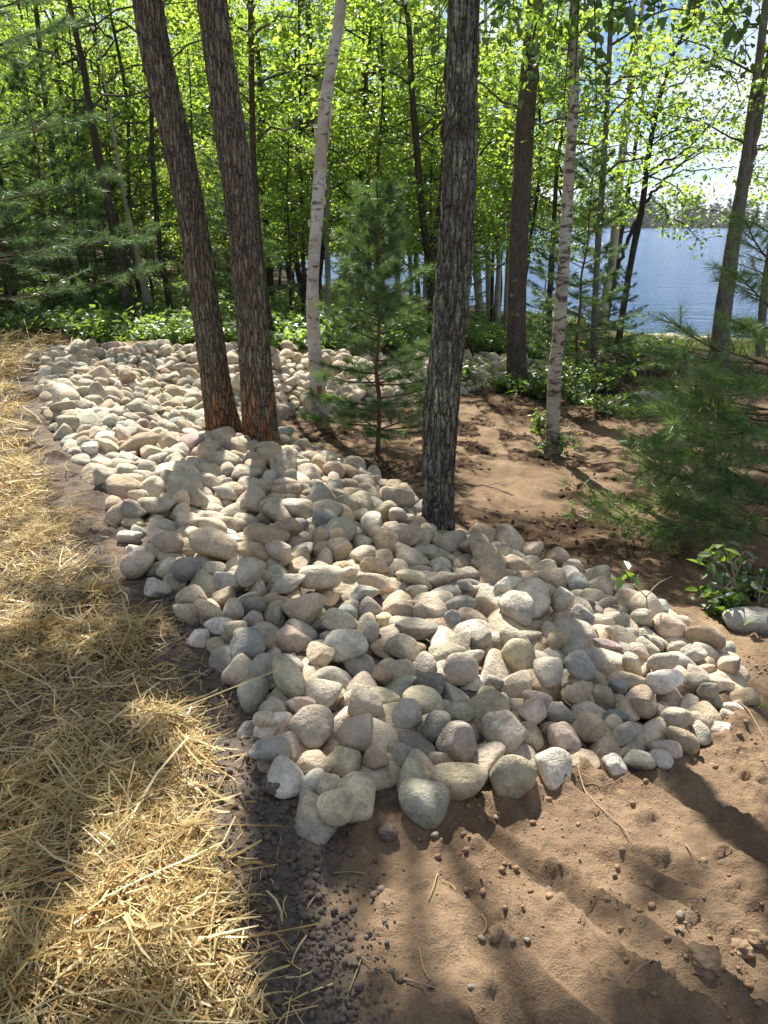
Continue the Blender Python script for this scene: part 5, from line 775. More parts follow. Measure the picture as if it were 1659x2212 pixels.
-2344,6342,-60,7,33,94,140,120,90,15,2,-437,6686,-455,-19,15,-58,217,158,148,10,13,-1899,6286,-84,46,10,51,163,129,93,0,5,-559,4434,-125,14,6,-98,113,98,94,17,0,-2328,6204,-22,-12,2,94,150,125,94,26,4,-1706,9539,-309,-5,5,48,136,113,78,6,1,
-327,11419,-317,22,-27,93,165,132,93,0,2,-2010,9598,-289,-34,0,74,99,74,72,27,11,586,12182,-485,-36,52,70,121,124,85,17,3,3172,14030,-917,-17,4,-9,142,107,94,5,0,-1491,9843,-341,25,-25,-58,138,110,95,6,0,-2424,8150,-213,-44,60,19,151,125,107,20,0,
-2172,8111,-259,45,35,55,141,115,76,17,0,603,10696,-678,21,-22,-90,136,118,72,19,8,1676,12644,-767,-37,26,24,273,221,146,10,4,-103,11224,-400,-11,18,-18,174,136,91,25,2,-134,11137,-446,-27,-2,-41,176,175,101,27,1,-2403,10531,-3,-10,-47,76,199,148,112,3,7,
-1612,9768,-334,14,-5,92,125,103,104,26,1,-1483,5864,-150,32,10,69,152,124,107,0,1,2564,13858,-821,13,44,75,127,92,82,10,3,-46,4564,-230,11,-30,-66,170,125,92,11,2,-56,5771,-399,24,-17,-8,146,138,116,0,9,-1003,9931,-366,11,-41,84,142,125,83,6,2,
-1817,9172,-389,20,-12,-42,142,106,86,12,7,1545,12537,-677,-12,-23,9,151,110,96,0,5,379,2169,-62,-15,0,-79,102,78,63,28,3,621,4578,-276,-44,54,-67,175,135,113,16,0,-887,4502,-90,3,-9,93,115,90,64,24,0,-1518,9457,-354,-11,29,-93,121,119,86,20,5,
876,11429,-614,6,-6,88,135,104,73,1,7,-1328,4570,-39,-5,-14,64,198,135,100,10,10,1776,12834,-771,-17,15,-15,170,142,109,2,8,-3666,10350,-23,-6,34,-87,150,139,110,15,2,2877,13387,-864,11,5,69,161,135,88,24,2,2399,13159,-796,-39,45,-67,164,125,80,8,2,
-1451,8934,-492,-23,26,92,165,113,103,1,11,-1779,5353,-48,-24,7,-79,155,141,113,5,7,-1462,7217,-307,19,19,66,141,112,85,2,0,1025,12879,-548,3,-14,-86,194,181,113,16,4,-772,10110,-424,-18,1,89,99,90,70,6,5,-1890,6625,-177,9,53,83,223,184,115,6,7,
-853,9616,-521,-11,14,95,147,119,97,10,1,-937,9859,-451,7,-28,24,205,173,117,7,12,-1457,9384,-435,40,4,89,154,125,99,27,0,-2226,8402,-243,-6,-5,-83,144,104,84,27,1,-2305,6062,-2,40,-10,-80,159,123,79,26,3,-2344,8675,-308,19,25,-61,176,143,103,6,3,
-1615,10190,-228,-27,6,6,150,111,99,5,2,-2998,8082,-58,-30,-7,-95,144,117,100,14,3,-1398,9018,-451,42,-16,19,152,128,110,4,6,-2853,8558,-82,20,0,-80,248,199,152,11,5,2050,13507,-739,-22,18,42,163,124,122,10,1,784,3826,-230,-17,-12,-93,191,133,118,5,1,
-1555,7606,-337,26,-15,15,186,129,97,7,5,-4235,10390,16,3,-21,-75,274,183,156,11,3,131,2659,-51,-22,-20,-5,85,75,46,17,2,-2163,7719,-207,-30,29,25,151,132,84,6,2,-1712,10627,-82,8,2,-35,144,115,97,25,1,2533,13113,-830,4,10,-78,130,116,72,29,8,
-3005,8695,-94,-8,-20,-96,188,145,119,29,11,2018,13352,-743,-33,38,67,156,107,78,23,11,-988,5992,-180,-15,-1,-95,145,125,85,26,3,-451,4801,-148,-10,-23,92,168,135,102,10,1,-2917,7175,4,8,39,-25,155,146,107,5,2,-1695,5506,-25,-15,-11,-98,182,123,126,21,5,
-2976,8587,-113,-36,44,79,152,153,95,15,5,-1870,5205,-21,8,46,88,163,138,110,16,2,2143,14072,-722,28,41,-50,156,126,91,25,11,-1276,7708,-404,-19,5,-51,150,121,112,28,5,-1704,7633,-289,-18,-3,-79,166,158,110,17,6,-1848,5565,-59,-1,-10,77,199,148,123,14,12,
-1336,9538,-439,-52,-28,29,172,146,126,11,5,653,10914,-638,19,61,-76,113,110,91,21,5,1602,12188,-755,-32,-7,71,141,110,81,13,2,1241,3329,-232,5,-1,97,150,121,95,21,6,-625,4228,-92,22,27,76,121,107,92,1,5,-2653,9406,-238,-17,0,98,195,130,122,12,5,
-1471,7362,-375,15,-2,-80,214,170,103,25,9,-76,4580,-163,-16,14,57,144,133,92,5,1,2835,13945,-870,26,20,30,182,157,115,1,5,1324,3235,-233,41,-19,19,130,107,78,10,0,1224,11839,-744,27,8,-2,161,118,113,0,6,-1910,6463,-125,-5,-14,-67,162,119,113,10,1,
-2542,7021,-53,3,-11,99,143,120,92,25,3,766,11352,-612,29,-8,94,142,130,91,11,7,2472,14007,-808,34,39,26,201,183,163,10,0,-526,6637,-379,-9,10,99,185,167,141,10,0,-1719,7470,-284,-27,-16,26,184,161,118,15,5,2503,13674,-825,-65,-35,45,110,105,92,14,0,
-2801,9700,-179,-5,-25,91,173,139,112,0,9,1125,13003,-558,-14,21,-96,181,129,118,17,0,-867,5377,-189,0,28,64,123,123,75,10,1,-1152,10418,-278,-13,-15,76,156,136,99,1,12,380,11217,-531,-44,45,73,107,78,64,8,6,-671,11231,-223,-16,33,-36,150,127,91,18,2,
1959,13087,-727,-3,-11,-68,158,119,118,6,2,-2945,6710,12,5,-26,79,195,142,96,7,12,-249,11005,-425,28,-12,89,208,157,125,20,5,-144,4633,-222,-19,-29,-47,133,129,89,22,0,-2561,8623,-188,-54,26,-2,106,97,58,21,1,-3834,9464,33,-38,16,-27,180,124,104,22,12,
-763,6664,-369,31,44,64,159,122,109,29,1,-3180,10096,-90,-19,-11,-91,125,90,88,8,11,-3305,7447,10,-18,0,41,144,103,81,27,3,-2313,10415,-48,7,12,-84,134,105,81,14,1,-3081,9575,-125,6,19,93,124,116,72,12,8,-798,10682,-306,-14,11,91,163,149,123,25,3,
231,11949,-402,-6,60,-57,120,95,81,15,5,994,11833,-691,-17,-11,58,145,119,115,5,5,1748,13145,-681,-61,-18,-75,147,122,79,16,12,515,11411,-569,-5,-9,36,198,153,94,15,2,-2638,7930,-186,22,31,73,215,186,126,1,2,2905,14461,-841,-20,49,-27,155,113,114,16,3,
-3124,8854,-77,-26,-26,57,167,125,104,3,2,-2074,7653,-247,-22,-38,-64,156,122,109,23,5,1321,12208,-726,-33,39,-70,168,132,118,10,1,-1942,8870,-398,-18,9,79,286,275,173,26,2,-2653,10192,-22,-35,19,69,151,105,105,17,2,793,12160,-593,-3,-32,65,104,77,48,29,1,
2228,12855,-861,-4,-8,62,121,109,75,20,0,620,11117,-657,-45,-33,49,138,97,83,0,3,-2234,8662,-293,-32,-49,-78,142,124,90,12,1,-1497,5638,-122,-9,34,64,165,149,112,26,1,-2999,7842,-10,-21,-37,-67,161,121,103,9,1,-622,4115,-57,-30,14,-80,112,96,68,26,1,
-983,6968,-397,-2,19,-73,228,176,125,21,5,-53,3634,-89,-17,-15,11,131,88,80,14,1,-31,4391,-202,20,8,57,166,120,84,27,1,-620,10527,-375,20,-3,93,142,110,73,12,0,1442,12359,-658,21,47,85,203,155,130,29,10,-502,10563,-399,-27,40,-80,112,88,89,11,5,
-2660,9862,-157,-17,-18,96,226,166,168,12,9,-1624,10495,-141,17,-4,-73,176,169,116,5,12,522,10673,-632,10,32,87,147,128,89,24,1,-1983,9982,-216,-5,-13,99,129,129,77,7,13,-1947,7497,-291,-28,-18,25,250,190,152,17,10,1528,13058,-675,-51,6,-58,187,157,140,0,7,
2227,14377,-714,2,-5,-43,182,139,101,12,5,-147,10779,-432,-9,54,-58,124,113,93,9,4,-2997,8002,-37,-24,14,26,158,124,88,20,1,-1884,10575,-67,7,-7,-50,175,132,121,12,0,-1646,10315,-188,5,-42,64,161,135,133,27,0,876,12009,-639,5,7,11,179,134,92,0,1,
-920,5097,-151,12,19,-84,190,142,109,19,1,-1412,6225,-150,-5,-5,-60,170,143,114,26,2,-2259,9359,-223,6,-68,72,125,104,89,25,4,-1558,8923,-433,26,-37,-89,162,137,93,26,3,1313,12751,-653,-15,11,-32,256,191,158,6,5,2228,13770,-825,36,-28,-65,229,203,145,12,1,
-1325,7353,-402,-12,24,-95,183,164,138,11,1,534,11872,-558,-9,-21,-97,245,179,144,6,2,-1869,9778,-266,14,27,-11,153,117,106,10,5,-745,6973,-373,-13,13,-89,199,140,105,21,6,2115,14238,-711,39,27,83,132,113,83,21,8,2854,14704,-872,-18,-17,97,176,127,105,10,1,
-1091,7591,-403,24,34,-39,137,131,117,13,5,-414,5428,-272,1,29,-84,181,143,100,10,6,-392,10536,-433,-17,-22,81,112,87,73,28,6,-1376,7800,-398,-7,18,75,194,132,128,6,6,2990,14637,-862,13,37,71,134,114,86,0,5,-342,11550,-315,7,-13,86,164,153,108,12,3,
-271,2238,3,1,8,12,98,81,62,27,5,-879,10166,-393,-15,-19,-1,214,194,168,11,5,-2621,9064,-269,-6,1,-44,175,122,79,15,1,498,11555,-588,-27,23,-6,148,136,110,2,8,-558,3718,-46,-14,8,84,196,148,133,6,0,-2266,5713,-7,10,3,-69,197,139,116,20,14,
-1558,7888,-386,-48,6,58,147,118,94,21,1,-2176,10218,-124,-5,9,39,136,98,63,21,3,926,11173,-726,-10,-54,57,114,94,77,22,1,-2670,6895,-27,-27,-39,80,141,107,66,9,3,1281,12975,-610,11,-5,93,198,144,117,10,2,2503,13033,-894,-7,12,-45,151,130,126,16,1,
-3430,9564,-129,-14,25,79,110,108,93,7,11,-2580,7625,-167,-24,15,-84,212,156,147,21,5,1040,12323,-638,-46,30,-65,184,131,118,1,1,-1784,9379,-366,31,-4,39,142,140,81,5,3,304,11584,-527,-13,33,-11,165,126,89,25,7,-1153,5354,-95,-9,27,25,134,103,75,27,1,
-777,10727,-216,3,-23,-23,148,133,102,4,0,-1946,7344,-245,-45,42,-34,142,118,89,5,0,-1641,9440,-351,14,65,-53,123,92,92,21,4,-1801,9528,-340,13,2,-45,156,115,100,0,8,-2543,7868,-141,27,-16,-23,136,101,74,1,5,-254,5728,-293,-7,21,-19,111,85,78,8,10,
2101,12921,-836,-14,33,-83,178,151,131,10,6,-1917,10100,-199,-24,18,-76,152,136,101,21,2,226,11134,-552,29,-33,-90,169,125,91,12,9,985,3174,-170,-3,-32,95,168,138,130,3,0,-2659,7365,-61,15,-14,10,144,136,82,11,0,-884,6442,-266,-42,-23,-83,147,95,76,5,2,
-1083,10951,-169,-37,5,-89,131,94,69,28,1,1817,13873,-605,0,31,-76,141,103,86,6,10,-1400,5275,-98,51,-7,-5,153,105,106,8,7,-44,10363,-524,20,10,-10,127,109,72,18,10,-87,3203,-52,-7,23,91,138,91,65,20,5,2005,13880,-753,-21,-6,-54,199,136,133,6,4,
-141,10487,-454,-5,-14,-69,151,125,99,15,6,1500,12290,-761,-16,10,16,209,165,128,20,13,-2257,7948,-274,4,-24,89,235,195,150,8,2,-3037,9900,-131,-21,10,-82,165,128,90,0,1,-1018,3966,-23,5,-4,83,104,95,78,25,0,2778,13470,-898,33,-7,-25,162,125,88,29,1,
-1798,10034,-237,-30,-15,62,134,122,83,15,6,997,4328,-362,-41,-3,88,121,92,72,21,9,-321,5063,-244,4,41,76,112,107,72,12,1,-703,6449,-325,29,-27,45,116,99,84,0,6,1155,12559,-610,-26,48,-54,106,91,66,21,11,-950,9472,-461,-7,-6,-99,197,155,97,6,5,
-858,6266,-229,26,18,-68,151,117,91,1,0,1209,12790,-617,2,-37,-67,114,88,67,12,13,-2158,10351,-90,6,23,-84,139,103,94,20,2,-3854,9604,8,43,29,23,189,142,126,26,11,-85,4397,-122,-40,2,-24,145,101,86,17,1,-2006,6061,-37,-25,-26,-64,161,130,105,6,4,
-1797,8959,-374,-20,32,18,105,76,59,1,14,-2519,10301,-4,18,35,-91,183,132,115,16,2,-3419,9907,-115,-5,16,78,110,101,78,5,0,-269,10629,-458,-54,-10,11,128,101,86,6,12,-1973,10513,-71,-27,17,-51,171,134,80,2,0,1031,12577,-598,17,11,-95,166,134,108,25,1,
1099,12793,-585,-26,3,16,127,98,60,21,14,2615,14559,-847,-17,10,73,156,134,83,29,4,-2861,10320,-46,13,6,10,172,125,109,8,11,-89,5549,-359,-12,9,-73,179,141,94,1,1,-1384,10126,-294,-20,-3,98,130,107,89,15,11,734,4637,-387,-9,-20,96,156,102,100,25,8,
-3756,10523,16,17,-18,25,138,109,96,5,11,-896,5598,-212,-22,19,-76,137,107,89,20,1,-3231,10209,-67,25,-11,90,153,138,124,15,7,-1299,9367,-475,8,20,-79,108,106,83,21,5,-1444,9263,-454,26,-19,-79,182,153,133,26,1,-1393,10699,-146,-20,11,31,162,123,88,0,0,
-1399,8188,-408,-17,22,-6,131,116,72,27,5,-309,4274,-110,-18,-40,20,143,123,93,22,12,1261,12097,-725,3,15,-99,112,99,80,11,4,-885,10718,-205,-30,26,-31,122,109,73,26,10,-1659,5798,-90,-5,16,-99,140,120,100,5,0,-1225,4509,-47,7,-56,-77,156,111,79,25,12,
-2174,9442,-288,-28,-21,-93,159,108,102,10,0,496,12069,-516,53,30,14,184,138,101,22,5,-509,5201,-225,25,-1,97,171,130,99,20,2,1937,13721,-654,21,-27,73,141,110,96,25,4,2277,13200,-827,-19,-20,24,140,112,71,21,11,3027,13841,-888,9,19,-38,103,81,70,21,0,
-2856,7213,-61,25,-59,-55,118,90,64,6,2,2938,14842,-895,9,14,57,191,142,92,10,0,-2779,8912,-165,-37,25,-36,171,130,101,1,1,98,11596,-460,14,-25,-6,174,151,94,2,2,-2888,7787,-42,12,2,6,151,137,103,22,7,-2234,9911,-190,-4,3,41,203,190,155,10,3,
-1249,10060,-340,6,-10,94,147,109,103,5,2,1328,13286,-575,6,-37,76,149,118,79,10,0,-1740,10454,-130,4,19,-84,144,134,101,28,1,-1440,10125,-254,25,17,8,98,83,57,11,6,1389,13052,-632,3,-17,95,208,165,156,26,1,-528,4315,-114,-18,-4,98,148,103,100,1,0,
181,10539,-584,-21,3,98,183,145,112,13,0,-1285,10619,-196,14,-9,-56,86,79,57,6,4,733,10912,-697,4,-4,3,159,121,83,14,1,-518,11112,-328,2,4,90,156,148,115,24,13,-1503,9152,-455,29,19,17,146,141,89,12,1,-2855,9296,-229,14,-35,-43,143,143,96,15,3,
-619,10074,-383,0,10,-54,197,136,97,11,1,658,3885,-218,28,8,91,151,118,101,15,8,-3701,10228,-44,14,-14,64,142,106,89,26,5,166,3854,-144,-2,-9,80,154,107,96,9,0,-1112,7161,-408,-31,-2,95,198,164,119,26,5,-2420,10317,-62,-7,-5,82,165,122,81,19,3,
2604,14021,-837,-5,39,58,115,81,63,4,1,680,10798,-691,16,-27,-94,179,144,110,10,3,-1482,8425,-491,-4,-49,-84,244,223,194,27,12,-1988,9160,-360,-8,23,-93,189,127,119,9,2,-1153,9742,-433,-17,-13,26,124,110,68,0,5,-2236,6147,-57,43,-39,-49,162,128,90,28,1,
872,12703,-528,-4,-39,92,163,110,76,16,3,2293,13911,-746,13,6,-85,190,161,118,16,11,2299,14083,-784,-4,51,-86,161,136,88,19,2,-512,5930,-319,-26,53,-78,191,145,138,24,7,2661,13902,-866,19,5,-90,170,139,105,5,2,604,11235,-646,-2,-10,60,181,146,130,23,1,
-2490,7776,-204,21,5,19,247,161,134,26,10,2545,14234,-814,17,-24,94,212,139,97,3,0,-2072,9282,-329,-42,29,58,225,176,130,7,2,-420,5874,-232,-6,-13,79,145,120,106,25,6,-2031,6925,-159,3,22,-80,155,127,93,6,3,3111,14416,-948,2,-21,-82,211,151,123,18,9,
-3228,10473,-9,1,-41,-91,163,130,114,25,2,-803,10494,-338,5,22,-41,216,165,110,12,2,-2267,10560,-12,4,-18,-86,154,119,105,21,12,404,12371,-429,32,37,55,144,109,83,14,5,-2525,8673,-268,41,7,51,163,131,79,4,1,-2112,8981,-359,-22,-5,94,241,156,157,11,4,
1528,12402,-756,11,-2,96,184,141,92,25,0,-1942,9719,-279,0,-35,93,142,99,97,16,0,-280,6077,-391,-5,37,92,178,142,122,24,5,2687,14174,-910,-7,-30,86,167,119,102,8,1,-1224,7795,-491,-23,-6,94,176,129,105,22,13,-269,10367,-485,-28,7,63,150,122,97,23,1,
-3437,10307,-41,-39,31,74,119,110,87,18,11,-1141,7402,-384,-20,14,-84,143,112,76,2,1,-1511,10142,-262,11,-17,-52,120,111,92,6,6,-53,6046,-441,12,-21,-97,142,106,91,17,0,-1675,9180,-416,19,-9,-96,183,145,122,4,3,-3356,7944,49,-2,0,35,133,105,90,23,6,
-2125,8322,-267,-46,51,-56,163,124,113,16,14,-1475,4500,-14,4,-11,76,190,154,112,15,2,-4120,9925,-14,-4,-16,86,272,211,146,26,2,-231,4525,-190,17,-2,-64,213,157,124,10,5,-1701,8908,-442,-35,-35,46,180,121,102,11,2,-2781,7997,-93,-4,20,53,184,153,116,14,2,
339,11350,-565,-52,-22,57,131,118,90,20,1,-1598,6134,-164,-38,-27,20,178,147,117,4,10,-439,11481,-295,3,-20,-77,114,107,98,23,2,640,12449,-497,-12,-17,-96,164,124,99,20,14,280,11999,-455,17,9,54,125,115,105,27,7,-2963,9347,-209,29,-10,-39,191,140,96,5,7,
-1685,9053,-430,3,-27,-6,161,117,104,29,10,-1020,9650,-481,4,10,96,115,102,77,15,1,1901,13234,-767,-6,6,-57,217,168,123,1,2,-2433,8005,-201,-19,-20,51,142,118,101,15,10,-2584,9771,-106,-19,10,-98,168,150,111,15,2,-2096,7973,-314,11,-48,62,151,127,114,0,5,
]
# ------------------------------------------------------------------ the stone bank
STONE_RGB = dict(tan=(.37, .30, .225), tangrey=(.335, .30, .245), grey=(.29, .28, .25), olive=(.295, .275, .205), bluegrey=(.225, .25, .255), cream=(.48, .42, .335),
                 palegrey=(.42, .405, .37), pinkcream=(.46, .365, .31), brown=(.275, .21, .145), dark=(.165, .16, .15), greypink=(.34, .285, .26), tanolive=(.34, .29, .205),
                 greygreen=(.28, .285, .24), white=(.60, .57, .52), mauve=(.30, .225, .225), yellow=(.43, .35, .20), darkblue=(.135, .16, .175), darkmauve=(.20, .185, .19),
                 moss=(.29, .275, .205), pink=(.46, .32, .27))
# resting place of each stone: x y z in mm, turn (quaternion part x y z in hundredths), size in mm, shape, colour
_a = np.array(STONES, float).reshape(-1, 11); _n = len(_a)
_b = _a[:, 9:].astype(int)
st_loc, st_s = _a[:, :3] / 1000, _a[:, 6:9] / 1000
_v = _a[:, 3:6] / 100; _w = np.sqrt(np.maximum(1 - (_v ** 2).sum(1), 0)); st_q = np.concatenate([_w[:, None], _v], 1); st_q /= np.linalg.norm(st_q, axis=1)[:, None]
STONE_COLS = 'tan tangrey grey olive bluegrey cream palegrey pinkcream brown dark greypink tanolive greygreen white mauve yellow darkblue darkmauve moss pink'.split()
st_col = np.array([STONE_RGB[STONE_COLS[i]] for i in _b[:, 1]])
rs = np.random.RandomState(9)
st_col = st_col * np.array([1.27, 1.24, 1.16]) * rs.uniform(.86, 1.14, (_n, 1)) * rs.uniform(.97, 1.03, (_n, 3))
def stone_labels(N):
    """describe each of the N stones that show largest by its look and its neighbours"""
    NAMES = dict(tangrey='tan-grey', greypink='pinkish grey', tanolive='olive-tan', greygreen='greenish grey', bluegrey='blue-grey', palegrey='pale grey', pinkcream='pinkish cream',
                 darkblue='dark blue-grey', darkmauve='dark mauve', moss='mossy green', dark='dark grey', yellow='yellowish')
    RARE = dict(white=5, mauve=5, darkblue=5, darkmauve=6, moss=6, yellow=5, pink=6, pinkcream=3, dark=3, bluegrey=3, brown=2, cream=1.5, palegrey=1.5, greypink=2, olive=1.5)
    def chain(P, f):
        P = np.array(P); return np.stack(px_of(P[:, 0], P[:, 1], f(P[:, 0], P[:, 1])), 1)
    E, T = chain(E_W, z_terrace), chain(T_W, z_basin)
    U, V = px_of(st_loc[:, 0], st_loc[:, 1], st_loc[:, 2]); st = []
    for i in range(N):
        k = _b[i, 0] % 5; d = np.sort(st_s[i]); c0 = STONE_COLS[_b[i, 1]]
        shape = ('rounded', 'smooth', 'blocky', 'angular', 'jagged')[k]
        if d[0] / d[1] < .62: shape = 'flat ' + shape
        if d[2] / d[1] > 1.42: shape = 'long ' + shape
        size = 'big ' if d[2] > .215 else 'small ' if d[2] < .125 else ''
        st.append(dict(i=i, u=U[i], v=V[i], c0=c0, c=NAMES.get(c0, c0), text=size + NAMES.get(c0, c0) + ' ' + shape, w=FOC * (d[2] + d[1]) / 2 / math.hypot(st_loc[i, 1], 1.5), size=size))
    near = lambda P, s, r: d_chain(P, np.array([s['u']]), np.array([s['v']]))[0] < r
    front = sorted([s for s in st if near(T, s, 48) and s['v'] > 1480 and s['u'] > 690], key=lambda s: s['u'])
    edge = sorted([s for s in st if near(E, s, 42) and s not in front and s['v'] > 1000], key=lambda s: -s['v'])
    back = sorted([s for s in st if near(T, s, 45) and s not in front and s['v'] > 1170 and s['u'] > 985], key=lambda s: -s['u'])
    ORD = 'first second third fourth fifth sixth seventh eighth ninth tenth eleventh twelfth'.split()
    lab, seen = [None] * N, set()
    def put(l, a, b):
        for j, s in enumerate(l):
            e = len(l) - 1 - j
            t = a.format(ORD[j]) if j < 12 else b.format(ORD[e]) if e < 12 else None
            if t and len((s['text'] + t).split()) < 15: lab[s['i']] = s['text'] + ' stone ' + t; seen.add(lab[s['i']])
    put(front, 'in the row along the bare sand, {} from the straw corner', 'in the row along the bare sand, {} from the tip')
    put(edge, 'bedded in dark soil beside the straw, {} up from the near corner', 'bedded in soil beside the straw, {} from the far end')
    put(back, 'on the far rim of the pile, {} back from the tip', 'on the far rim of the pile, {} from the oak')
    def zone(s):
        u, v = s['u'], s['v']
        if math.hypot(u - 945, v - 1165) < 110: return 'below the lichened oak trunk'
        if math.hypot(u - 530, v - 985) < 110: return 'near the twin trunks'
        if u > 1200 and v < 1640: return "towards the pile's tip"
        if v < 960: return 'on the far part of the pile'
        if v < 1130: return 'in the bend below the twin trunks'
        return 'on the near slope' if v > 1480 else 'in the middle of the pile'
    def rel(s, a):
        du, dv = a['u'] - s['u'], a['v'] - s['v']
        if abs(du) > abs(dv) * .9: return 'on the straw side of' if du > 0 else 'on the lake side of'
        return 'just above' if dv > 0 else 'just below'
    article = lambda t: ('an ' if t[0] in 'aeio' else 'a ') + t
    for s in st:
        if lab[s['i']]: continue
        cand = sorted([(math.hypot(a['u'] - s['u'], (a['v'] - s['v']) * 1.15) / (.55 * (a['w'] + s['w'])) - .12 * RARE.get(a['c0'], 0) - (.1 if a['size'] else 0), a['i'], a) for a in st if a is not s])[:8]
        z, pick = zone(s), None
        for form in range(4):
            for ci in range(6):
                a, b = cand[ci][2], cand[(ci + form - 1) % 8][2]
                if form == 0: L = s['text'] + ' stone ' + rel(s, a) + ' ' + article(a['text']) + ' one ' + z
                elif form == 1: L = s['text'] + ' stone ' + rel(s, a) + ' ' + article(a['text']) + ' one'
                else: L = s['text'] + ' stone between ' + article(a['c']) + ' and ' + article(b['c']) + ' one ' + z
                if len(L.split()) <= 16 and L not in seen: pick = L; break
            if pick: break
        lab[s['i']] = pick or s['text'] + ' stone ' + z; seen.add(lab[s['i']])
    return lab
st_col = st_col * .8 + st_col.mean(0) * .2
stone_mat, stone_mat_rest = stone_material('worn_fieldstone', False), stone_material('worn_fieldstone_rest', True)
stone_meshes = [new_mesh('stone', *stone_shape(k, 4), [stone_mat], True) for k in range(N_STONE)]
low_shapes = [stone_shape(k, 3) for k in range(N_STONE)]
STONE_LABEL_LIST = stone_labels(300)
for i in range(len(STONE_LABEL_LIST)):
    o = link('stone', stone_meshes[_b[i, 0]], None, st_loc[i])
    o.rotation_mode = 'QUATERNION'; o.rotation_quaternion = st_q[i]; o.scale = st_s[i] * 1.07
    o.color = (*st_col[i], 1)
    tag(o, STONE_LABEL_LIST[i], 'stone', 'loose stones piled on the bank')
pv, pf, pc, k0 = [], [], [], 0
for i in range(len(STONE_LABEL_LIST), _n):
    v, f = low_shapes[_b[i, 0]]
    R = np.array(Quaternion(st_q[i]).to_matrix())
    pv.append((v * st_s[i] * 1.07) @ R.T + st_loc[i]); pf.append(f + k0); pc.append(np.repeat(st_col[i][None], len(v), 0)); k0 += len(v)
rest = link('stones', new_mesh('stones', np.concatenate(pv), np.concatenate(pf), [stone_mat_rest], True, colors=dict(stone_colour=np.concatenate(pc))))
tag(rest, 'smaller and farther fieldstones filling the rest of the bank', None, None, 'stuff')
# ------------------------------------------------------------------ straw mulch
def straw_mounds(x, y):
    h = 0
    for u, v, r, a in ((312, 1385, .17, .075), (330, 1565, .13, .05), (210, 1840, .16, .05), (430, 1860, .13, .05), (120, 1040, .35, .08), (90, 1165, .3, .06), (190, 1140, .2, .06),
                       (200, 1290, .16, .05), (60, 1650, .16, .035), (110, 2090, .2, .06), (420, 2090, .18, .05), (420, 1640, .12, .035), (40, 920, .5, .08), (30, 800, .8, .08), (300, 1980, .12, .04)):
        c = hit(u, v, z_terrace)
        h = h + a * np.exp(-((x - c[0]) ** 2 + (y - c[1]) ** 2) / (r * r))
    return .75 * h

def straw_amount(x, y):
    inside = in_poly(STRAW_POLY, x, y)
    d = d_chain(STRAW_POLY[:len(STRAW_EDGE)], x, y)
    m = np.where(inside, sstep(-.02, .14 + .02 * y, d), sstep(.10, 0, d) * .12)
    n = .5 + .5 * fbm(x * 2.2, y * 2.2, oct=3, seed=81)
    bare = 0
    for u, v, r in ((225, 1490, .22), (130, 1470, .2), (60, 1300, .25), (200, 1245, .2), (330, 1290, .2), (240, 1600, .10), (30, 1545, .15), (390, 1520, .12), (260, 1180, .22)):
        c = hit(u, v, z_terrace); bare = np.maximum(bare, np.exp(-((x - c[0]) ** 2 + (y - c[1]) ** 2) / (r * r)))
    n2 = fbm(x * 6, y * 6, oct=3, seed=83)
    return m * np.clip(-.04 + .8 * n + .55 * n2 + 9 * straw_mounds(x, y) - .5 * bare, .20, 1)

def straw_batch(n, y0, y1, L, W, seed, segs):
    rs = np.random.RandomState(seed)
    y = y0 + (y1 - y0) * rs.uniform(0, 1, n * 4) ** .8
    x = rs.uniform(-.62, .1, n * 4) * (y + .35)
    k = rs.uniform(0, 1, n * 4) < straw_amount(x, y)
    x, y = x[k][:n], y[k][:n]; n = len(x)
    am = straw_amount(x, y); mh = straw_mounds(x, y)
    z = terrain_h(x, y) + relief(x, y)[0]
    lift = mh * rs.uniform(.25, 1.0, n) + am * .04 * rs.uniform(0, 1, n) ** 1.5 + .003
    th = rs.uniform(0, 2 * math.pi, n) ; th = np.where(rs.uniform(0, 1, n) < .5, 2.4 * fbm(x * 2.6, y * 2.6, oct=2, seed=seed) + rs.normal(.3, .5, n), th)
    tilt = rs.normal(0, .22, n) + np.where(rs.uniform(0, 1, n) < .06, rs.uniform(-.5, .5, n), 0)
    ln = L * np.exp(rs.normal(-.1, .55, n)); wd = W * rs.uniform(.25, 1.7, n)
    roll = rs.uniform(-1.1, 1.1, n); bend = rs.normal(0, .5, n) + np.where(rs.uniform(0, 1, n) < .12, rs.choice([-1.2, 1.2], n), 0)
    V = np.zeros((n, (segs + 1) * 2, 3))
    px, py, pz = x.copy(), y.copy(), z + lift + .5 * np.abs(np.sin(tilt)) * ln * .5
    for s in range(segs + 1):
        a = th + bend * (s / segs - .5)
        d = np.stack([np.cos(a) * np.cos(tilt), np.sin(a) * np.cos(tilt), np.sin(tilt) * np.ones(n)], -1)
        t = (s / segs - .5) * ln
        c = np.stack([px + np.cos(a) * np.cos(tilt) * t, py + np.sin(a) * np.cos(tilt) * t, pz + np.sin(tilt) * t], -1)
        side = np.stack([-np.sin(a) * np.cos(roll), np.cos(a) * np.cos(roll), np.sin(roll)], -1)
        w = wd * (1 if 0 < s < segs else .75)
        V[:, 2 * s] = c - side * w[:, None] / 2; V[:, 2 * s + 1] = c + side * w[:, None] / 2
    b = (np.arange(n) * (segs + 1) * 2)[:, None]
    F = np.concatenate([b + np.array([[2 * s, 2 * s + 1, 2 * s + 3, 2 * s + 2]]) for s in range(segs)])
    return V.reshape(-1, 3), F
M = Mat('straw'); r = M.island()
sc_ = M.ramp(r, [(0, (.26, .155, .05)), (.18, (.44, .32, .13)), (.4, (.60, .48, .23)), (.56, (.38, .31, .13)), (.74, (.70, .59, .33)), (.87, (.36, .19, .055)), (1, (.54, .40, .14))])
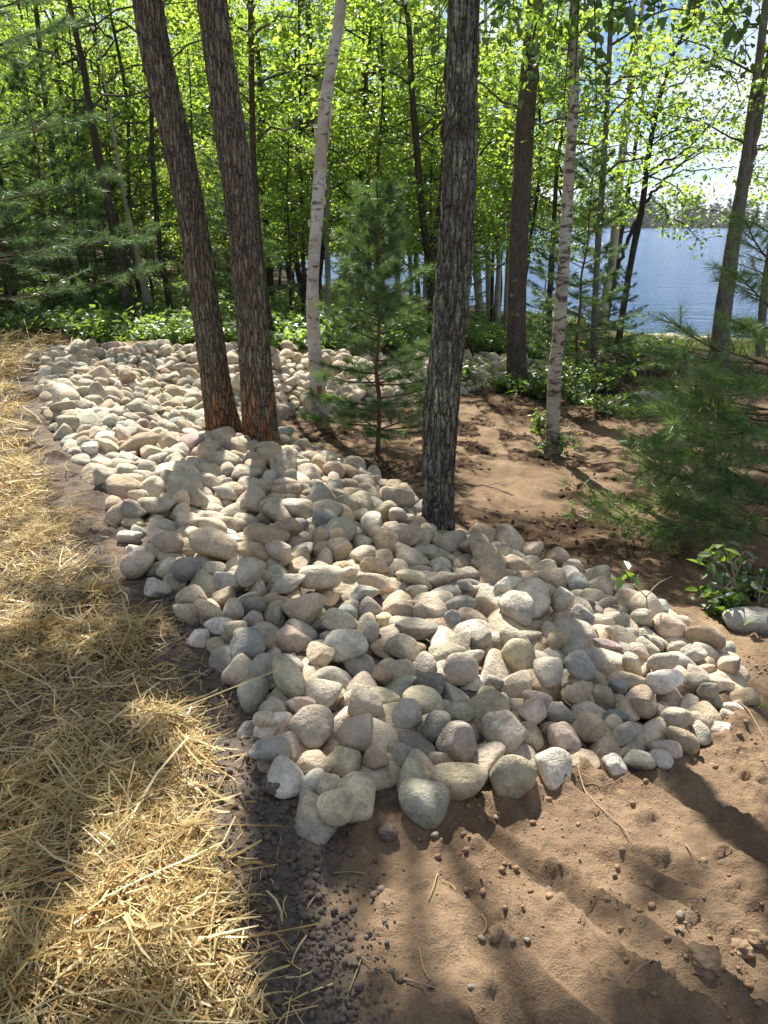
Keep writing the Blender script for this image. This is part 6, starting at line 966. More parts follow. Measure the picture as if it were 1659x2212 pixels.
straw_mat = M.leafy(sc_, sc_, .30, .03, .45)
SP_ = Pile()
for a in ((19000, 1.02, 4.4, .075, .0032, 91, 2), (5000, 1.02, 3.6, .13, .0044, 94, 3), (9000, 1.02, 4.0, .028, .0030, 95, 1), (14000, 4.2, 8.0, .13, .0055, 92, 2), (11000, 7.5, 13.2, .2, .010, 93, 1)):
    SP_.add(*straw_batch(*a))
tag(link('straw', SP_.mesh('straw', [straw_mat])), 'loose golden straw mulch scattered over the dark soil', None, None, 'stuff')

# ------------------------------------------------------------------ crumbs of soil, clods, pebbles, sticks
def lump(rs, sub=2, rough=.25, seed=0):
    n, f = icosphere(sub); o = rs.uniform(-40, 40, 3)
    return n * (1 + rough * fbm(n[:, 0] * 1.7 + o[0], n[:, 1] * 1.7 + o[1], n[:, 2] * 1.7 + o[2], oct=3, seed=seed))[:, None], f
M = Mat('dark_soil'); p = M.pos()
n = M.noise(60, p, 5, .7)
soil_mat = M.pbr(M.mix(M.ramp(n, [(.3, 0.0), (.7, 1.0)]), (.10, .082, .069), (.20, .165, .138)), .95, M.bump(M.noise(150, p, 5, .7), .008, .9), .1)
M = Mat('sand_lump'); p = M.pos()
sandlump_mat = M.pbr(M.mix(M.ramp(M.noise(30, p, 5), [(.3, 0.0), (.7, 1.0)]), (.20, .135, .085), (.31, .215, .135)), .95, M.bump(M.noise(120, p, 4), .006, .8), .1)
rs = np.random.RandomState(21)
lumps = [lump(rs, 1, .3, k) for k in range(8)]
soil_c = np.array(SOIL_CHAIN)
CR = Pile()
n = 6000; q = rs.uniform(0, .62, n) * (len(soil_c) - 1); i = q.astype(int)
xy = soil_c[i] + (soil_c[i + 1] - soil_c[i]) * (q - i)[:, None]; xy = xy + rs.normal(0, .075, (n, 2)) * (1 + .25 * xy[:, 1:])
k = (xy[:, 1] > 1.02) & (xy[:, 1] < 5) & (~in_poly(STONE_POLY, xy[:, 0], xy[:, 1]) | (rs.uniform(0, 1, n) < .2)); xy = xy[k][:2800]
zz_ = ground_z(xy[:, 0], xy[:, 1])
for m in range(len(xy)):
    s = min(.0026 * math.exp(rs.exponential(.5)), .0115)
    v, f = lumps[m % 8]; th = rs.uniform(0, 6.28); R = np.array([[math.cos(th), -math.sin(th), 0], [math.sin(th), math.cos(th), 0], [0, 0, 1]])
    CR.add((v * s * rs.uniform(.7, 1.2, 3)) @ R.T + [xy[m, 0], xy[m, 1], zz_[m] + s * .45], f)
tag(link('soil_crumbs', CR.mesh('soil_crumbs', [soil_mat], True)), 'crumbs of dark soil along the edge of the straw', None, None, 'stuff')
GR = Pile()
x = rs.uniform(-.1, 3.2, 16000); y = rs.uniform(1.05, 4.2, 16000)
k = ~in_poly(STONE_POLY, x, y) & (x < .52 * y + .2) & (vnoise(x * 3, y * 3, None, 5) > rs.uniform(-.7, .5, 16000)); x, y = x[k][:3600], y[k][:3600]
zz_ = ground_z(x, y)
for m in range(len(x)):
    s = min(.0016 * math.exp(rs.exponential(.6)), .010)
    v, f = lumps[m % 8]
    GR.add(v * s * rs.uniform(.7, 1.2, 3) + [x[m], y[m], zz_[m] + s * .35], f)
tag(link('grit', GR.mesh('grit', [sandlump_mat], True)), 'grit and crumbs of sand strewn over the worked sand', None, None, 'stuff')
def place_px(u, v):
    g = hit(u, v, lambda a, b: terrain_h(a, b)); return g[0], g[1], float(ground_z(g[0], g[1]))
PX = 1659 / 1920.
for k, (u, v, wd, name, mat, label, cat, grp) in enumerate((
        (628, 2373, .075, 'soil_clod', soil_mat, 'large dark soil clod resting against the pale dirt-topped stone', 'clod', 'clods of soil by the straw'),
        (968, 2098, .060, 'soil_clod', soil_mat, 'dark rough soil clod lying alone on the sand below the stones', 'clod', 'clods of soil by the straw'),
        (735, 2060, .035, 'soil_clod', soil_mat, 'rounded dark soil clod beside the corner stone', 'clod', 'clods of soil by the straw'),
        (690, 2050, .03, 'soil_clod', soil_mat, 'small dark soil clod just left of the corner stone', 'clod', 'clods of soil by the straw'),
        (770, 2215, .03, 'soil_clod', soil_mat, 'grey soil clod at the top of the crumbly heap by the sand', 'clod', 'clods of soil by the straw'),
        (765, 2285, .033, 'soil_clod', soil_mat, 'lumpy soil clod in the middle of the crumbly heap by the sand', 'clod', 'clods of soil by the straw'),
        (800, 2345, .026, 'soil_clod', soil_mat, 'small soil clod at the lower end of the crumbly heap', 'clod', 'clods of soil by the straw'),
        (1760, 2430, .075, 'sand_clod', sandlump_mat, 'long crusted sand clod broken from a tread print', 'clod', 'broken lumps of sand'),
        (1858, 2365, .055, 'sand_clod', sandlump_mat, 'square sand clod with tread ridges near the right edge', 'clod', 'broken lumps of sand'),
        (1900, 2360, .05, 'sand_clod', sandlump_mat, 'sand clod touching the right edge of the picture', 'clod', 'broken lumps of sand'),
        (1532, 2480, .05, 'sand_clod', sandlump_mat, 'flat sand clod near the bottom edge of the picture', 'clod', 'broken lumps of sand'),
        (1240, 2350, .04, 'sand_clod', sandlump_mat, 'dark crumbled sand clod beside a smooth tread rut', 'clod', 'broken lumps of sand'),
        (1625, 2210, .03, 'sand_clod', sandlump_mat, 'brown sand clod between the two shoe prints and the tree shadow', 'clod', 'broken lumps of sand'))):
    u *= PX; v *= PX
    if name == 'soil_clod' and v > 2000: v = 2050 + (v - 2000) * .1 if False else v
    # the first clod sits at the pale stone
    if k == 0: u, v = 594, 1707
    if k == 1: u, v = 835, 1813
    if k == 2: u, v = 650, 1765
    if k == 3: u, v = 615, 1752
    if k == 4: u, v = 668, 1912
    if k == 5: u, v = 662, 1985
    if k == 6: u, v = 690, 2035
    x, y, z = place_px(u, v)
    vv, ff = lump(rs, 4, .28, 60 + k); s = np.array([wd, wd * .8, wd * .62]) * .55 * rs.uniform(.9, 1.1, 3)
    o = link(name, new_mesh(name, vv * s, ff, [mat], True), None, (x, y, z + s[2] * .35)); o.rotation_euler = (0, 0, rs.uniform(0, 6))
    tag(o, label, cat, grp)
peb = Mat('pebble'); pebble_mat = peb.pbr(peb.mix(peb.noise(40, peb.pos(), 4), (.14, .12, .10), (.27, .235, .19)), .85, peb.bump(peb.noise(120, peb.pos()), .004), .3)
pebble_mesh = [new_mesh('pebble', *stone_shape(k, 2), [pebble_mat], True) for k in (0, 1, 2)]
for k, (u, v, wd, label) in enumerate((
        (938, 1823, .024, 'tan pebble on the sunlit sand below the big oval stone'), (1003, 1938, .011, 'tiny white pebble on sand above a crack'),
        (1186, 1920, .020, 'pale pebble in shade just above the upper shoe print'), (1466, 2000, .028, 'large grey pebble lying right of the second shoe print'),
        (1560, 1752, .022, 'pink-white pebble on bright sand near the right edge'), (1562, 1640, .012, 'small pale pebble on sand right of the stone tip'),
        (1470, 2025, .016, 'small tan pebble just below the largest pebble on sand'), (1040, 2035, .022, 'blue-grey pebble left of the smooth tread rut'),
        (1106, 2052, .016, 'black round pebble beside the smooth tread rut'), (1137, 2035, .018, 'white pebble half sunk at the edge of the rut'),
        (1020, 2480 * PX, .020, 'dark round pebble between sticks at the bottom'), (1505, 2120, .018, 'cream pebble by the broken sand clods'))):
    x, y, z = place_px(u, min(v, 2190)); o = link('pebble', pebble_mesh[k % 3], None, (x, y, z + wd * .2)); o.scale = (wd, wd * .75, wd * .6); o.rotation_euler = (0, 0, k * 1.3)
    tag(o, label, 'pebble', 'pebbles on the sand')
M = Mat('dead_twig'); twig_mat = M.pbr(M.mix(M.noise(60, M.obj(), 4), (.16, .11, .07), (.36, .28, .2)), .8, M.bump(M.noise(140, M.obj()), .003), .2)
def stick(label, pts, r0, side=(), lift=.006, cat='twig', grp='fallen twigs on the sand'):
    P = []
    for j, (u, v) in enumerate(pts):
        x, y, z = place_px(u, v); P.append((x, y, z + lift * (1 + .8 * (j % 2))))
    P = spline(P, 14); P[:, 2] = np.maximum(P[:, 2], ground_z(P[:, 0], P[:, 1]) + r0 * .8)
    V = Pile(); V.add(*tube(P, np.linspace(r0, r0 * .45, 14), 6))
    for f, ang, ln in side:
        i = int(f * 13); d = P[min(i + 1, 13)] - P[i]; d /= np.linalg.norm(d); a = math.radians(ang)
        e = np.array([d[0] * math.cos(a) - d[1] * math.sin(a), d[0] * math.sin(a) + d[1] * math.cos(a), .12])
        q = P[i] + e[None] * np.linspace(0, ln, 6)[:, None]; V.add(*tube(q, np.linspace(r0 * .6, r0 * .25, 6), 5))
    o = link('twig', V.mesh('twig', [twig_mat], True, P[0]), None, P[0]); tag(o, label, cat, grp)
stick('long forked dead twig running down from the stones across shaded sand', [(1245, 1672), (1265, 1720), (1300, 1765), (1345, 1805), (1362, 1835)], .0035, [(.1, 35, .09), (.35, -30, .07)])
stick('thin bleached stick beside the tip of the stone pile', [(1595, 1535), (1608, 1560), (1632, 1588), (1645, 1612)], .004, [(.4, 40, .05)])
stick('dark forked twig lying on sand near the bottom middle', [(1015, 2290 * PX + 210), (1045, 2225), (1080, 2240)], .003, [(.4, -40, .06)])
stick('broken twig in the shade left of the smooth rut', [(870, 2130), (905, 2145), (940, 2160)], .0028, [(.3, 40, .05), (.6, -35, .04)])
stick('fine brown twig curving over the sand by the two sand clods', [(1345, 2135), (1390, 2120), (1440, 2110)], .0025, [(.5, 50, .05)])
stick('short dark stick below the bottom clods of soil', [(770, 2075), (800, 2100)], .003)
stick('pale twig lying along the shadow band on the sand', [(1480, 1830), (1500, 1870), (1525, 1890)], .0025)
stick('crooked twig on the shaded leaf litter behind the oak', [(1010, 1050), (1060, 1062), (1110, 1075)], .008, [(.4, 45, .2)])
stick('thin branch lying on far sand beside the small birch', [(1250, 1010), (1300, 1005), (1345, 1012)], .008, [(.5, 35, .2)])
# single straws that strayed onto soil, stones and sand
for k, (pts, label) in enumerate((
        ([(608, 1815), (600, 1855), (590, 1890)], 'thick pale straw lying on dark soil left of the corner stone'),
        ([(640, 2045 * 1.0), (668, 1960), (690, 1935)], 'golden straw standing over the crumbly soil heap'),
        ([(945, 1890), (935, 1930), (925, 1955)], 'single straw on sand under the large clod'),
        ([(955, 1905), (975, 1920), (985, 1940)], 'bent straw on sand in sunlight near the middle'),
        ([(1040, 1995), (1050, 2015), (1035, 2030)], 'crumpled yellow straw curl on the sand'),
        ([(905, 2070), (915, 2110), (930, 2140)], 'forked straw at the bottom between soil and sand'),
        ([(790, 1885), (760, 1885), (720, 1890)], 'straw lying flat where dark soil meets sand'),
        ([(780, 2085), (765, 2130), (750, 2165)], 'long straw pointing out over the sand at the bottom'))):
    P = []
    for u, v in pts:
        x, y, z = place_px(u, v); P.append((x, y, z + .006))
    P = spline(P, 8); P[:, 2] = np.maximum(P[:, 2], ground_z(P[:, 0], P[:, 1]) + .003)
    Vs, Fs_ = tube(P, np.full(8, .0015), 5); o = link('straw_stalk', new_mesh('straw_stalk', Vs - P[0], Fs_, [straw_mat], False), None, P[0])
    tag(o, label, 'straw', 'stray stalks of straw')
# ------------------------------------------------------------------ leaves and crowns
leaf_far = leaf_material('broad_leaves_far', [(.045, .085, .012), (.075, .125, .018), (.10, .15, .022)], [(.22, .39, .03), (.38, .55, .05), (.52, .63, .09)], .6, .05)
leaf_near = leaf_material('broad_leaves_near', [(.035, .075, .012), (.055, .10, .016), (.085, .13, .022)], [(.10, .22, .015), (.20, .36, .025), (.30, .45, .04)], .45, .07)
twig_bark = bark_plain('twig_bark', (.075, .06, .045))

def leaf_set(C, L, rs, fine=False, tilt=-.3):
    n = len(C); az = rs.uniform(0, 2 * math.pi, n); ti = rs.normal(tilt, .45, n)
    d = np.stack([np.cos(az) * np.cos(ti), np.sin(az) * np.cos(ti), np.sin(ti)], -1)
    nr = np.array([0, 0, 1.0]) + rs.normal(0, .45, (n, 3)); nr -= d * (nr * d).sum(1)[:, None]; nr /= np.linalg.norm(nr, axis=1)[:, None] + 1e-9
    sd = np.cross(d, nr); l = (L * np.exp(rs.normal(0, .25, n)))[:, None]; w = l * .64
    if not fine:
        V = np.stack([C, C + d * l * .42 + sd * w * .5 + nr * l * .07, C + d * l - nr * l * .05, C + d * l * .42 - sd * w * .5 + nr * l * .07], 1)
        return V.reshape(-1, 3), (np.arange(n) * 4)[:, None] + np.array([[0, 1, 2, 3]])
    V = np.stack([C, C + d * l * .28 + sd * w * .46 + nr * l * .09, C + d * l * .66 + sd * w * .40 + nr * l * .06, C + d * l - nr * l * .08,
                  C + d * l * .66 - sd * w * .40 + nr * l * .06, C + d * l * .28 - sd * w * .46 + nr * l * .09], 1)
    b = (np.arange(n) * 6)[:, None]
    return V.reshape(-1, 3), np.concatenate([b + np.array([[0, 1, 2, 3]]), b + np.array([[0, 3, 4, 5]])])

def crown_mesh(name, seed, H, base, R, limbs, clumps, per, L, spread=.17, mat=None):
    rs = np.random.RandomState(seed); P = Pile(); C = []
    for i in range(limbs):
        z = base + (H - base) * (i + rs.uniform(0, 1)) / limbs; k = (z - base) / (H - base)
        az = i * 2.4 + rs.normal(0, .4); ln = R * (1.05 - .65 * k ** 1.5) * rs.uniform(.6, 1.15)
        t = np.linspace(0, 1, 7)[:, None]; up = rs.uniform(.1, .6)
        q = np.array([0, 0, z]) + np.array([math.cos(az), math.sin(az), 0]) * ln * t + np.array([0, 0, 1]) * ln * (up * t - .35 * up * t ** 2)
        q[1:] += rs.normal(0, .05 * R, (6, 3)) * .5
        P.add(*tube(q, np.linspace(.012 * R + .006, .004, 7), 4), 1)
        for j in range(clumps):
            f = rs.uniform(.3, 1.05) * 6; a = min(int(f), 5); p = q[a] + (q[a + 1] - q[a]) * (f - a)
            c = p + rs.normal(0, .16 * R ** .6, 3) * np.array([1, 1, .6])
            if rs.uniform() < .5: P.add(*tube(np.array([p, (p + c) / 2 + rs.normal(0, .03, 3), c]), [.006, .004, .003], 3), 1)
            C.append(c + rs.normal(0, 1, (per, 3)) * np.array([spread, spread, spread * .5]))
    V, F = leaf_set(np.concatenate(C), L, rs); P.add(V, F, 0)
    return P.mesh(name, [mat or leaf_far, twig_bark])

CROWN_H = [7.0, 7.6, 5.6, 7.0, 7.8]
CROWNS = [crown_mesh('crown', 1, 7.0, 1.3, 2.0, 18, 7, 40, .09), crown_mesh('crown', 2, 7.6, 2.4, 2.4, 18, 7, 42, .095), crown_mesh('crown', 3, 5.6, .8, 1.7, 17, 7, 38, .088),
          crown_mesh('crown', 4, 7.0, 1.7, 2.3, 18, 7, 40, .10), crown_mesh('crown', 5, 7.8, 2.9, 2.5, 18, 7, 40, .095)]
DENSE = [crown_mesh('crown', 6, 7.5, .6, 2.6, 22, 9, 40, .16), crown_mesh('crown', 7, 9.0, .8, 2.8, 24, 9, 40, .17)]
SPARSE = [crown_mesh('crown', 11, 7.0, 1.5, 2.1, 14, 5, 22, .10, .25), crown_mesh('crown', 12, 8.0, 2.5, 2.3, 13, 5, 22, .10, .28)]

# ------------------------------------------------------------------ trunks
def trunk_mesh(name, path, radii, mat, nring, nth, kind, seed=0, flare=.35, off=None):
    P = spline(path, nring); s = np.concatenate([[0], np.cumsum(np.linalg.norm(np.diff(P, axis=0), axis=1))])
    R = np.interp(np.linspace(0, 1, nring), np.linspace(0, 1, len(radii)), radii)
    T = np.gradient(P, axis=0); T /= np.linalg.norm(T, axis=1)[:, None]
    A = np.cross(T, [0, 1.0, 0]); A /= np.linalg.norm(A, axis=1)[:, None]; B = np.cross(T, A)
    th = np.arange(nth) * 2 * math.pi / nth; ct, st_ = np.cos(th)[None], np.sin(th)[None]
    S = s[:, None] + 0 * ct; r = R[:, None] + 0 * ct
    r = r * (1 + flare * np.exp(-np.maximum(S - .16, 0) / (1.1 * R[0])) * (1 + .35 * np.cos(4 * th + seed)[None]))
    X, Y = ct * R[:, None], st_ * R[:, None]
    cre = np.zeros_like(S); bare = np.zeros_like(S)
    r = r * (1 + .05 * fbm(X * 6, Y * 6, S * 1.6, oct=3, seed=seed))
    if kind == 'oak':
        a = vnoise(X * 44 + 5 * seed, Y * 44, S * 7.5, seed + 1) + .5 * vnoise(X * 90, Y * 90, S * 26, seed + 2)
        b = vnoise(X * 60 + 3, Y * 60, S * 13 + 9, seed + 3) + .5 * vnoise(X * 120, Y * 120, S * 45, seed + 6)
        cre = np.maximum(sstep(.26, .04, np.abs(a)), .8 * sstep(.22, .03, np.abs(b)))
        plate = fbm(X * 55, Y * 55, S * 22, oct=3, seed=seed + 4)
        r = r - .011 * cre + .004 * plate + .005
        bare = sstep(1.0, .35, S) * sstep(-.9, .0, fbm(X * 14, Y * 14, S * 5, oct=3, seed=seed + 5) + .5 * np.cos(th + .3)[None])
        if seed not in (1, 2): bare = bare * 0
    elif kind == 'plain':
        a = vnoise(X * 34, Y * 34, S * 3.2, seed + 1) + .3 * vnoise(X * 80, Y * 80, S * 14, seed + 2)
        cre = sstep(.22, .02, np.abs(a)); r = r - .006 * cre
    else:
        r = r * (1 + .02 * fbm(X * 20, Y * 20, S * 14, oct=3, seed=seed)) + .012 * sstep(.45, .0, S) * fbm(X * 25, Y * 25, S * 9, oct=3, seed=seed + 3)
    V = P[:, None] + r[..., None] * (A[:, None] * ct[..., None] + B[:, None] * st_[..., None])
    idx = np.arange(nring * nth).reshape(nring, nth)
    F = np.stack([idx[:-1], idx[1:], np.roll(idx[1:], -1, 1), np.roll(idx[:-1], -1, 1)], -1).reshape(-1, 4)
    V = V.reshape(-1, 3)
    if off is not None: V = V - np.asarray(off)
    return new_mesh(name, V, F, [mat], True, attrs=dict(crevice=cre.ravel(), bare=bare.ravel())), P, R

def px_path(pts, lean_y=0.0, Y=None):
    """points (u, v, width in px) along a trunk -> positions and radii; the first point stands on the ground"""
    b = ground_at(pts[0][0], pts[0][1]) if Y is None else on_y(pts[0][0], pts[0][1], Y)
    Y0 = b[1]; P, R = [], []
    for i, (u, v, w) in enumerate(pts):
        p = on_y(u, v, Y0 + lean_y * i / max(len(pts) - 1, 1)) if i or Y is not None else b
        t = p[1] * CP - (p[2] - CAM_Z) * SP; P.append(p); R.append(w * t / FOC / 2)
    return np.array(P), np.array(R)

def extend(P, R, up):
    d = P[-1] - P[-2]; d /= np.linalg.norm(d); d = d * .7 + np.array([0, 0, .3]); d /= np.linalg.norm(d)
    return np.concatenate([P, [P[-1] + d * up * .5, P[-1] + d * up]]), np.concatenate([R, [R[-1] * .6, R[-1] * .22]])

BARK_OAK = bark_oak('oak_bark'); BARK_OAK_LICHEN = bark_oak('lichened_oak_bark', (.215, .195, .165), 1.0); BARK_BROWN = bark_plain('brown_bark', (.085, .068, .055))
BARK_DARK = bark_plain('dark_bark', (.052, .042, .034)); BARK_GREY = bark_plain('grey_bark', (.14, .125, .105))
BIRCH = bark_birch('birch_bark', .7); BIRCH_SPOT = bark_birch('spotted_birch_bark', 1.15, (.48, .44, .37)); BIRCH_GREY = bark_birch('grey_birch_bark', .35, (.36, .33, .29))

LATER = []
def traced_tree(name, label, pts, mat, kind, up=4.0, nring=60, nth=24, crown=None, cz=None, cs=1.0, group=None, seed=0, lean_y=0.0, branches=(), flare=.35, Y=None, crot=0.0):
    P, R = px_path(pts, lean_y, Y)
    root = thing(name, label, 'tree', P[0], group)
    Q, RQ = extend(P, R, up)
    Q = np.concatenate([[Q[0] - np.array([0, 0, .12])], Q]); RQ = np.concatenate([[RQ[0]], RQ])
    d = np.concatenate([[0], np.cumsum(np.linalg.norm(np.diff(Q, axis=0), axis=1))]); rr = np.interp(np.linspace(0, 1, 24), d / d[-1], RQ)
    me, SP_, _ = trunk_mesh('trunk', Q, rr, mat, nring, nth, kind, seed, flare, P[0])
    link('trunk', me, root)
    for br in branches:
        B, RB = px_path(br, Y=P[0][1] + lean_y * .5)
        B2 = spline(B, 16); B2[1:] += np.random.RandomState(seed + 7).normal(0, .02, (15, 3))
        V, F = tube(B2, np.interp(np.linspace(0, 1, 16), np.linspace(0, 1, len(RB)), RB), 8)
        link('branch', new_mesh('branch', V - P[0], F, [mat], True), root)
    if crown is not None: LATER.append((root, crown, P, R, cz, cs, SP_, crot, seed))
    return root, P, R

OAKS = 'mature trunks at the stone bank'
twin_left, PL, _ = traced_tree('oak_tree', 'left twin oak trunk leaning left, with orange bare wood at its foot',
    [(490, 962, 74), (470, 850, 62), (440, 640, 57), (402, 400, 60), (352, 180, 61), (318, 0, 64)], BARK_OAK, 'oak', 7, 300, 110, seed=1, flare=.34)
twin_right, PR, _ = traced_tree('oak_tree', 'right one of the twin oak trunks, thick and rough barked, rising from the stones',
    [(566, 984, 74), (556, 850, 68), (540, 640, 64), (514, 400, 64), (482, 180, 66), (458, 0, 64)], BARK_OAK, 'oak', 7, 300, 110, seed=2, flare=.3)
oak, PO, _ = traced_tree('oak_tree', 'dark oak trunk with pale green lichen patches standing at the edge of the stone pile',
    [(945, 1172, 68), (947, 1080, 65), (950, 940, 74), (957, 840, 78), (969, 730, 66), (980, 600, 71), (990, 420, 70), (996, 250, 69), (1002, 0, 66)], BARK_OAK_LICHEN, 'oak', 7, 330, 110, seed=3, flare=.2)
birch_tree, PB, RB_ = traced_tree('birch_tree', 'white birch with peeling bark and an orange wound near its foot',
    [(692, 908, 38), (688, 860, 33), (682, 780, 30), (676, 700, 28), (676, 600, 27), (688, 420, 26), (700, 250, 27), (722, 100, 25), (737, 0, 24)], BIRCH, 'birch', 5, 200, 40, seed=4, flare=.2)
brown_tree, _, _ = traced_tree('dark_tree', 'straight brown trunk standing beyond the lichened oak at the far end of the stones',
    [(1117, 842, 44), (1116, 700, 40), (1120, 560, 40), (1130, 330, 41), (1145, 130, 39), (1158, 0, 38)], BARK_BROWN, 'plain', 5, 160, 48, SPARSE[0], 6.3, 1.2, seed=5, flare=.12)
birch_right, PBR, _ = traced_tree('birch_tree', 'spotted birch with a leafy shrub around its foot on the bare sand',
    [(1193, 990, 34), (1195, 900, 29), (1199, 800, 29), (1207, 720, 28), (1216, 600, 26), (1224, 470, 24), (1232, 330, 23), (1240, 200, 22), (1239, 50, 20), (1242, -20, 19)], BIRCH_SPOT, 'birch', 4, 200, 36, seed=6, flare=.1)
lean_tree, _, _ = traced_tree('leaning_tree', 'grey forked tree leaning right over the shore at the right edge',
    [(1548, 788, 40), (1562, 680, 36), (1580, 547, 30), (1604, 400, 28), (1613, 330, 20), (1624, 240, 19), (1640, 130, 18), (1652, 30, 17)], BARK_GREY, 'plain', 4, 120, 40, SPARSE[1], 6.4, 1.1, seed=7,
    branches=[[(1603, 410, 20), (1623, 340, 19), (1636, 265, 18), (1650, 180, 17), (1668, 100, 16)]])
v_tree, _, _ = traced_tree('forked_tree', 'dark tree forked low into a V behind the lichened oak',
    [(935, 728, 20), (932, 640, 19), (928, 570, 18), (914, 480, 16), (901, 330, 15), (890, 200, 14), (884, 60, 12), (874, 0, 11)], BARK_DARK, 'plain', 4, 100, 24, SPARSE[0], 4.6, 1.2, seed=8,
    branches=[[(930, 580, 16), (944, 510, 15), (954, 410, 14), (962, 260, 13), (970, 120, 11), (975, 0, 10)]], crot=1.0)
dark_lean, _, _ = traced_tree('dark_tree', 'nearly black trunk leaning left between the big pine and the twin oaks',
    [(290, 714, 25), (270, 620, 22), (247, 500, 21), (217, 360, 19), (192, 220, 15), (178, 130, 14), (160, 60, 12), (150, 0, 10)], BARK_DARK, 'plain', 3, 120, 28, CROWNS[1], 3.3, 1.0, seed=9,
    branches=[[(288, 690, 10), (283, 620, 8), (285, 560, 7), (283, 520, 5)], [(258, 560, 8), (235, 520, 6), (222, 470, 4)]])
thin_dark, _, _ = traced_tree('dark_tree', 'thin straight dark trunk just left of the twin oaks',
    [(372, 696, 14), (360, 620, 13), (347, 540, 12), (335, 430, 11), (328, 300, 10), (327, 150, 8), (326, 0, 7)], BARK_DARK, 'plain', 3, 80, 20, CROWNS[3], 3.2, .9, seed=10)
lean_birch, _, _ = traced_tree('birch_tree', 'short leaning birch trunk in the shade behind the black leaning trunk',
    [(326, 692, 20), (312, 620, 17), (293, 540, 15), (280, 480, 12), (268, 420, 9)], BIRCH_GREY, 'birch', 2.5, 80, 20, CROWNS[2], 2.2, .8, seed=11)
MIDDLE = [
    ('dark_tree', 'slim dark trunk at the far left under the pine', [(36, 682, 15), (20, 560, 13), (6, 440, 11), (-8, 300, 9)], BARK_DARK, CROWNS[0], 1.2, .9),
    ('dark_tree', 'slender dark tree rising behind the pine at the upper left', [(170, 660, 13), (140, 520, 12), (112, 330, 12), (95, 190, 12), (78, 20, 10)], BARK_DARK, CROWNS[1], 2.6, .9),
    ('dark_tree', 'dark trunk seen along the right edge of the twin oaks', [(588, 742, 15), (572, 620, 14), (556, 480, 14), (547, 330, 14), (543, 120, 13), (540, 0, 11)], BARK_DARK, CROWNS[4], 2.5, .9),
    ('dark_tree', 'thin black tree midway between the twin oaks and the white birch', [(655, 706, 10), (655, 560, 9), (650, 420, 8), (649, 280, 7)], BARK_DARK, CROWNS[3], 1.8, .9),
    ('dark_tree', 'crooked dark tree behind the top of the young pine', [(742, 700, 13), (762, 590, 13), (782, 470, 12), (780, 360, 11), (786, 250, 10), (794, 130, 8), (803, 50, 6)], BARK_DARK, CROWNS[0], 2.3, .9),
    ('dark_tree', 'slanting thin trunk against the bright water left of the young pine', [(722, 668, 9), (735, 600, 8), (752, 540, 7), (770, 470, 6)], BARK_DARK, SPARSE[1], 1.8, .8),
    ('birch_tree', 'thickest of the white birches by the water behind the lichened oak', [(1039, 692, 20), (1032, 610, 18), (1028, 540, 17), (1030, 440, 15), (1032, 300, 12)], BIRCH, SPARSE[0], 3.2, 1.0),
    ('birch_tree', 'tall slim white birch second from the oak in the birch row', [(1056, 704, 13), (1055, 600, 12), (1052, 480, 12), (1050, 330, 11), (1049, 160, 9), (1049, 20, 7)], BIRCH, SPARSE[1], 4.0, 1.0),
    ('birch_tree', 'thin white birch third from the oak leaning slightly right', [(1073, 708, 12), (1076, 620, 11), (1080, 500, 10), (1086, 380, 9), (1094, 200, 8), (1100, 120, 7)], BIRCH, SPARSE[0], 4.2, .9),
    ('birch_tree', 'slim birch half hidden by the brown trunk', [(1092, 712, 11), (1094, 640, 10), (1098, 540, 9), (1104, 420, 8)], BIRCH_GREY, SPARSE[1], 3.6, .8),
    ('dark_tree', 'dark stem between the white birches', [(1061, 720, 9), (1063, 640, 8), (1066, 540, 7), (1075, 500, 6), (1090, 440, 5)], BARK_DARK, SPARSE[0], 3.0, .7),
    ('grey_tree', 'straight grey trunk right of the spotted birch', [(1284, 838, 15), (1284, 700, 14), (1290, 560, 14), (1299, 430, 14), (1310, 250, 12), (1317, 100, 11), (1322, 0, 10)], BARK_GREY, SPARSE[1], 5.4, 1.0),
    ('birch_tree', 'pale birch leaning right with loose bark in front of the lake', [(1300, 706, 20), (1312, 620, 19), (1324, 550, 19), (1336, 420, 18), (1348, 300, 17), (1364, 170, 15), (1376, 90, 13), (1386, 20, 11)], BIRCH_GREY, SPARSE[0], 5.4, 1.0),
    ('dark_tree', 'dark slanting stem crossing the pale leaning birch', [(1308, 706, 11), (1322, 620, 10), (1336, 540, 10), (1350, 460, 10), (1364, 370, 9), (1378, 280, 8), (1392, 180, 7)], BARK_DARK, SPARSE[1], 5.0, .8),
    ('dark_tree', 'thin dark trunk at the right edge behind the pine boughs', [(1640, 770, 20), (1650, 640, 17), (1664, 540, 15), (1680, 420, 12)], BARK_GREY, SPARSE[1], 3.4, .9),
    ('dark_tree', 'slim black stem in the deep shade left of the black leaning trunk', [(196, 668, 9), (186, 560, 8), (176, 450, 7), (170, 330, 6)], BARK_DARK, CROWNS[2], 2.4, 1.0),
    ('dark_tree', 'pole thin trunk behind the pine in the shade', [(266, 676, 8), (256, 580, 7), (246, 480, 6)], BARK_DARK, CROWNS[0], 1.8, .9)]
for k, (nm, lab, pts, mat, cr, cz, cs) in enumerate(MIDDLE):
    traced_tree(nm, lab, pts, mat, 'birch' if 'birch' in nm else 'plain', 3, 60, 16, cr, cz, cs, None, 20 + k, crot=k * 1.7)
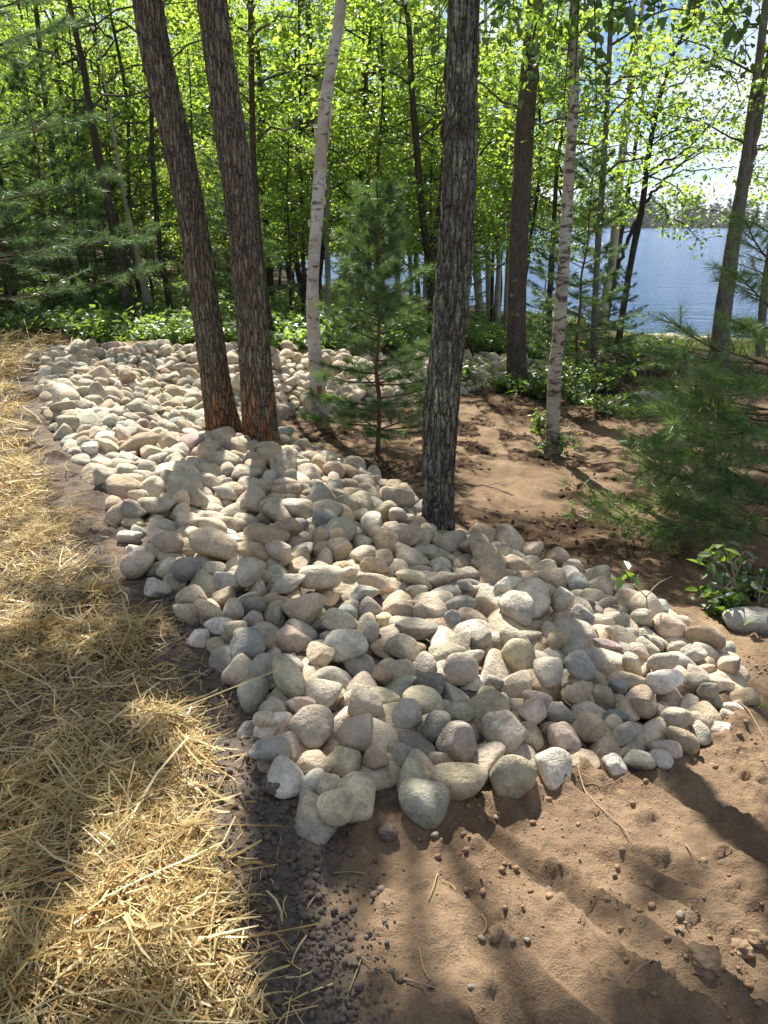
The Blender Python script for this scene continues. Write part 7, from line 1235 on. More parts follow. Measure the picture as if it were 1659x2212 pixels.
shore_tree, _, _ = traced_tree('dark_tree', 'dark many-branched tree leaning right in front of the open lake',
    [(1332, 770, 17), (1343, 690, 14), (1354, 620, 14), (1366, 550, 13), (1378, 490, 14), (1388, 440, 13), (1400, 340, 12), (1416, 250, 11), (1436, 170, 9), (1462, 100, 8), (1496, 40, 7), (1530, -30, 5)], BARK_DARK, 'plain', 2, 90, 20, SPARSE[0], 6.2, .9, seed=41,
    branches=[[(1384, 450, 8), (1410, 420, 7), (1450, 375, 5), (1500, 330, 4), (1540, 312, 3)], [(1397, 370, 7), (1440, 350, 6), (1490, 318, 4), (1540, 260, 3), (1585, 200, 2)],
              [(1320, 640, 10), (1342, 560, 9), (1364, 500, 9), (1388, 455, 9)], [(1438, 165, 6), (1480, 128, 5), (1530, 132, 4), (1580, 165, 3), (1600, 210, 2)],
              [(1412, 270, 6), (1380, 210, 4), (1350, 190, 3)], [(1450, 130, 5), (1490, 160, 3), (1540, 150, 2.5), (1600, 160, 2)],
              [(1416, 400, 4), (1470, 370, 3), (1530, 366, 2.5), (1585, 360, 2)]])

# leafy twigs of the shore tree: separate sprays along its branches
def spray(parent, base, ends, n, L, seed, mat=leaf_near, name='leafy_branch', thick=.012, spread=.10, fine=True):
    """a drooping branch through `ends` with leaves along it, a part of `parent`"""
    rs = np.random.RandomState(seed); P = Pile(); q = spline(ends, 12); P.add(*tube(q, np.linspace(thick, thick * .25, 12), 5), 1)
    C = []
    for j in range(n):
        f = rs.uniform(.12, 1.0) ** .7 * 10.99; a = int(f); p = q[a] + (q[a + 1] - q[a]) * (f - a)
        C.append(p + rs.normal(0, spread, 3) * np.array([1, 1, .7]))
    for j in range(n // 8):
        c = C[rs.randint(len(C))]; p = q[np.argmin(np.linalg.norm(q - c, axis=1))]; P.add(*tube(np.array([p, (p + c) / 2 + rs.normal(0, .01, 3), c]), [thick * .3, thick * .25, thick * .15], 3), 1)
    V, F = leaf_set(np.array(C), L, rs, fine, -.5); P.add(V, F, 0)
    o = link(name, P.mesh(name, [mat, twig_bark], False, base), parent); o['kind'] = 'stuff'; return o

rs = np.random.RandomState(77)
YS = shore_tree.location.y
for k, (u0, v0, u1, v1, n) in enumerate(((1440, 350, 1560, 330, 60), (1470, 320, 1600, 250, 60), (1440, 170, 1560, 130, 70), (1500, 130, 1610, 190, 60), (1410, 430, 1460, 500, 60), (1400, 380, 1500, 440, 70),
        (1390, 300, 1330, 240, 60), (1420, 240, 1520, 230, 70), (1380, 460, 1340, 420, 50), (1460, 100, 1560, 60, 70), (1440, 470, 1510, 520, 40), (1410, 300, 1500, 290, 60), (1350, 330, 1390, 380, 50))):
    e = [on_y(u0, v0, YS + .3), on_y((u0 + u1) / 2, (v0 + v1) / 2 - 12, YS + rs.uniform(-.5, .8)), on_y(u1, v1, YS + rs.uniform(-1, 1.2))]
    spray(shore_tree, shore_tree.location, e, int(n * 2.6), .085, 300 + k, leaf_far, 'leafy_branch', .02, .22, False)
YB = birch_right.location.y
for k, (u, v, Y, n) in enumerate(((905, 150, 7.2, 60), (935, 95, 7.0, 50), (1052, 120, 6.8, 60), (1085, 60, 7.3, 60), (1195, 110, 7.4, 70), (1240, 195, 7.2, 70), (1285, 250, 7.0, 60), (1135, 200, 7.5, 50),
        (1320, 70, 7.2, 70), (1420, 50, 7.6, 60), (1610, 140, 7.0, 70), (1640, 60, 6.8, 60), (1500, 30, 7.3, 60), (1560, 60, 7.4, 60), (1210, 330, 7.6, 30), (860, 70, 7.6, 60), (1000, 40, 7.8, 60), (1110, 20, 7.0, 60), (1370, 110, 7.3, 40))):
    a = np.array([PBR[-1][0], YB, 4.2 + .4 * math.sin(k)]); b = on_y(u, v, Y); m_ = (a + b) / 2 + np.array([0, 0, .35])
    spray(birch_right, birch_right.location, [a, m_, b + np.array([0, 0, .12]), b], n, .085, 400 + k)

# ------------------------------------------------------------------ the high crowns that dapple the bank with shade
SUNNY_PATCHES = [(40, 790, 90, 75), (250, 830, 200, 75), (330, 890, 130, 60), (430, 950, 70, 50), (60, 930, 70, 35), (405, 1000, 35, 22), (660, 1045, 95, 50), (560, 1010, 40, 18), (430, 1150, 110, 45), (345, 1190, 70, 60),
       (70, 1215, 80, 40), (40, 1330, 45, 30), (318, 1385, 45, 32), (345, 1560, 60, 30), (470, 1340, 30, 22), (470, 1700, 60, 70), (210, 1850, 75, 38), (430, 1880, 70, 60), (110, 2080, 130, 60), (330, 2060, 120, 50),
       (130, 2180, 200, 45), (500, 2120, 60, 60), (770, 2110, 70, 60), (905, 2000, 130, 60), (930, 1850, 60, 40), (1150, 1880, 110, 60), (1250, 1770, 110, 55), (1210, 1990, 90, 60), (1330, 2060, 90, 40), (1290, 1860, 60, 70),
       (1480, 1720, 45, 80), (1590, 1700, 80, 90), (1500, 1420, 90, 70), (1590, 1480, 60, 60), (1420, 1500, 40, 40), (1300, 1400, 40, 40), (1620, 1900, 50, 60), (1560, 2080, 90, 60), (1120, 2160, 120, 40), (1000, 1720, 60, 25),
       (670, 830, 60, 45), (1060, 805, 60, 25), (1090, 935, 170, 40), (1000, 900, 60, 25), (1200, 1030, 110, 22), (1400, 1120, 110, 30), (1330, 1040, 70, 18), (1090, 1010, 60, 18), (1150, 1110, 60, 18), (1440, 1220, 60, 18), (1560, 1300, 50, 25),
       (800, 940, 60, 25), (640, 930, 35, 15), (740, 1000, 40, 14), (630, 1680, 40, 40), (830, 1180, 60, 30), (950, 1440, 60, 40), (1090, 1290, 60, 30), (760, 1560, 40, 30), (1080, 780, 80, 20), (1430, 740, 120, 30), (1480, 830, 60, 20),
       (650, 735, 110, 30), (430, 728, 140, 22), (230, 715, 90, 20), (850, 735, 90, 25), (700, 1300, 90, 45), (900, 1350, 80, 45), (620, 1480, 70, 45), (1050, 1480, 90, 45), (820, 1600, 60, 35), (1150, 1380, 70, 35), (560, 1250, 70, 40), (820, 1240, 70, 30), (640, 1150, 70, 30), (520, 1450, 25, 20), (690, 1270, 40, 25), (1190, 1560, 40, 25)]
def sunny_amount(u, v):
    q = np.zeros_like(u)
    for a, b, wide, tall in SUNNY_PATCHES:
        grow = (.6 if 870 < b < 1260 and a > 580 else 1.25) + .35 * min(max((b - 1300) / 500, 0), 1); wide, tall = wide * grow, tall * grow
        q = np.maximum(q, 1 - sstep(.7, 1.5, ((u - a) / wide) ** 2 + ((v - b) / tall) ** 2))
    return q
SV = np.array(SUN[:])
def sun_spot(c):
    """how much the ground under the shade of the points c should stay in the sun"""
    k = (c[:, 2] + .3) / SV[2]; g = c - SV[None] * k[:, None]
    for _ in range(2):
        k = (c[:, 2] - terrain_shape(g[:, 0], g[:, 1])) / SV[2]; g = c - SV[None] * k[:, None]
    u, v = px_of(g[:, 0], np.maximum(g[:, 1], .3), terrain_shape(g[:, 0], g[:, 1]))
    return np.where(g[:, 1] > .4, sunny_amount(u, v), .3)
def shade_crown(root, center, half_size, n, seed, per=40, L=.085):
    rs = np.random.RandomState(seed); base = np.array(root.location[:])
    d = rs.normal(size=(n * 6, 3)); d /= np.linalg.norm(d, axis=1)[:, None]; d *= rs.uniform(.15, 1, (n * 6, 1)) ** .5
    c = np.array(center) + d * np.array(half_size)
    k = (c[:, 2] - SV[2] / math.hypot(SV[0], SV[1]) * 0 + .3) / SV[2]
    g = c - SV[None] * k[:, None]
    for _ in range(2):
        gz = terrain_shape(g[:, 0], g[:, 1]); k = (c[:, 2] - gz) / SV[2]; g = c - SV[None] * k[:, None]
    u, v = px_of(g[:, 0], np.maximum(g[:, 1], .3), terrain_shape(g[:, 0], g[:, 1]))
    in_view = (g[:, 1] > .4)
    q = np.where(in_view, sunny_amount(u, v), .3)
    nz = fbm(g[:, 0] * 1.5, g[:, 1] * 1.5, oct=3, seed=91)
    acc = rs.uniform(0, 1, len(c)) < np.clip(1.02 - q * .8 - .25 * (nz > .3), .015, 1)
    cu, cv = px_of(c[:, 0], c[:, 1], c[:, 2]); acc &= ~((cv > -60) & (c[:, 1] < 11))     # keeps the crown above the view
    c = c[acc][:n]
    lv = (c[:, None] + rs.normal(0, 1, (len(c), per, 3)) * np.array([.17, .17, .10])).reshape(-1, 3)
    lv = lv[rs.uniform(0, 1, len(lv)) < (1 - sun_spot(lv)) ** 3]
    P = Pile(); V, F = leaf_set(lv, L, rs); P.add(V, F, 0)
    top = np.array(center) - np.array([0, 0, half_size[2] * .7])
    for j in range(8):
        e = c[rs.randint(len(c))]; s = np.array([base[0], base[1], 0]) * .5 + np.array([top[0], top[1], 0]) * .5 + np.array([0, 0, max(4.5, top[2] - .5)])
        q_ = spline([s, (s + e) / 2 + np.array([0, 0, .5]), e], 8); P.add(*tube(q_, np.linspace(.028, .006, 8), 5), 1)
    o = link('crown', P.mesh('crown', [leaf_near, twig_bark], False, base), root); o['kind'] = 'stuff'
def open_crown(root, P, R, base, H, half, n, per, L, seed, mat):
    """a tree's own loose crown: limbs from the trunk with leaf clumps, thinned where the sun reaches the bank"""
    rs = np.random.RandomState(seed); o_ = np.array(root.location[:]); S_ = spline(P, 40); S_ = S_ - o_; pile = Pile(); cs_ = []
    d = (P[-1] - P[-2]); d /= np.linalg.norm(d)
    def axis_at(z): return S_[np.argmin(np.abs(S_[:, 2] - z))] if z < S_[-1, 2] else S_[-1] + d * (z - S_[-1, 2])
    for i in range(14):
        z = base + (H - base) * (i + rs.uniform(0, 1)) / 14; k = (z - base) / (H - base); az = i * 2.4 + rs.normal(0, .4)
        a = axis_at(z); ln = half * (1.05 - .6 * k) * rs.uniform(.6, 1.2); t = np.linspace(0, 1, 7)[:, None]
        q = a + np.array([math.cos(az), math.sin(az), 0]) * ln * t + np.array([0, 0, 1]) * ln * (.5 * t - .2 * t ** 2); q[1:] += rs.normal(0, .05, (6, 3))
        pile.add(*tube(q, np.linspace(.022, .004, 7), 4), 1)
        for j in range(max(1, n // 14)):
            f = rs.uniform(.25, 1.05) * 6; e = min(int(f), 5); cs_.append(q[e] + (q[e + 1] - q[e]) * (f - e) + rs.normal(0, .2, 3))
    c = np.array(cs_); keep = rs.uniform(0, 1, len(c)) > sun_spot(c + o_) * 1.1; c = c[keep]
    lv = (c[:, None] + rs.normal(0, 1, (len(c), per, 3)) * np.array([.17, .17, .09])).reshape(-1, 3)
    lv = lv[rs.uniform(0, 1, len(lv)) < (1 - sun_spot(lv + o_)) ** 3]; pile.add(*leaf_set(lv, L, rs), 0); o = link('crown', pile.mesh('crown', [mat, twig_bark]), root); o['kind'] = 'stuff'
for k, (root, cr, P, R, cz, cs, _s, _r, sd) in enumerate(LATER):
    sparse = any(cr is q for q in SPARSE)
    base = min(cz, 3.2) if not sparse else cz * .55
    open_crown(root, P, R, base, base + (4.6 if sparse else 5.2) * cs, (1.9 if sparse else 2.0) * cs, 100 if sparse else 115, 34 if sparse else 40, .085, 800 + k, leaf_far)
shade_crown(twin_left, (-3.2, 7.6, 8.8), (2.6, 2.8, 3.4), 330, 501)
shade_crown(twin_right, (-1.0, 7.4, 9.2), (2.6, 2.6, 3.6), 300, 502)
shade_crown(oak, (1.0, 6.2, 8.6), (2.6, 3.2, 3.4), 340, 503)
shade_crown(birch_tree, (-1.2, 10.0, 9.6), (2.4, 2.4, 3.6), 320, 504)
shade_crown(birch_right, (2.2, 9.0, 8.4), (2.4, 2.8, 3.4), 460, 505)
shade_crown(brown_tree, (2.2, 12.6, 9.0), (2.4, 2.2, 2.6), 300, 506)
shade_crown(lean_tree, (6.0, 12.5, 8.6), (2.6, 2.6, 2.4), 260, 507)

# ------------------------------------------------------------------ the wood behind
TRUNKS = []
for k in range(4):
    rs = np.random.RandomState(600 + k); z = np.linspace(-.2, 9.5, 8); P = np.stack([rs.normal(0, .12, 8).cumsum() * .7, rs.normal(0, .12, 8).cumsum() * .7, z], -1); P -= [P[0][0], P[0][1], 0]
    me, _, _ = trunk_mesh('trunk', P, np.linspace(.075, .012, 8), BARK_DARK if k < 3 else BIRCH_GREY, 40, 10, 'plain' if k < 3 else 'birch', 600 + k)
    TRUNKS.append(me)
rs = np.random.RandomState(33); spots = []
tries = 0
while len(spots) < 100 and tries < 6000:
    tries += 1
    y = 14.5 + 27 * rs.uniform() ** 1.3; u = rs.uniform(-160, 1190); x = (u - CU) / FOC * y * 1.06
    if in_poly(LAKE_POLY, np.array([x]), np.array([y]))[0] or d_chain(SHORE, np.array([x]), np.array([y]))[0] < .5: continue
    if u > 1000 and (y < 17 or rs.uniform() < .5): continue
    if not 600 < u < 960 and len(spots) >= 88: continue
    if any((x - a) ** 2 + (y - b) ** 2 < (1.15 + .02 * y) ** 2 for a, b, _ in spots): continue
    spots.append((x, y, u))
MARKS = [(-300, 60, 'behind the big pine at the left edge'), (60, 290, 'between the big pine and the black leaning trunk'), (290, 400, 'between the black leaning trunk and the twin oaks'), (400, 560, 'in the gap behind the twin oaks'),
         (560, 690, 'between the twin oaks and the white birch'), (690, 860, 'behind the young pine'), (860, 960, 'behind the forked dark tree'), (960, 1120, 'behind the birch row by the water'), (1120, 1400, 'between the brown trunk and the spotted birch')]
ORDW = 'nearest second third fourth fifth sixth seventh eighth ninth tenth eleventh twelfth thirteenth fourteenth fifteenth sixteenth seventeenth eighteenth nineteenth twentieth twentyfirst twentysecond'.split()
KIND = ['leafy young maple', 'tall leafy tree', 'bushy low sapling', 'broad leafy tree', 'high crowned slim tree']
cnt = {}
for i, (x, y, u) in enumerate(sorted(spots, key=lambda s: s[1])):
    z = float(terrain_h(np.array([x]), np.array([y]))[0]); k = rs.randint(5)
    w = next(m[2] for m in MARKS if m[0] <= u < m[1]); cnt[w] = cnt.get(w, 0) + 1
    j = cnt[w] - 1
    root = thing('leafy_tree', f"{KIND[k]} {w}, {ORDW[j] if j < 22 else 'farthest'}{'' if j else ' one'}", 'tree', (x, y, z), 'leafy trees of the wood behind')
    s = min(rs.uniform(.85, 1.25), max((y - 12.6) * 1.235 / CROWN_H[k], .45)); a = rs.uniform(0, 6.28)
    t = link('trunk', TRUNKS[rs.randint(4) if rs.uniform() < .5 else rs.randint(3)], root); t.scale = (s * rs.uniform(.7, 1.5),) * 2 + (s,); t.rotation_euler = (0, 0, a)
    c = link('crown', CROWNS[k], root); c.scale = (s, s, s * rs.uniform(.9, 1.1)); c.rotation_euler = (0, 0, a); c['kind'] = 'stuff'

# farther trees that close the wood at the back left
far = 0; tries = 0; deep = {}
while far < 34 and tries < 4000:
    tries += 1
    y = rs.uniform(40, 85); u = rs.uniform(-150, 640); x = (u - CU) / FOC * y * 1.06
    if in_poly(LAKE_POLY, np.array([x]), np.array([y]))[0] or any((x - a) ** 2 + (y - b) ** 2 < 6 for a, b, _ in spots): continue
    spots.append((x, y, u)); far += 1; z = float(terrain_h(np.array([x]), np.array([y]))[0])
    w = next(m[2] for m in MARKS if m[0] <= u < m[1]); deep[w] = deep.get(w, 0) + 1
    root = thing('leafy_tree', f"large deep-wood tree {w}, {ORDW[deep[w] - 1]} one", 'tree', (x, y, z), 'large trees deep in the wood'); s = rs.uniform(1.3, 1.9)
    t = link('trunk', TRUNKS[far % 3], root); t.scale = (s * 1.3, s * 1.3, s); c = link('crown', DENSE[far % 2], root); c.scale = (s, s, s); c.rotation_euler = (0, 0, rs.uniform(0, 6)); c['kind'] = 'stuff'
# ------------------------------------------------------------------ pines
def needle_material(name, a, b, ta, tb):
    return leaf_material(name, [a, b], [ta, tb], .32, .06)
NEEDLE = needle_material('pine_needles', (.045, .092, .028), (.08, .13, .04), (.13, .26, .04), (.24, .38, .06))
NEEDLE_BRIGHT = needle_material('bright_pine_needles', (.075, .14, .035), (.12, .18, .05), (.20, .36, .05), (.36, .50, .09))
NEEDLE_BLUE = needle_material('blue_green_needles', (.055, .10, .04), (.095, .145, .06), (.13, .25, .06), (.24, .38, .10))
PINE_BARK = bark_plain('pine_bark', (.14, .075, .045)); PINE_TWIG = bark_plain('pine_twig', (.07, .045, .03))

def needles(C, D, n, L, W, rs, spread=.85):
    """n needles at each tuft C fanning out about the direction D"""
    m = len(C); c = np.repeat(C, n, 0); d = np.repeat(D, n, 0) + rs.normal(0, spread, (m * n, 3)); d[:, 2] += .08
    d /= np.linalg.norm(d, axis=1)[:, None] + 1e-9
    c = c + np.repeat(D, n, 0) * rs.uniform(-.04, .02, (m * n, 1))
    l = L * rs.uniform(.7, 1.15, (m * n, 1)); s = np.cross(d, rs.normal(size=(m * n, 3))); s /= np.linalg.norm(s, axis=1)[:, None] + 1e-9
    tip = c + d * l; tip[:, 2] -= .12 * l[:, 0]
    V = np.stack([c - s * W / 2, c + s * W / 2, tip], 1).reshape(-1, 3)
    return V, np.arange(m * n * 3).reshape(-1, 3)

def bough(P, q, rs, subs, tufts, n, L, W, r0, sub_len=.3, tw=1):
    """one bough along q with side twigs and needle tufts"""
    q = spline(q, 10); P.add(*tube(q, np.linspace(r0, r0 * .3, 10), 5), tw)
    C, D = [], []
    tot = np.linalg.norm(np.diff(q, axis=0), axis=1).sum()
    for k in range(subs):
        f = .25 + .75 * (k + rs.uniform(0, .8)) / subs; a = min(int(f * 9), 8); p = q[a] + (q[a + 1] - q[a]) * (f * 9 - a)
        d = q[a + 1] - q[a]; d /= np.linalg.norm(d); side = np.cross(d, [0, 0, 1.0]); side /= np.linalg.norm(side) + 1e-9
        e = d * .75 + side * (1 if k % 2 else -1) * rs.uniform(.45, .9) + np.array([0, 0, rs.normal(.05, .18)]); e /= np.linalg.norm(e)
        ln = tot * sub_len * (1.25 - f * .8) * rs.uniform(.6, 1.2)
        t = np.linspace(0, 1, 4)[:, None]; w = p + e * ln * t; w[:, 2] += .12 * ln * t[:, 0] ** 2
        P.add(*tube(w, np.linspace(r0 * .35, r0 * .15, 4), 4), tw)
        for g in np.linspace(.35, 1, tufts): C.append(p + e * ln * g); D.append(e)
    C.append(q[-1]); d = q[-1] - q[-2]; D.append(d / np.linalg.norm(d)); C.append(q[-2]); D.append(D[-1])
    P.add(*needles(np.array(C), np.array(D), n, L, W, rs), 0)

def pine_meshes(seed, H, Lb, whorls, per, subs, tufts, n, L, W, first=.1, power=.8, mat=None, jitter=.15):
    rs = np.random.RandomState(seed); P = Pile()
    for k in range(whorls):
        f = (k + .1) / whorls; z = H * (first + (1 - first) * f)
        for b in range(per):
            az = b * 2 * math.pi / per + k * 1.1 + rs.normal(0, .25); ln = Lb * (1 - f * .94) ** power * rs.uniform(1 - jitter * 2, 1 + jitter); up = .12 + .75 * f ** 1.5
            d = np.array([math.cos(az), math.sin(az), 0]); t = np.array([0, .3, .6, 1.0])[:, None]
            q = np.array([0, 0, z + rs.normal(0, .02 * H)]) + d * ln * t + np.array([0, 0, 1.0]) * ln * (up * t - .10 * t + .12 * t ** 2)
            bough(P, q, rs, max(2, int(subs * (1.1 - f * .7))), tufts, n, L, W, .010 * (Lb / .7) ** .5 * (1 - .6 * f))
    d = np.array([[0, 0, 1.0]] * 4); P.add(*needles(np.array([[0, 0, H * q] for q in (.93, .96, .985, 1.0)]), d, n * 2, L, W, rs, .35), 0)
    z = np.linspace(-.1, H, 9); tr = np.stack([rs.normal(0, .008 * H, 9) * (z > .1), rs.normal(0, .008 * H, 9) * (z > .1), z], -1)
    return P.mesh('crown', [mat or NEEDLE, PINE_TWIG]), tr

def pine(label, loc, meshes, r0, group=None, s=1.0, rot=0.0, name='pine_tree'):
    crown, tr = meshes; root = thing(name, label, 'pine', loc, group); root.rotation_euler = (0, 0, rot); root.scale = (s, s, s)
    V, F = tube(spline(tr, 30), np.linspace(r0, r0 * .15, 30), 12)
    link('trunk', new_mesh('trunk', V, F, [PINE_BARK], True), root); c = link('crown', crown, root); c['kind'] = 'stuff'
    return root

g = ground_at(815, 988)
pine('young green pine standing alone on the sand between the white birch and the oak', g, pine_meshes(701, 2.45, .80, 10, 7, 6, 4, 46, .108, .0027, .12, .72), .026)
g = ground_at(40, 735); big = pine_meshes(702, 8.5, 2.9, 14, 6, 10, 6, 30, .13, .006, .08, .7, NEEDLE_BLUE)
pine('tall dark pine with blue-green boughs filling the left edge', (-6.1, 10.9, -.02), big, .13)
low = pine_meshes(703, 3.6, 1.15, 10, 6, 6, 4, 34, .10, .005, .06, .8)
low2 = pine_meshes(704, 2.6, .95, 8, 6, 6, 4, 22, .09, .0042, .05, .8)
for k, (u, v, s, m, lab) in enumerate(((1238, 842, 1.0, low, 'slim evergreen behind the spotted birch, dark against the lake'), (1272, 800, .85, low2, 'bushy evergreen right of the spotted birch'),
        (1170, 770, .9, low2, 'evergreen sapling between the brown trunk and the spotted birch'), (1330, 800, .7, low2, 'small evergreen at the foot of the dark many-branched tree'), (515, 725, 1.0, low, 'dark evergreen in the gap between the twin trunks'),
        (1000, 705, .9, low2, 'low evergreen behind the lichened oak'),
        (130, 690, 1.2, low, 'shadowy evergreen beneath the big pine'), (220, 682, 1.1, low, 'shadowy evergreen left of the black leaning trunk'), (30, 690, 1.3, low, 'evergreen at the far left edge of the wood'), (760, 690, .9, low2, 'evergreen in shade behind the young pine'), (330, 676, 1.2, low, 'evergreen by the short leaning birch'))):
    pine(lab, ground_at(u, v), m, .03, 'evergreens of the understorey', s, k * 1.3)

# the big white pine whose boughs reach in from the right edge
root = thing('pine_tree', 'pine whose long bright boughs reach into the picture from the right edge', 'pine', (3.75, 5.7, -.5))
V, F = tube(spline([(0, 0, -.2), (.03, .02, 2), (0, .04, 5), (.05, 0, 8)], 40), np.linspace(.10, .03, 40), 16)
link('trunk', new_mesh('trunk', V, F, [PINE_BARK], True), root)
c = link('crown', pine_meshes(705, 6.5, 1.35, 12, 6, 7, 4, 30, .10, .0032, .10, .6, NEEDLE_BRIGHT)[0], root); c['kind'] = 'stuff'
rs = np.random.RandomState(71); RB = np.array(root.location[:])
BOUGHS = [([(1690, 800), (1600, 768), (1539, 752), (1448, 694)], 4.7, 7, 3, 20, 1), ([(1700, 1100), (1562, 1069), (1496, 1041), (1400, 1010)], 4.9, 12, 5, 34, 0), ([(1700, 1190), (1580, 1167), (1475, 1166), (1362, 1136), (1290, 1095)], 5.0, 14, 5, 34, 0),
          ([(1700, 900), (1562, 890), (1475, 893), (1400, 880)], 5.2, 12, 5, 34, 1), ([(1700, 790), (1594, 782), (1492, 781), (1440, 770)], 5.6, 10, 4, 30, 0), ([(1720, 960), (1620, 930), (1560, 900), (1500, 850)], 4.6, 12, 5, 34, 1),
          ([(1720, 1000), (1640, 985), (1560, 975), (1470, 990)], 4.7, 13, 5, 34, 1), ([(1720, 1230), (1640, 1200), (1580, 1190), (1500, 1210)], 5.0, 12, 5, 34, 0), ([(1720, 1290), (1660, 1260), (1600, 1250), (1560, 1270)], 5.2, 10, 4, 30, 0),
          ([(1720, 700), (1660, 660), (1620, 620), (1590, 590)], 5.0, 8, 4, 26, 0), ([(1720, 600), (1660, 560), (1630, 520), (1612, 480)], 5.0, 7, 4, 24, 0), ([(1720, 860), (1650, 830), (1590, 830), (1540, 815)], 4.4, 10, 4, 34, 1),
          ([(1730, 1080), (1660, 1060), (1600, 1040), (1550, 1050)], 4.4, 10, 5, 34, 0), ([(1720, 1140), (1640, 1120), (1560, 1110), (1450, 1090)], 5.3, 13, 5, 34, 0), ([(1720, 760), (1670, 730), (1630, 720), (1600, 700)], 4.5, 8, 4, 28, 1),
          ([(1730, 1330), (1650, 1215), (1560, 1120), (1440, 1062)], 5.5, 12, 5, 30, 0), ([(1720, 920), (1600, 905), (1510, 930), (1420, 950)], 5.3, 12, 5, 34, 0), ([(1720, 840), (1610, 850), (1530, 865), (1440, 840)], 5.7, 12, 5, 34, 0),
          ([(1730, 1260), (1640, 1225), (1560, 1215), (1470, 1235)], 4.8, 12, 5, 34, 0), ([(1730, 1180), (1630, 1150), (1520, 1135), (1420, 1150)], 4.6, 13, 5, 34, 1), ([(1730, 1040), (1620, 1010), (1520, 1000), (1390, 965)], 5.6, 13, 5, 34, 0),
          ([(1730, 1330), (1660, 1310), (1610, 1300), (1540, 1310)], 5.0, 9, 5, 34, 0), ([(1730, 940), (1640, 920), (1560, 950), (1460, 920)], 4.4, 12, 5, 34, 1), ([(1730, 1110), (1640, 1085), (1540, 1080), (1340, 1110)], 5.8, 14, 5, 34, 0)]
for k, (pts, Y, subs, tuf, n, br) in enumerate(BOUGHS):
    P = Pile(); q = [on_y(u, v, Y + .25 * (1 - i / 3.0)) for i, (u, v) in enumerate(pts)]; s = np.array([RB[0], RB[1], q[0][2] + .1])
    P.add(*tube(spline([s, (s + q[0]) / 2, q[0]], 6), np.linspace(.014, .010, 6), 5), 1)
    bough(P, np.array(q), rs, int(subs * 1.8), 3, int(n * 1.1), .105, .0034, .010, .42)
    b = link('bough', P.mesh('bough', [NEEDLE_BRIGHT if br or k % 4 else NEEDLE, PINE_TWIG], False, RB), root); b['kind'] = 'stuff'

# ------------------------------------------------------------------ ferns, low plants, grass
fern_mat = leaf_material('fern_leaves', [(.05, .10, .02), (.08, .135, .03), (.10, .155, .04)], [(.20, .34, .04), (.32, .48, .06), (.42, .56, .10)], .5, .06)
rs = np.random.RandomState(81)
n = 15000; y = 11.2 + 15 * rs.uniform(0, 1, n) ** 1.7; u = rs.uniform(-60, 1240, n); x = (u - CU) / FOC * y * 1.05
k = ~in_poly(STONE_POLY, x, y) & ~in_poly(STRAW_POLY, x, y) & ~in_poly(LAKE_POLY, x, y) & (d_chain(E_W, x, y) > .35 + .3 * rs.uniform(0, 1, n)) & (fbm(x * .7, y * .7, oct=2, seed=12) > rs.uniform(-1.2, .45, n)) & ~((np.abs(x - 1.9) < 1.0) & (y < 15.5))
x, y = x[k], y[k]; m = len(x); z = terrain_h(x, y); sz = rs.uniform(.05, .34, m) * (1 + .9 * fbm(x * 1.1, y * 1.1, oct=2, seed=18))
FP = Pile(); per = 7
c = np.repeat(np.stack([x, y, z], -1), per, 0) + np.repeat(sz, per)[:, None] * (rs.normal(0, 1, (m * per, 3)) * np.array([.55, .55, .1]) + np.array([0, 0, .75]))
FP.add(*leaf_set(c, .10, rs, False, -.15))
tag(link('undergrowth', FP.mesh('undergrowth', [fern_mat])), 'ferns and low leafy plants covering the floor of the wood', None, None, 'stuff')
GP = Pile(); n = 16000
x = rs.uniform(3.6, 16, n); y = rs.uniform(12, 22.5, n)
d = d_chain(SHORE, x, y); ok = ~in_poly(LAKE_POLY, x, y) & (d > .45) & (fbm(x * .6, y * .6, oct=3, seed=14) > rs.uniform(-1.0, .3, n)) & (d < 5.5 + 1.5 * rs.uniform(0, 1, n)); x, y = x[ok], y[ok]; z = terrain_h(x, y); n = len(x)
hgt = rs.uniform(.06, .30, n) * np.where(d[ok] < 1.6, 1.3, .8); az = rs.uniform(0, 6.28, n); s = np.stack([np.cos(az), np.sin(az), 0 * az], -1) * .007; lean = rs.normal(0, .3, (n, 3)); lean[:, 2] = 1
b = np.stack([x, y, z], -1); GP.add(np.stack([b - s, b + s, b + lean * hgt[:, None]], 1).reshape(-1, 3), np.arange(n * 3).reshape(-1, 3))
grass_mat = leaf_material('shore_grass', [(.07, .13, .02), (.11, .17, .03)], [(.20, .36, .04), (.34, .46, .07)], .4, .05)
tag(link('grass', GP.mesh('grass', [grass_mat])), 'bright green grass on the low shore by the water', None, None, 'stuff')

def leafy_plant(name, label, cat, loc, R, H, stems, per, L, seed, mat=None, group=None, fine=True):
    rs = np.random.RandomState(seed); root = thing(name, label, cat, loc, group); P = Pile(); C = []
    for i in range(stems):
        az = rs.uniform(0, 6.28); r = R * rs.uniform(.2, 1) ** .6; e = np.array([math.cos(az) * r, math.sin(az) * r, H * rs.uniform(.45, 1)])
        q = spline([np.zeros(3), e * np.array([.35, .35, .6]), e], 7); P.add(*tube(q, np.linspace(.006, .0025, 7), 4))
        for j in range(per): a = rs.randint(2, 7); C.append(q[a] + rs.normal(0, .035, 3))
    link('stem', P.mesh('stem', [twig_bark], True), root)['kind'] = 'stuff'
    V, F = leaf_set(np.array(C), L, rs, fine, -.1); l = link('foliage', new_mesh('foliage', V, F, [mat or fern_mat]), root); l['kind'] = 'stuff'
    return root
g = ground_at(1195, 985)
leafy_plant('shrub', 'leafy green shrub growing around the foot of the spotted birch', 'shrub', g + np.array([0, -.03, 0]), .26, .26, 34, 9, .055, 901, leaf_near)
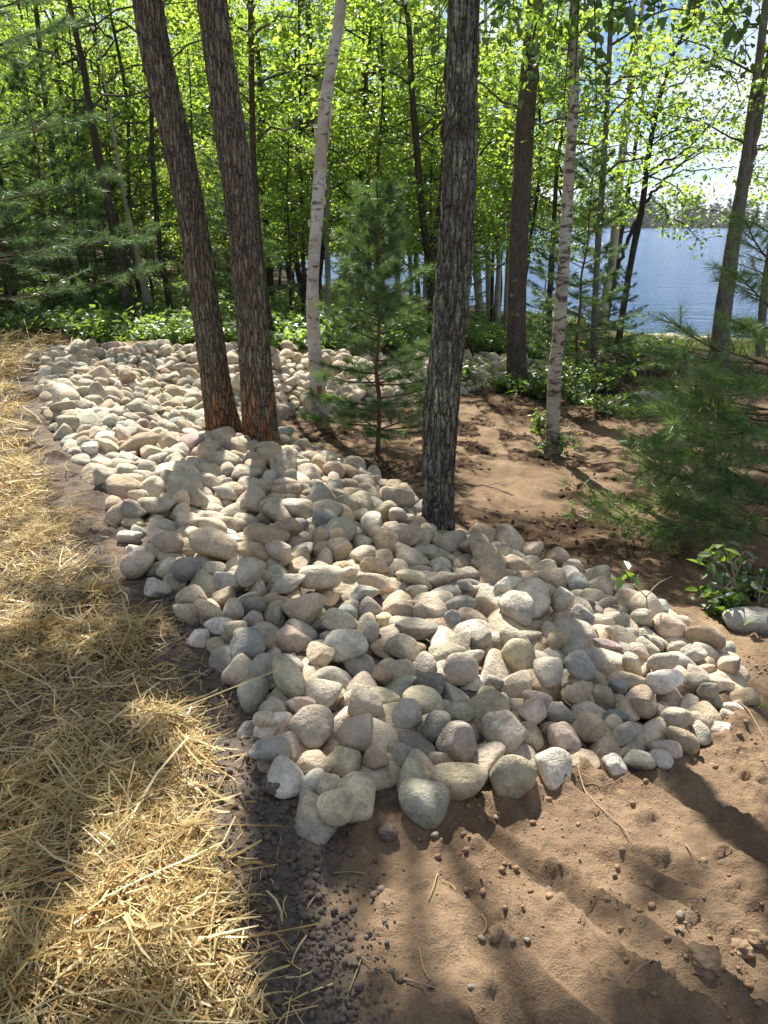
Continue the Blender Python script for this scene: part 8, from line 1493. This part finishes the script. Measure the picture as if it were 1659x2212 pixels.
PL_ = [(1165, 940, .12, .28, 'fern sprig standing left of the spotted birch'), (1000, 838, .35, .45, 'bright fern clump just right of the lichened oak'), (1090, 850, .3, .3, 'low leafy plant at the foot of the brown trunk'), (1150, 862, .4, .3, 'leafy plant in the shade right of the brown trunk'),
       (1190, 855, .4, .3, 'shaded plant between the brown trunk and the spotted birch'), (1240, 875, .5, .35, 'leafy plant in the dark shade behind the spotted birch'), (1300, 850, .5, .4, 'leafy plant at the foot of the straight grey trunk'), (1370, 800, .6, .5, 'sunlit bright green plant beside the fallen log'),
       (1440, 800, .6, .45, 'sunlit plant behind the fallen log towards the lake'), (1420, 880, .35, .3, 'yellow-green plant half hidden behind the pine boughs'), (1395, 765, .7, .4, 'leafy plant by the dark many-branched tree'), (1320, 895, .5, .3, 'dark leafy plant in front of the fallen log'),
       (1625, 1300, .26, .24, 'dark glossy plant in the shade at the right edge'), (1570, 1330, .2, .2, 'small dark plant left of the pale rock'), (1040, 765, .5, .45, 'fern clump beneath the white birch row'), (1080, 755, .5, .45, 'second fern clump beneath the white birch row'),
       (700, 745, .7, .5, 'bright sunlit bush left of the young pine'), (620, 740, .7, .55, 'bright sunlit bush left of the white birch')]
for k, (u, v, R, H, lab) in enumerate(PL_):
    far = v < 900; leafy_plant('plant', lab, 'plant', ground_at(u, v), R, H, 16 if not far else 22, 9, .06 if not far else .09, 910 + k, fern_mat if k not in (12, 13, 3, 4, 5, 11) else leaf_near, 'low plants', not far)
for k, (u, v, lab) in enumerate(((1545, 1545, 'tiny grass tuft at the tip of the stone pile'), (1640, 1525, 'tiny grass tuft at the right edge by the bleached stick'), (1005, 985, 'small green tuft on sand right of the oak trunk'))):
    g = ground_at(u, v); rs = np.random.RandomState(940 + k); n = 40; az = rs.uniform(0, 6.28, n); h = rs.uniform(.03, .075, n)[:, None]; s = np.stack([np.cos(az), np.sin(az), 0 * az], -1) * .0012
    b = rs.normal(0, .012, (n, 3)); b[:, 2] = 0; le = rs.normal(0, .6, (n, 3)); le[:, 2] = 1
    o = link('grass_tuft', new_mesh('grass_tuft', np.stack([b - s, b + s, b + le * h], 1).reshape(-1, 3), np.arange(n * 3).reshape(-1, 3), [grass_mat]), None, (g[0], g[1], float(ground_z(g[0], g[1])))); tag(o, lab, 'grass tuft', 'grass tufts on the sand')

# bare saplings on the sand at the right
def sapling(label, pts, side, leaves, Y=None, r0=.006, seed=0):
    b = ground_at(*pts[0]); Yb = b[1]; q = np.array([b] + [on_y(u, v, Yb) for u, v in pts[1:]]); root = thing('sapling', label, 'sapling', b, 'bare saplings by the stone tip')
    V, F = tube(spline(q, 14), np.linspace(r0, r0 * .4, 14), 6); link('stem', new_mesh('stem', V - b, F, [twig_mat], True), root)
    for sd in side:
        w = np.array([on_y(u, v, Yb + .05 * i) for i, (u, v) in enumerate(sd)]); V, F = tube(spline(w, 8), np.linspace(r0 * .6, r0 * .25, 8), 5); link('branch', new_mesh('branch', V - b, F, [twig_mat], True), root)
    for (u, v, w_, n) in leaves:
        c = on_y(u, v, Yb); rs = np.random.RandomState(seed); C = c + rs.normal(0, w_, (n, 3)); V, F = leaf_set(C, .055, rs, True, -.4); l = link('foliage', new_mesh('foliage', V - b, F, [leaf_near]), root); l['kind'] = 'stuff'
sapling('forked bare sapling with a few bright leaves beyond the stone pile', [(1400, 1375), (1398, 1310), (1396, 1288)], [[(1397, 1290), (1370, 1265), (1355, 1260)], [(1397, 1288), (1420, 1262), (1450, 1245)], [(1370, 1265), (1380, 1240)]], [(1350, 1238, .018, 9)], seed=1)
sapling('thin dead sapling curving up beneath the pine boughs', [(1525, 1320), (1560, 1280), (1590, 1240), (1605, 1205)], [[(1560, 1280), (1600, 1275)]], [(1600, 1265, .03, 5)], seed=2)
sapling('crooked dark sapling with green leaves under the lowest pine bough', [(1605, 1330), (1590, 1270), (1580, 1220), (1560, 1170)], [[(1590, 1270), (1562, 1220), (1530, 1200)], [(1580, 1220), (1610, 1190)]], [(1560, 1190, .04, 12), (1535, 1195, .03, 6)], seed=3)
sapling('thin pale sapling at the right edge above the rock', [(1645, 1350), (1640, 1290), (1652, 1240)], [[(1641, 1300), (1655, 1280)]], [], seed=4)

# fallen log, pale rock
a, b = ground_at(1365, 895), ground_at(1510, 872)
a[2] += .12; b[2] += .12
log_path = spline([a, (a + b) / 2 + np.array([0, .1, .03]), b], 20)
root = thing('fallen_log', 'grey weathered log lying in the plants behind the pine boughs', 'log', a)
me, _, _ = trunk_mesh('trunk', log_path + np.array([0, 0, 0]), np.array([.16, .15, .13, .12]), bark_plain('weathered_wood', (.24, .22, .19)), 40, 24, 'plain', 950, 0, a); link('trunk', me, root)
g = ground_at(1645, 1362); vv, ff = stone_shape(6, 4)
o = link('rock', new_mesh('rock', vv * np.array([.40, .20, .13]), ff, [stone_mat], True), None, (g[0], g[1], g[2] + .04)); o.color = (.36, .35, .31, 1); tag(o, 'long pale rock half buried at the right edge beyond the stones', 'rock')
# leaf scraps and forest litter on the shaded sand
rs = np.random.RandomState(88); n = 7000; x = rs.uniform(-1.2, 4.5, n); y = rs.uniform(3.6, 11, n)
k = (forest_mask(x, y) > rs.uniform(.1, 1.0, n)) & ~in_poly(STONE_POLY, x, y); x, y = x[k], y[k]; z = ground_z(x, y)
V, F = leaf_set(np.stack([x, y, z + .012], -1), .055, rs, False, 0.0)
M = Mat('dead_leaves'); r = M.island(); dc = M.ramp(r, [(0, (.06, .04, .025)), (.5, (.14, .09, .055)), (1, (.24, .16, .10))])
tag(link('leaf_litter', new_mesh('leaf_litter', V, F, [M.leafy(dc, dc, .2, .0)])), 'scraps of dead brown leaves on the shaded sand', None, None, 'stuff')

# peeling bark and the wound of the white birch
curl = bark_birch('peeling_bark', .1, (.62, .50, .40)); bp = np.array(birch_tree.location[:])
for k, (u, v, side, w, h) in enumerate(((693, 262, 1, .05, .12), (700, 300, 1, .06, .11), (688, 285, -1, .06, .09), (701, 240, 1, .045, .1), (664, 405, 1, .05, .06), (688, 432, 1, .04, .08), (672, 480, -1, .03, .07), (700, 330, -1, .05, .07))):
    ax_ = spline(PB, 120); p = ax_[np.argmin(np.abs(px_of(ax_[:, 0], ax_[:, 1], ax_[:, 2])[1] - v))]; R0 = np.interp(v, [0, 905], [.066, .085]); t = np.linspace(0, 1, 7); th = t * 2.2
    xs_ = side * (R0 * .86 + .022 * np.sin(th)); ys_ = -R0 * .45 - .016 * np.cos(th)
    V = np.concatenate([np.stack([xs_, ys_, 0 * t + dz + .012 * t * rs.uniform(-1, 1)], -1) for dz in (-h / 2, h / 2)]) + (p - bp); F = np.array([[i, i + 1, i + 8, i + 7] for i in range(6)])
    link('bark_curl', new_mesh('bark_curl', V, F, [curl], True), birch_tree)
M = Mat('birch_wound'); wm = M.pbr(M.mix(M.noise(30, M.obj(), 4), (.30, .13, .045), (.11, .05, .025)), .7, M.bump(M.noise(50, M.obj()), .006))
p = on_y(692, 842, bp[1]); P = Pile(); aa = np.linspace(-.5, .3, 7); zz2 = np.linspace(-.07, .07, 8); R0 = float(np.interp(842, [780, 860], [.078, .088])) + .008
V = np.array([[math.sin(q) * R0 * (1 - .0 * z_), -math.cos(q) * R0, z_ * (1 - 1.1 * (q + .1) ** 2) + .012 * math.sin(q * 14) * (z_ > 0)] for z_ in zz2 for q in aa]) + (p - bp); ii = np.arange(56).reshape(8, 7)
w_ = link('bark_wound', new_mesh('bark_wound', V, np.stack([ii[:-1, :-1], ii[:-1, 1:], ii[1:, 1:], ii[1:, :-1]], -1).reshape(-1, 4), [wm], True), birch_tree); w_['label'] = 'orange brown wound in the white bark'

# ------------------------------------------------------------------ far shore
M = Mat('far_trees'); p = M.pos(); r = M.island()
fc = M.ramp(M.math('ADD', M.math('MULTIPLY', r, .45), M.math('MULTIPLY', M.noise(.05, p, 2), .55)), [(.25, (.035, .065, .04)), (.5, (.055, .095, .045)), (.7, (.085, .125, .05))])
far_mat = M.leafy(fc, fc, .3, .03)
rs = np.random.RandomState(55); FT = Pile()
for i in range(380):
    x = rs.uniform(-90, 520); y = 594 + 40 * rs.uniform() ** 1.5; H = rs.uniform(14, 20) * (1.3 if rs.uniform() < .25 else 1); conifer = rs.uniform() < .45; n = 110
    h = rs.uniform(.0, 1, n); a = rs.uniform(0, 6.28, n); w = (H * .20 * (1.05 - h) if conifer else H * .27 * np.sin(np.clip(h * 3.0, 0, 3.1)) ** .6) * rs.uniform(.5, 1, n)
    z0 = WATER - .5; C = np.stack([x + np.cos(a) * w, y + np.sin(a) * w, z0 + h * H], -1)
    FT.add(*leaf_set(C, 2.6 if not conifer else 2.2, rs, False, -.2))
tag(link('far_wood', FT.mesh('far_wood', [far_mat])), 'dark wooded shore on the far side of the lake', None, None, 'stuff')
M = Mat('white_paint'); wp = M.pbr((.8, .8, .8), .4)
d = ray(1458, 489.5); t = (588) / d[1]; bx = d[0] * t
fb = thing('motor_boat', 'tiny white boat moored at the far shore', 'boat', (bx, 586, WATER)); P = Pile()
Vh = np.array([[-3.2, -1, .0], [2.4, -1, .0], [3.6, 0, .5], [2.4, 1, .0], [-3.2, 1, .0], [-3.2, -1.2, 1.0], [2.4, -1.2, 1.1], [4.4, 0, 1.4], [2.4, 1.2, 1.1], [-3.2, 1.2, 1.0]])
link('hull', new_mesh('hull', Vh, [np.array([[0, 1, 6, 5], [1, 2, 7, 6], [2, 3, 8, 7], [3, 4, 9, 8], [4, 0, 5, 9]]), np.array([[5, 6, 7, 8, 9]])], [wp]), fb)
Vc = np.array([[-1.2, -.8, 1.05], [1.2, -.8, 1.05], [1.2, .8, 1.05], [-1.2, .8, 1.05], [-1.0, -.7, 2.1], [.7, -.7, 2.1], [.7, .7, 2.1], [-1.0, .7, 2.1]])
link('cabin', new_mesh('cabin', Vc, np.array([[0, 1, 5, 4], [1, 2, 6, 5], [2, 3, 7, 6], [3, 0, 4, 7], [4, 5, 6, 7]]), [wp]), fb)

# ------------------------------------------------------------------ the thin haze over the lake
hv = bpy.data.materials.new('haze'); hv.use_nodes = True; hv.node_tree.nodes.clear()
pv_ = hv.node_tree.nodes.new('ShaderNodeVolumePrincipled'); pv_.inputs['Color'].default_value = (.86, .92, 1, 1); pv_.inputs['Density'].default_value = .00013; pv_.inputs['Anisotropy'].default_value = .3
ho = hv.node_tree.nodes.new('ShaderNodeOutputMaterial'); hv.node_tree.links.new(pv_.outputs[0], ho.inputs['Volume'])
x0, x1, y0, y1, z0, z1 = -480, 1000, -40, 1700, -6, 34
hb = np.array([[a, b, c] for c in (z0, z1) for a, b in ((x0, y0), (x1, y0), (x1, y1), (x0, y1))])
tag(link('haze', new_mesh('haze', hb, np.array([[0, 3, 2, 1], [4, 5, 6, 7], [0, 1, 5, 4], [1, 2, 6, 5], [2, 3, 7, 6], [3, 0, 4, 7]]), [hv])), 'thin summer haze over the lake and wood', None, None, 'stuff')
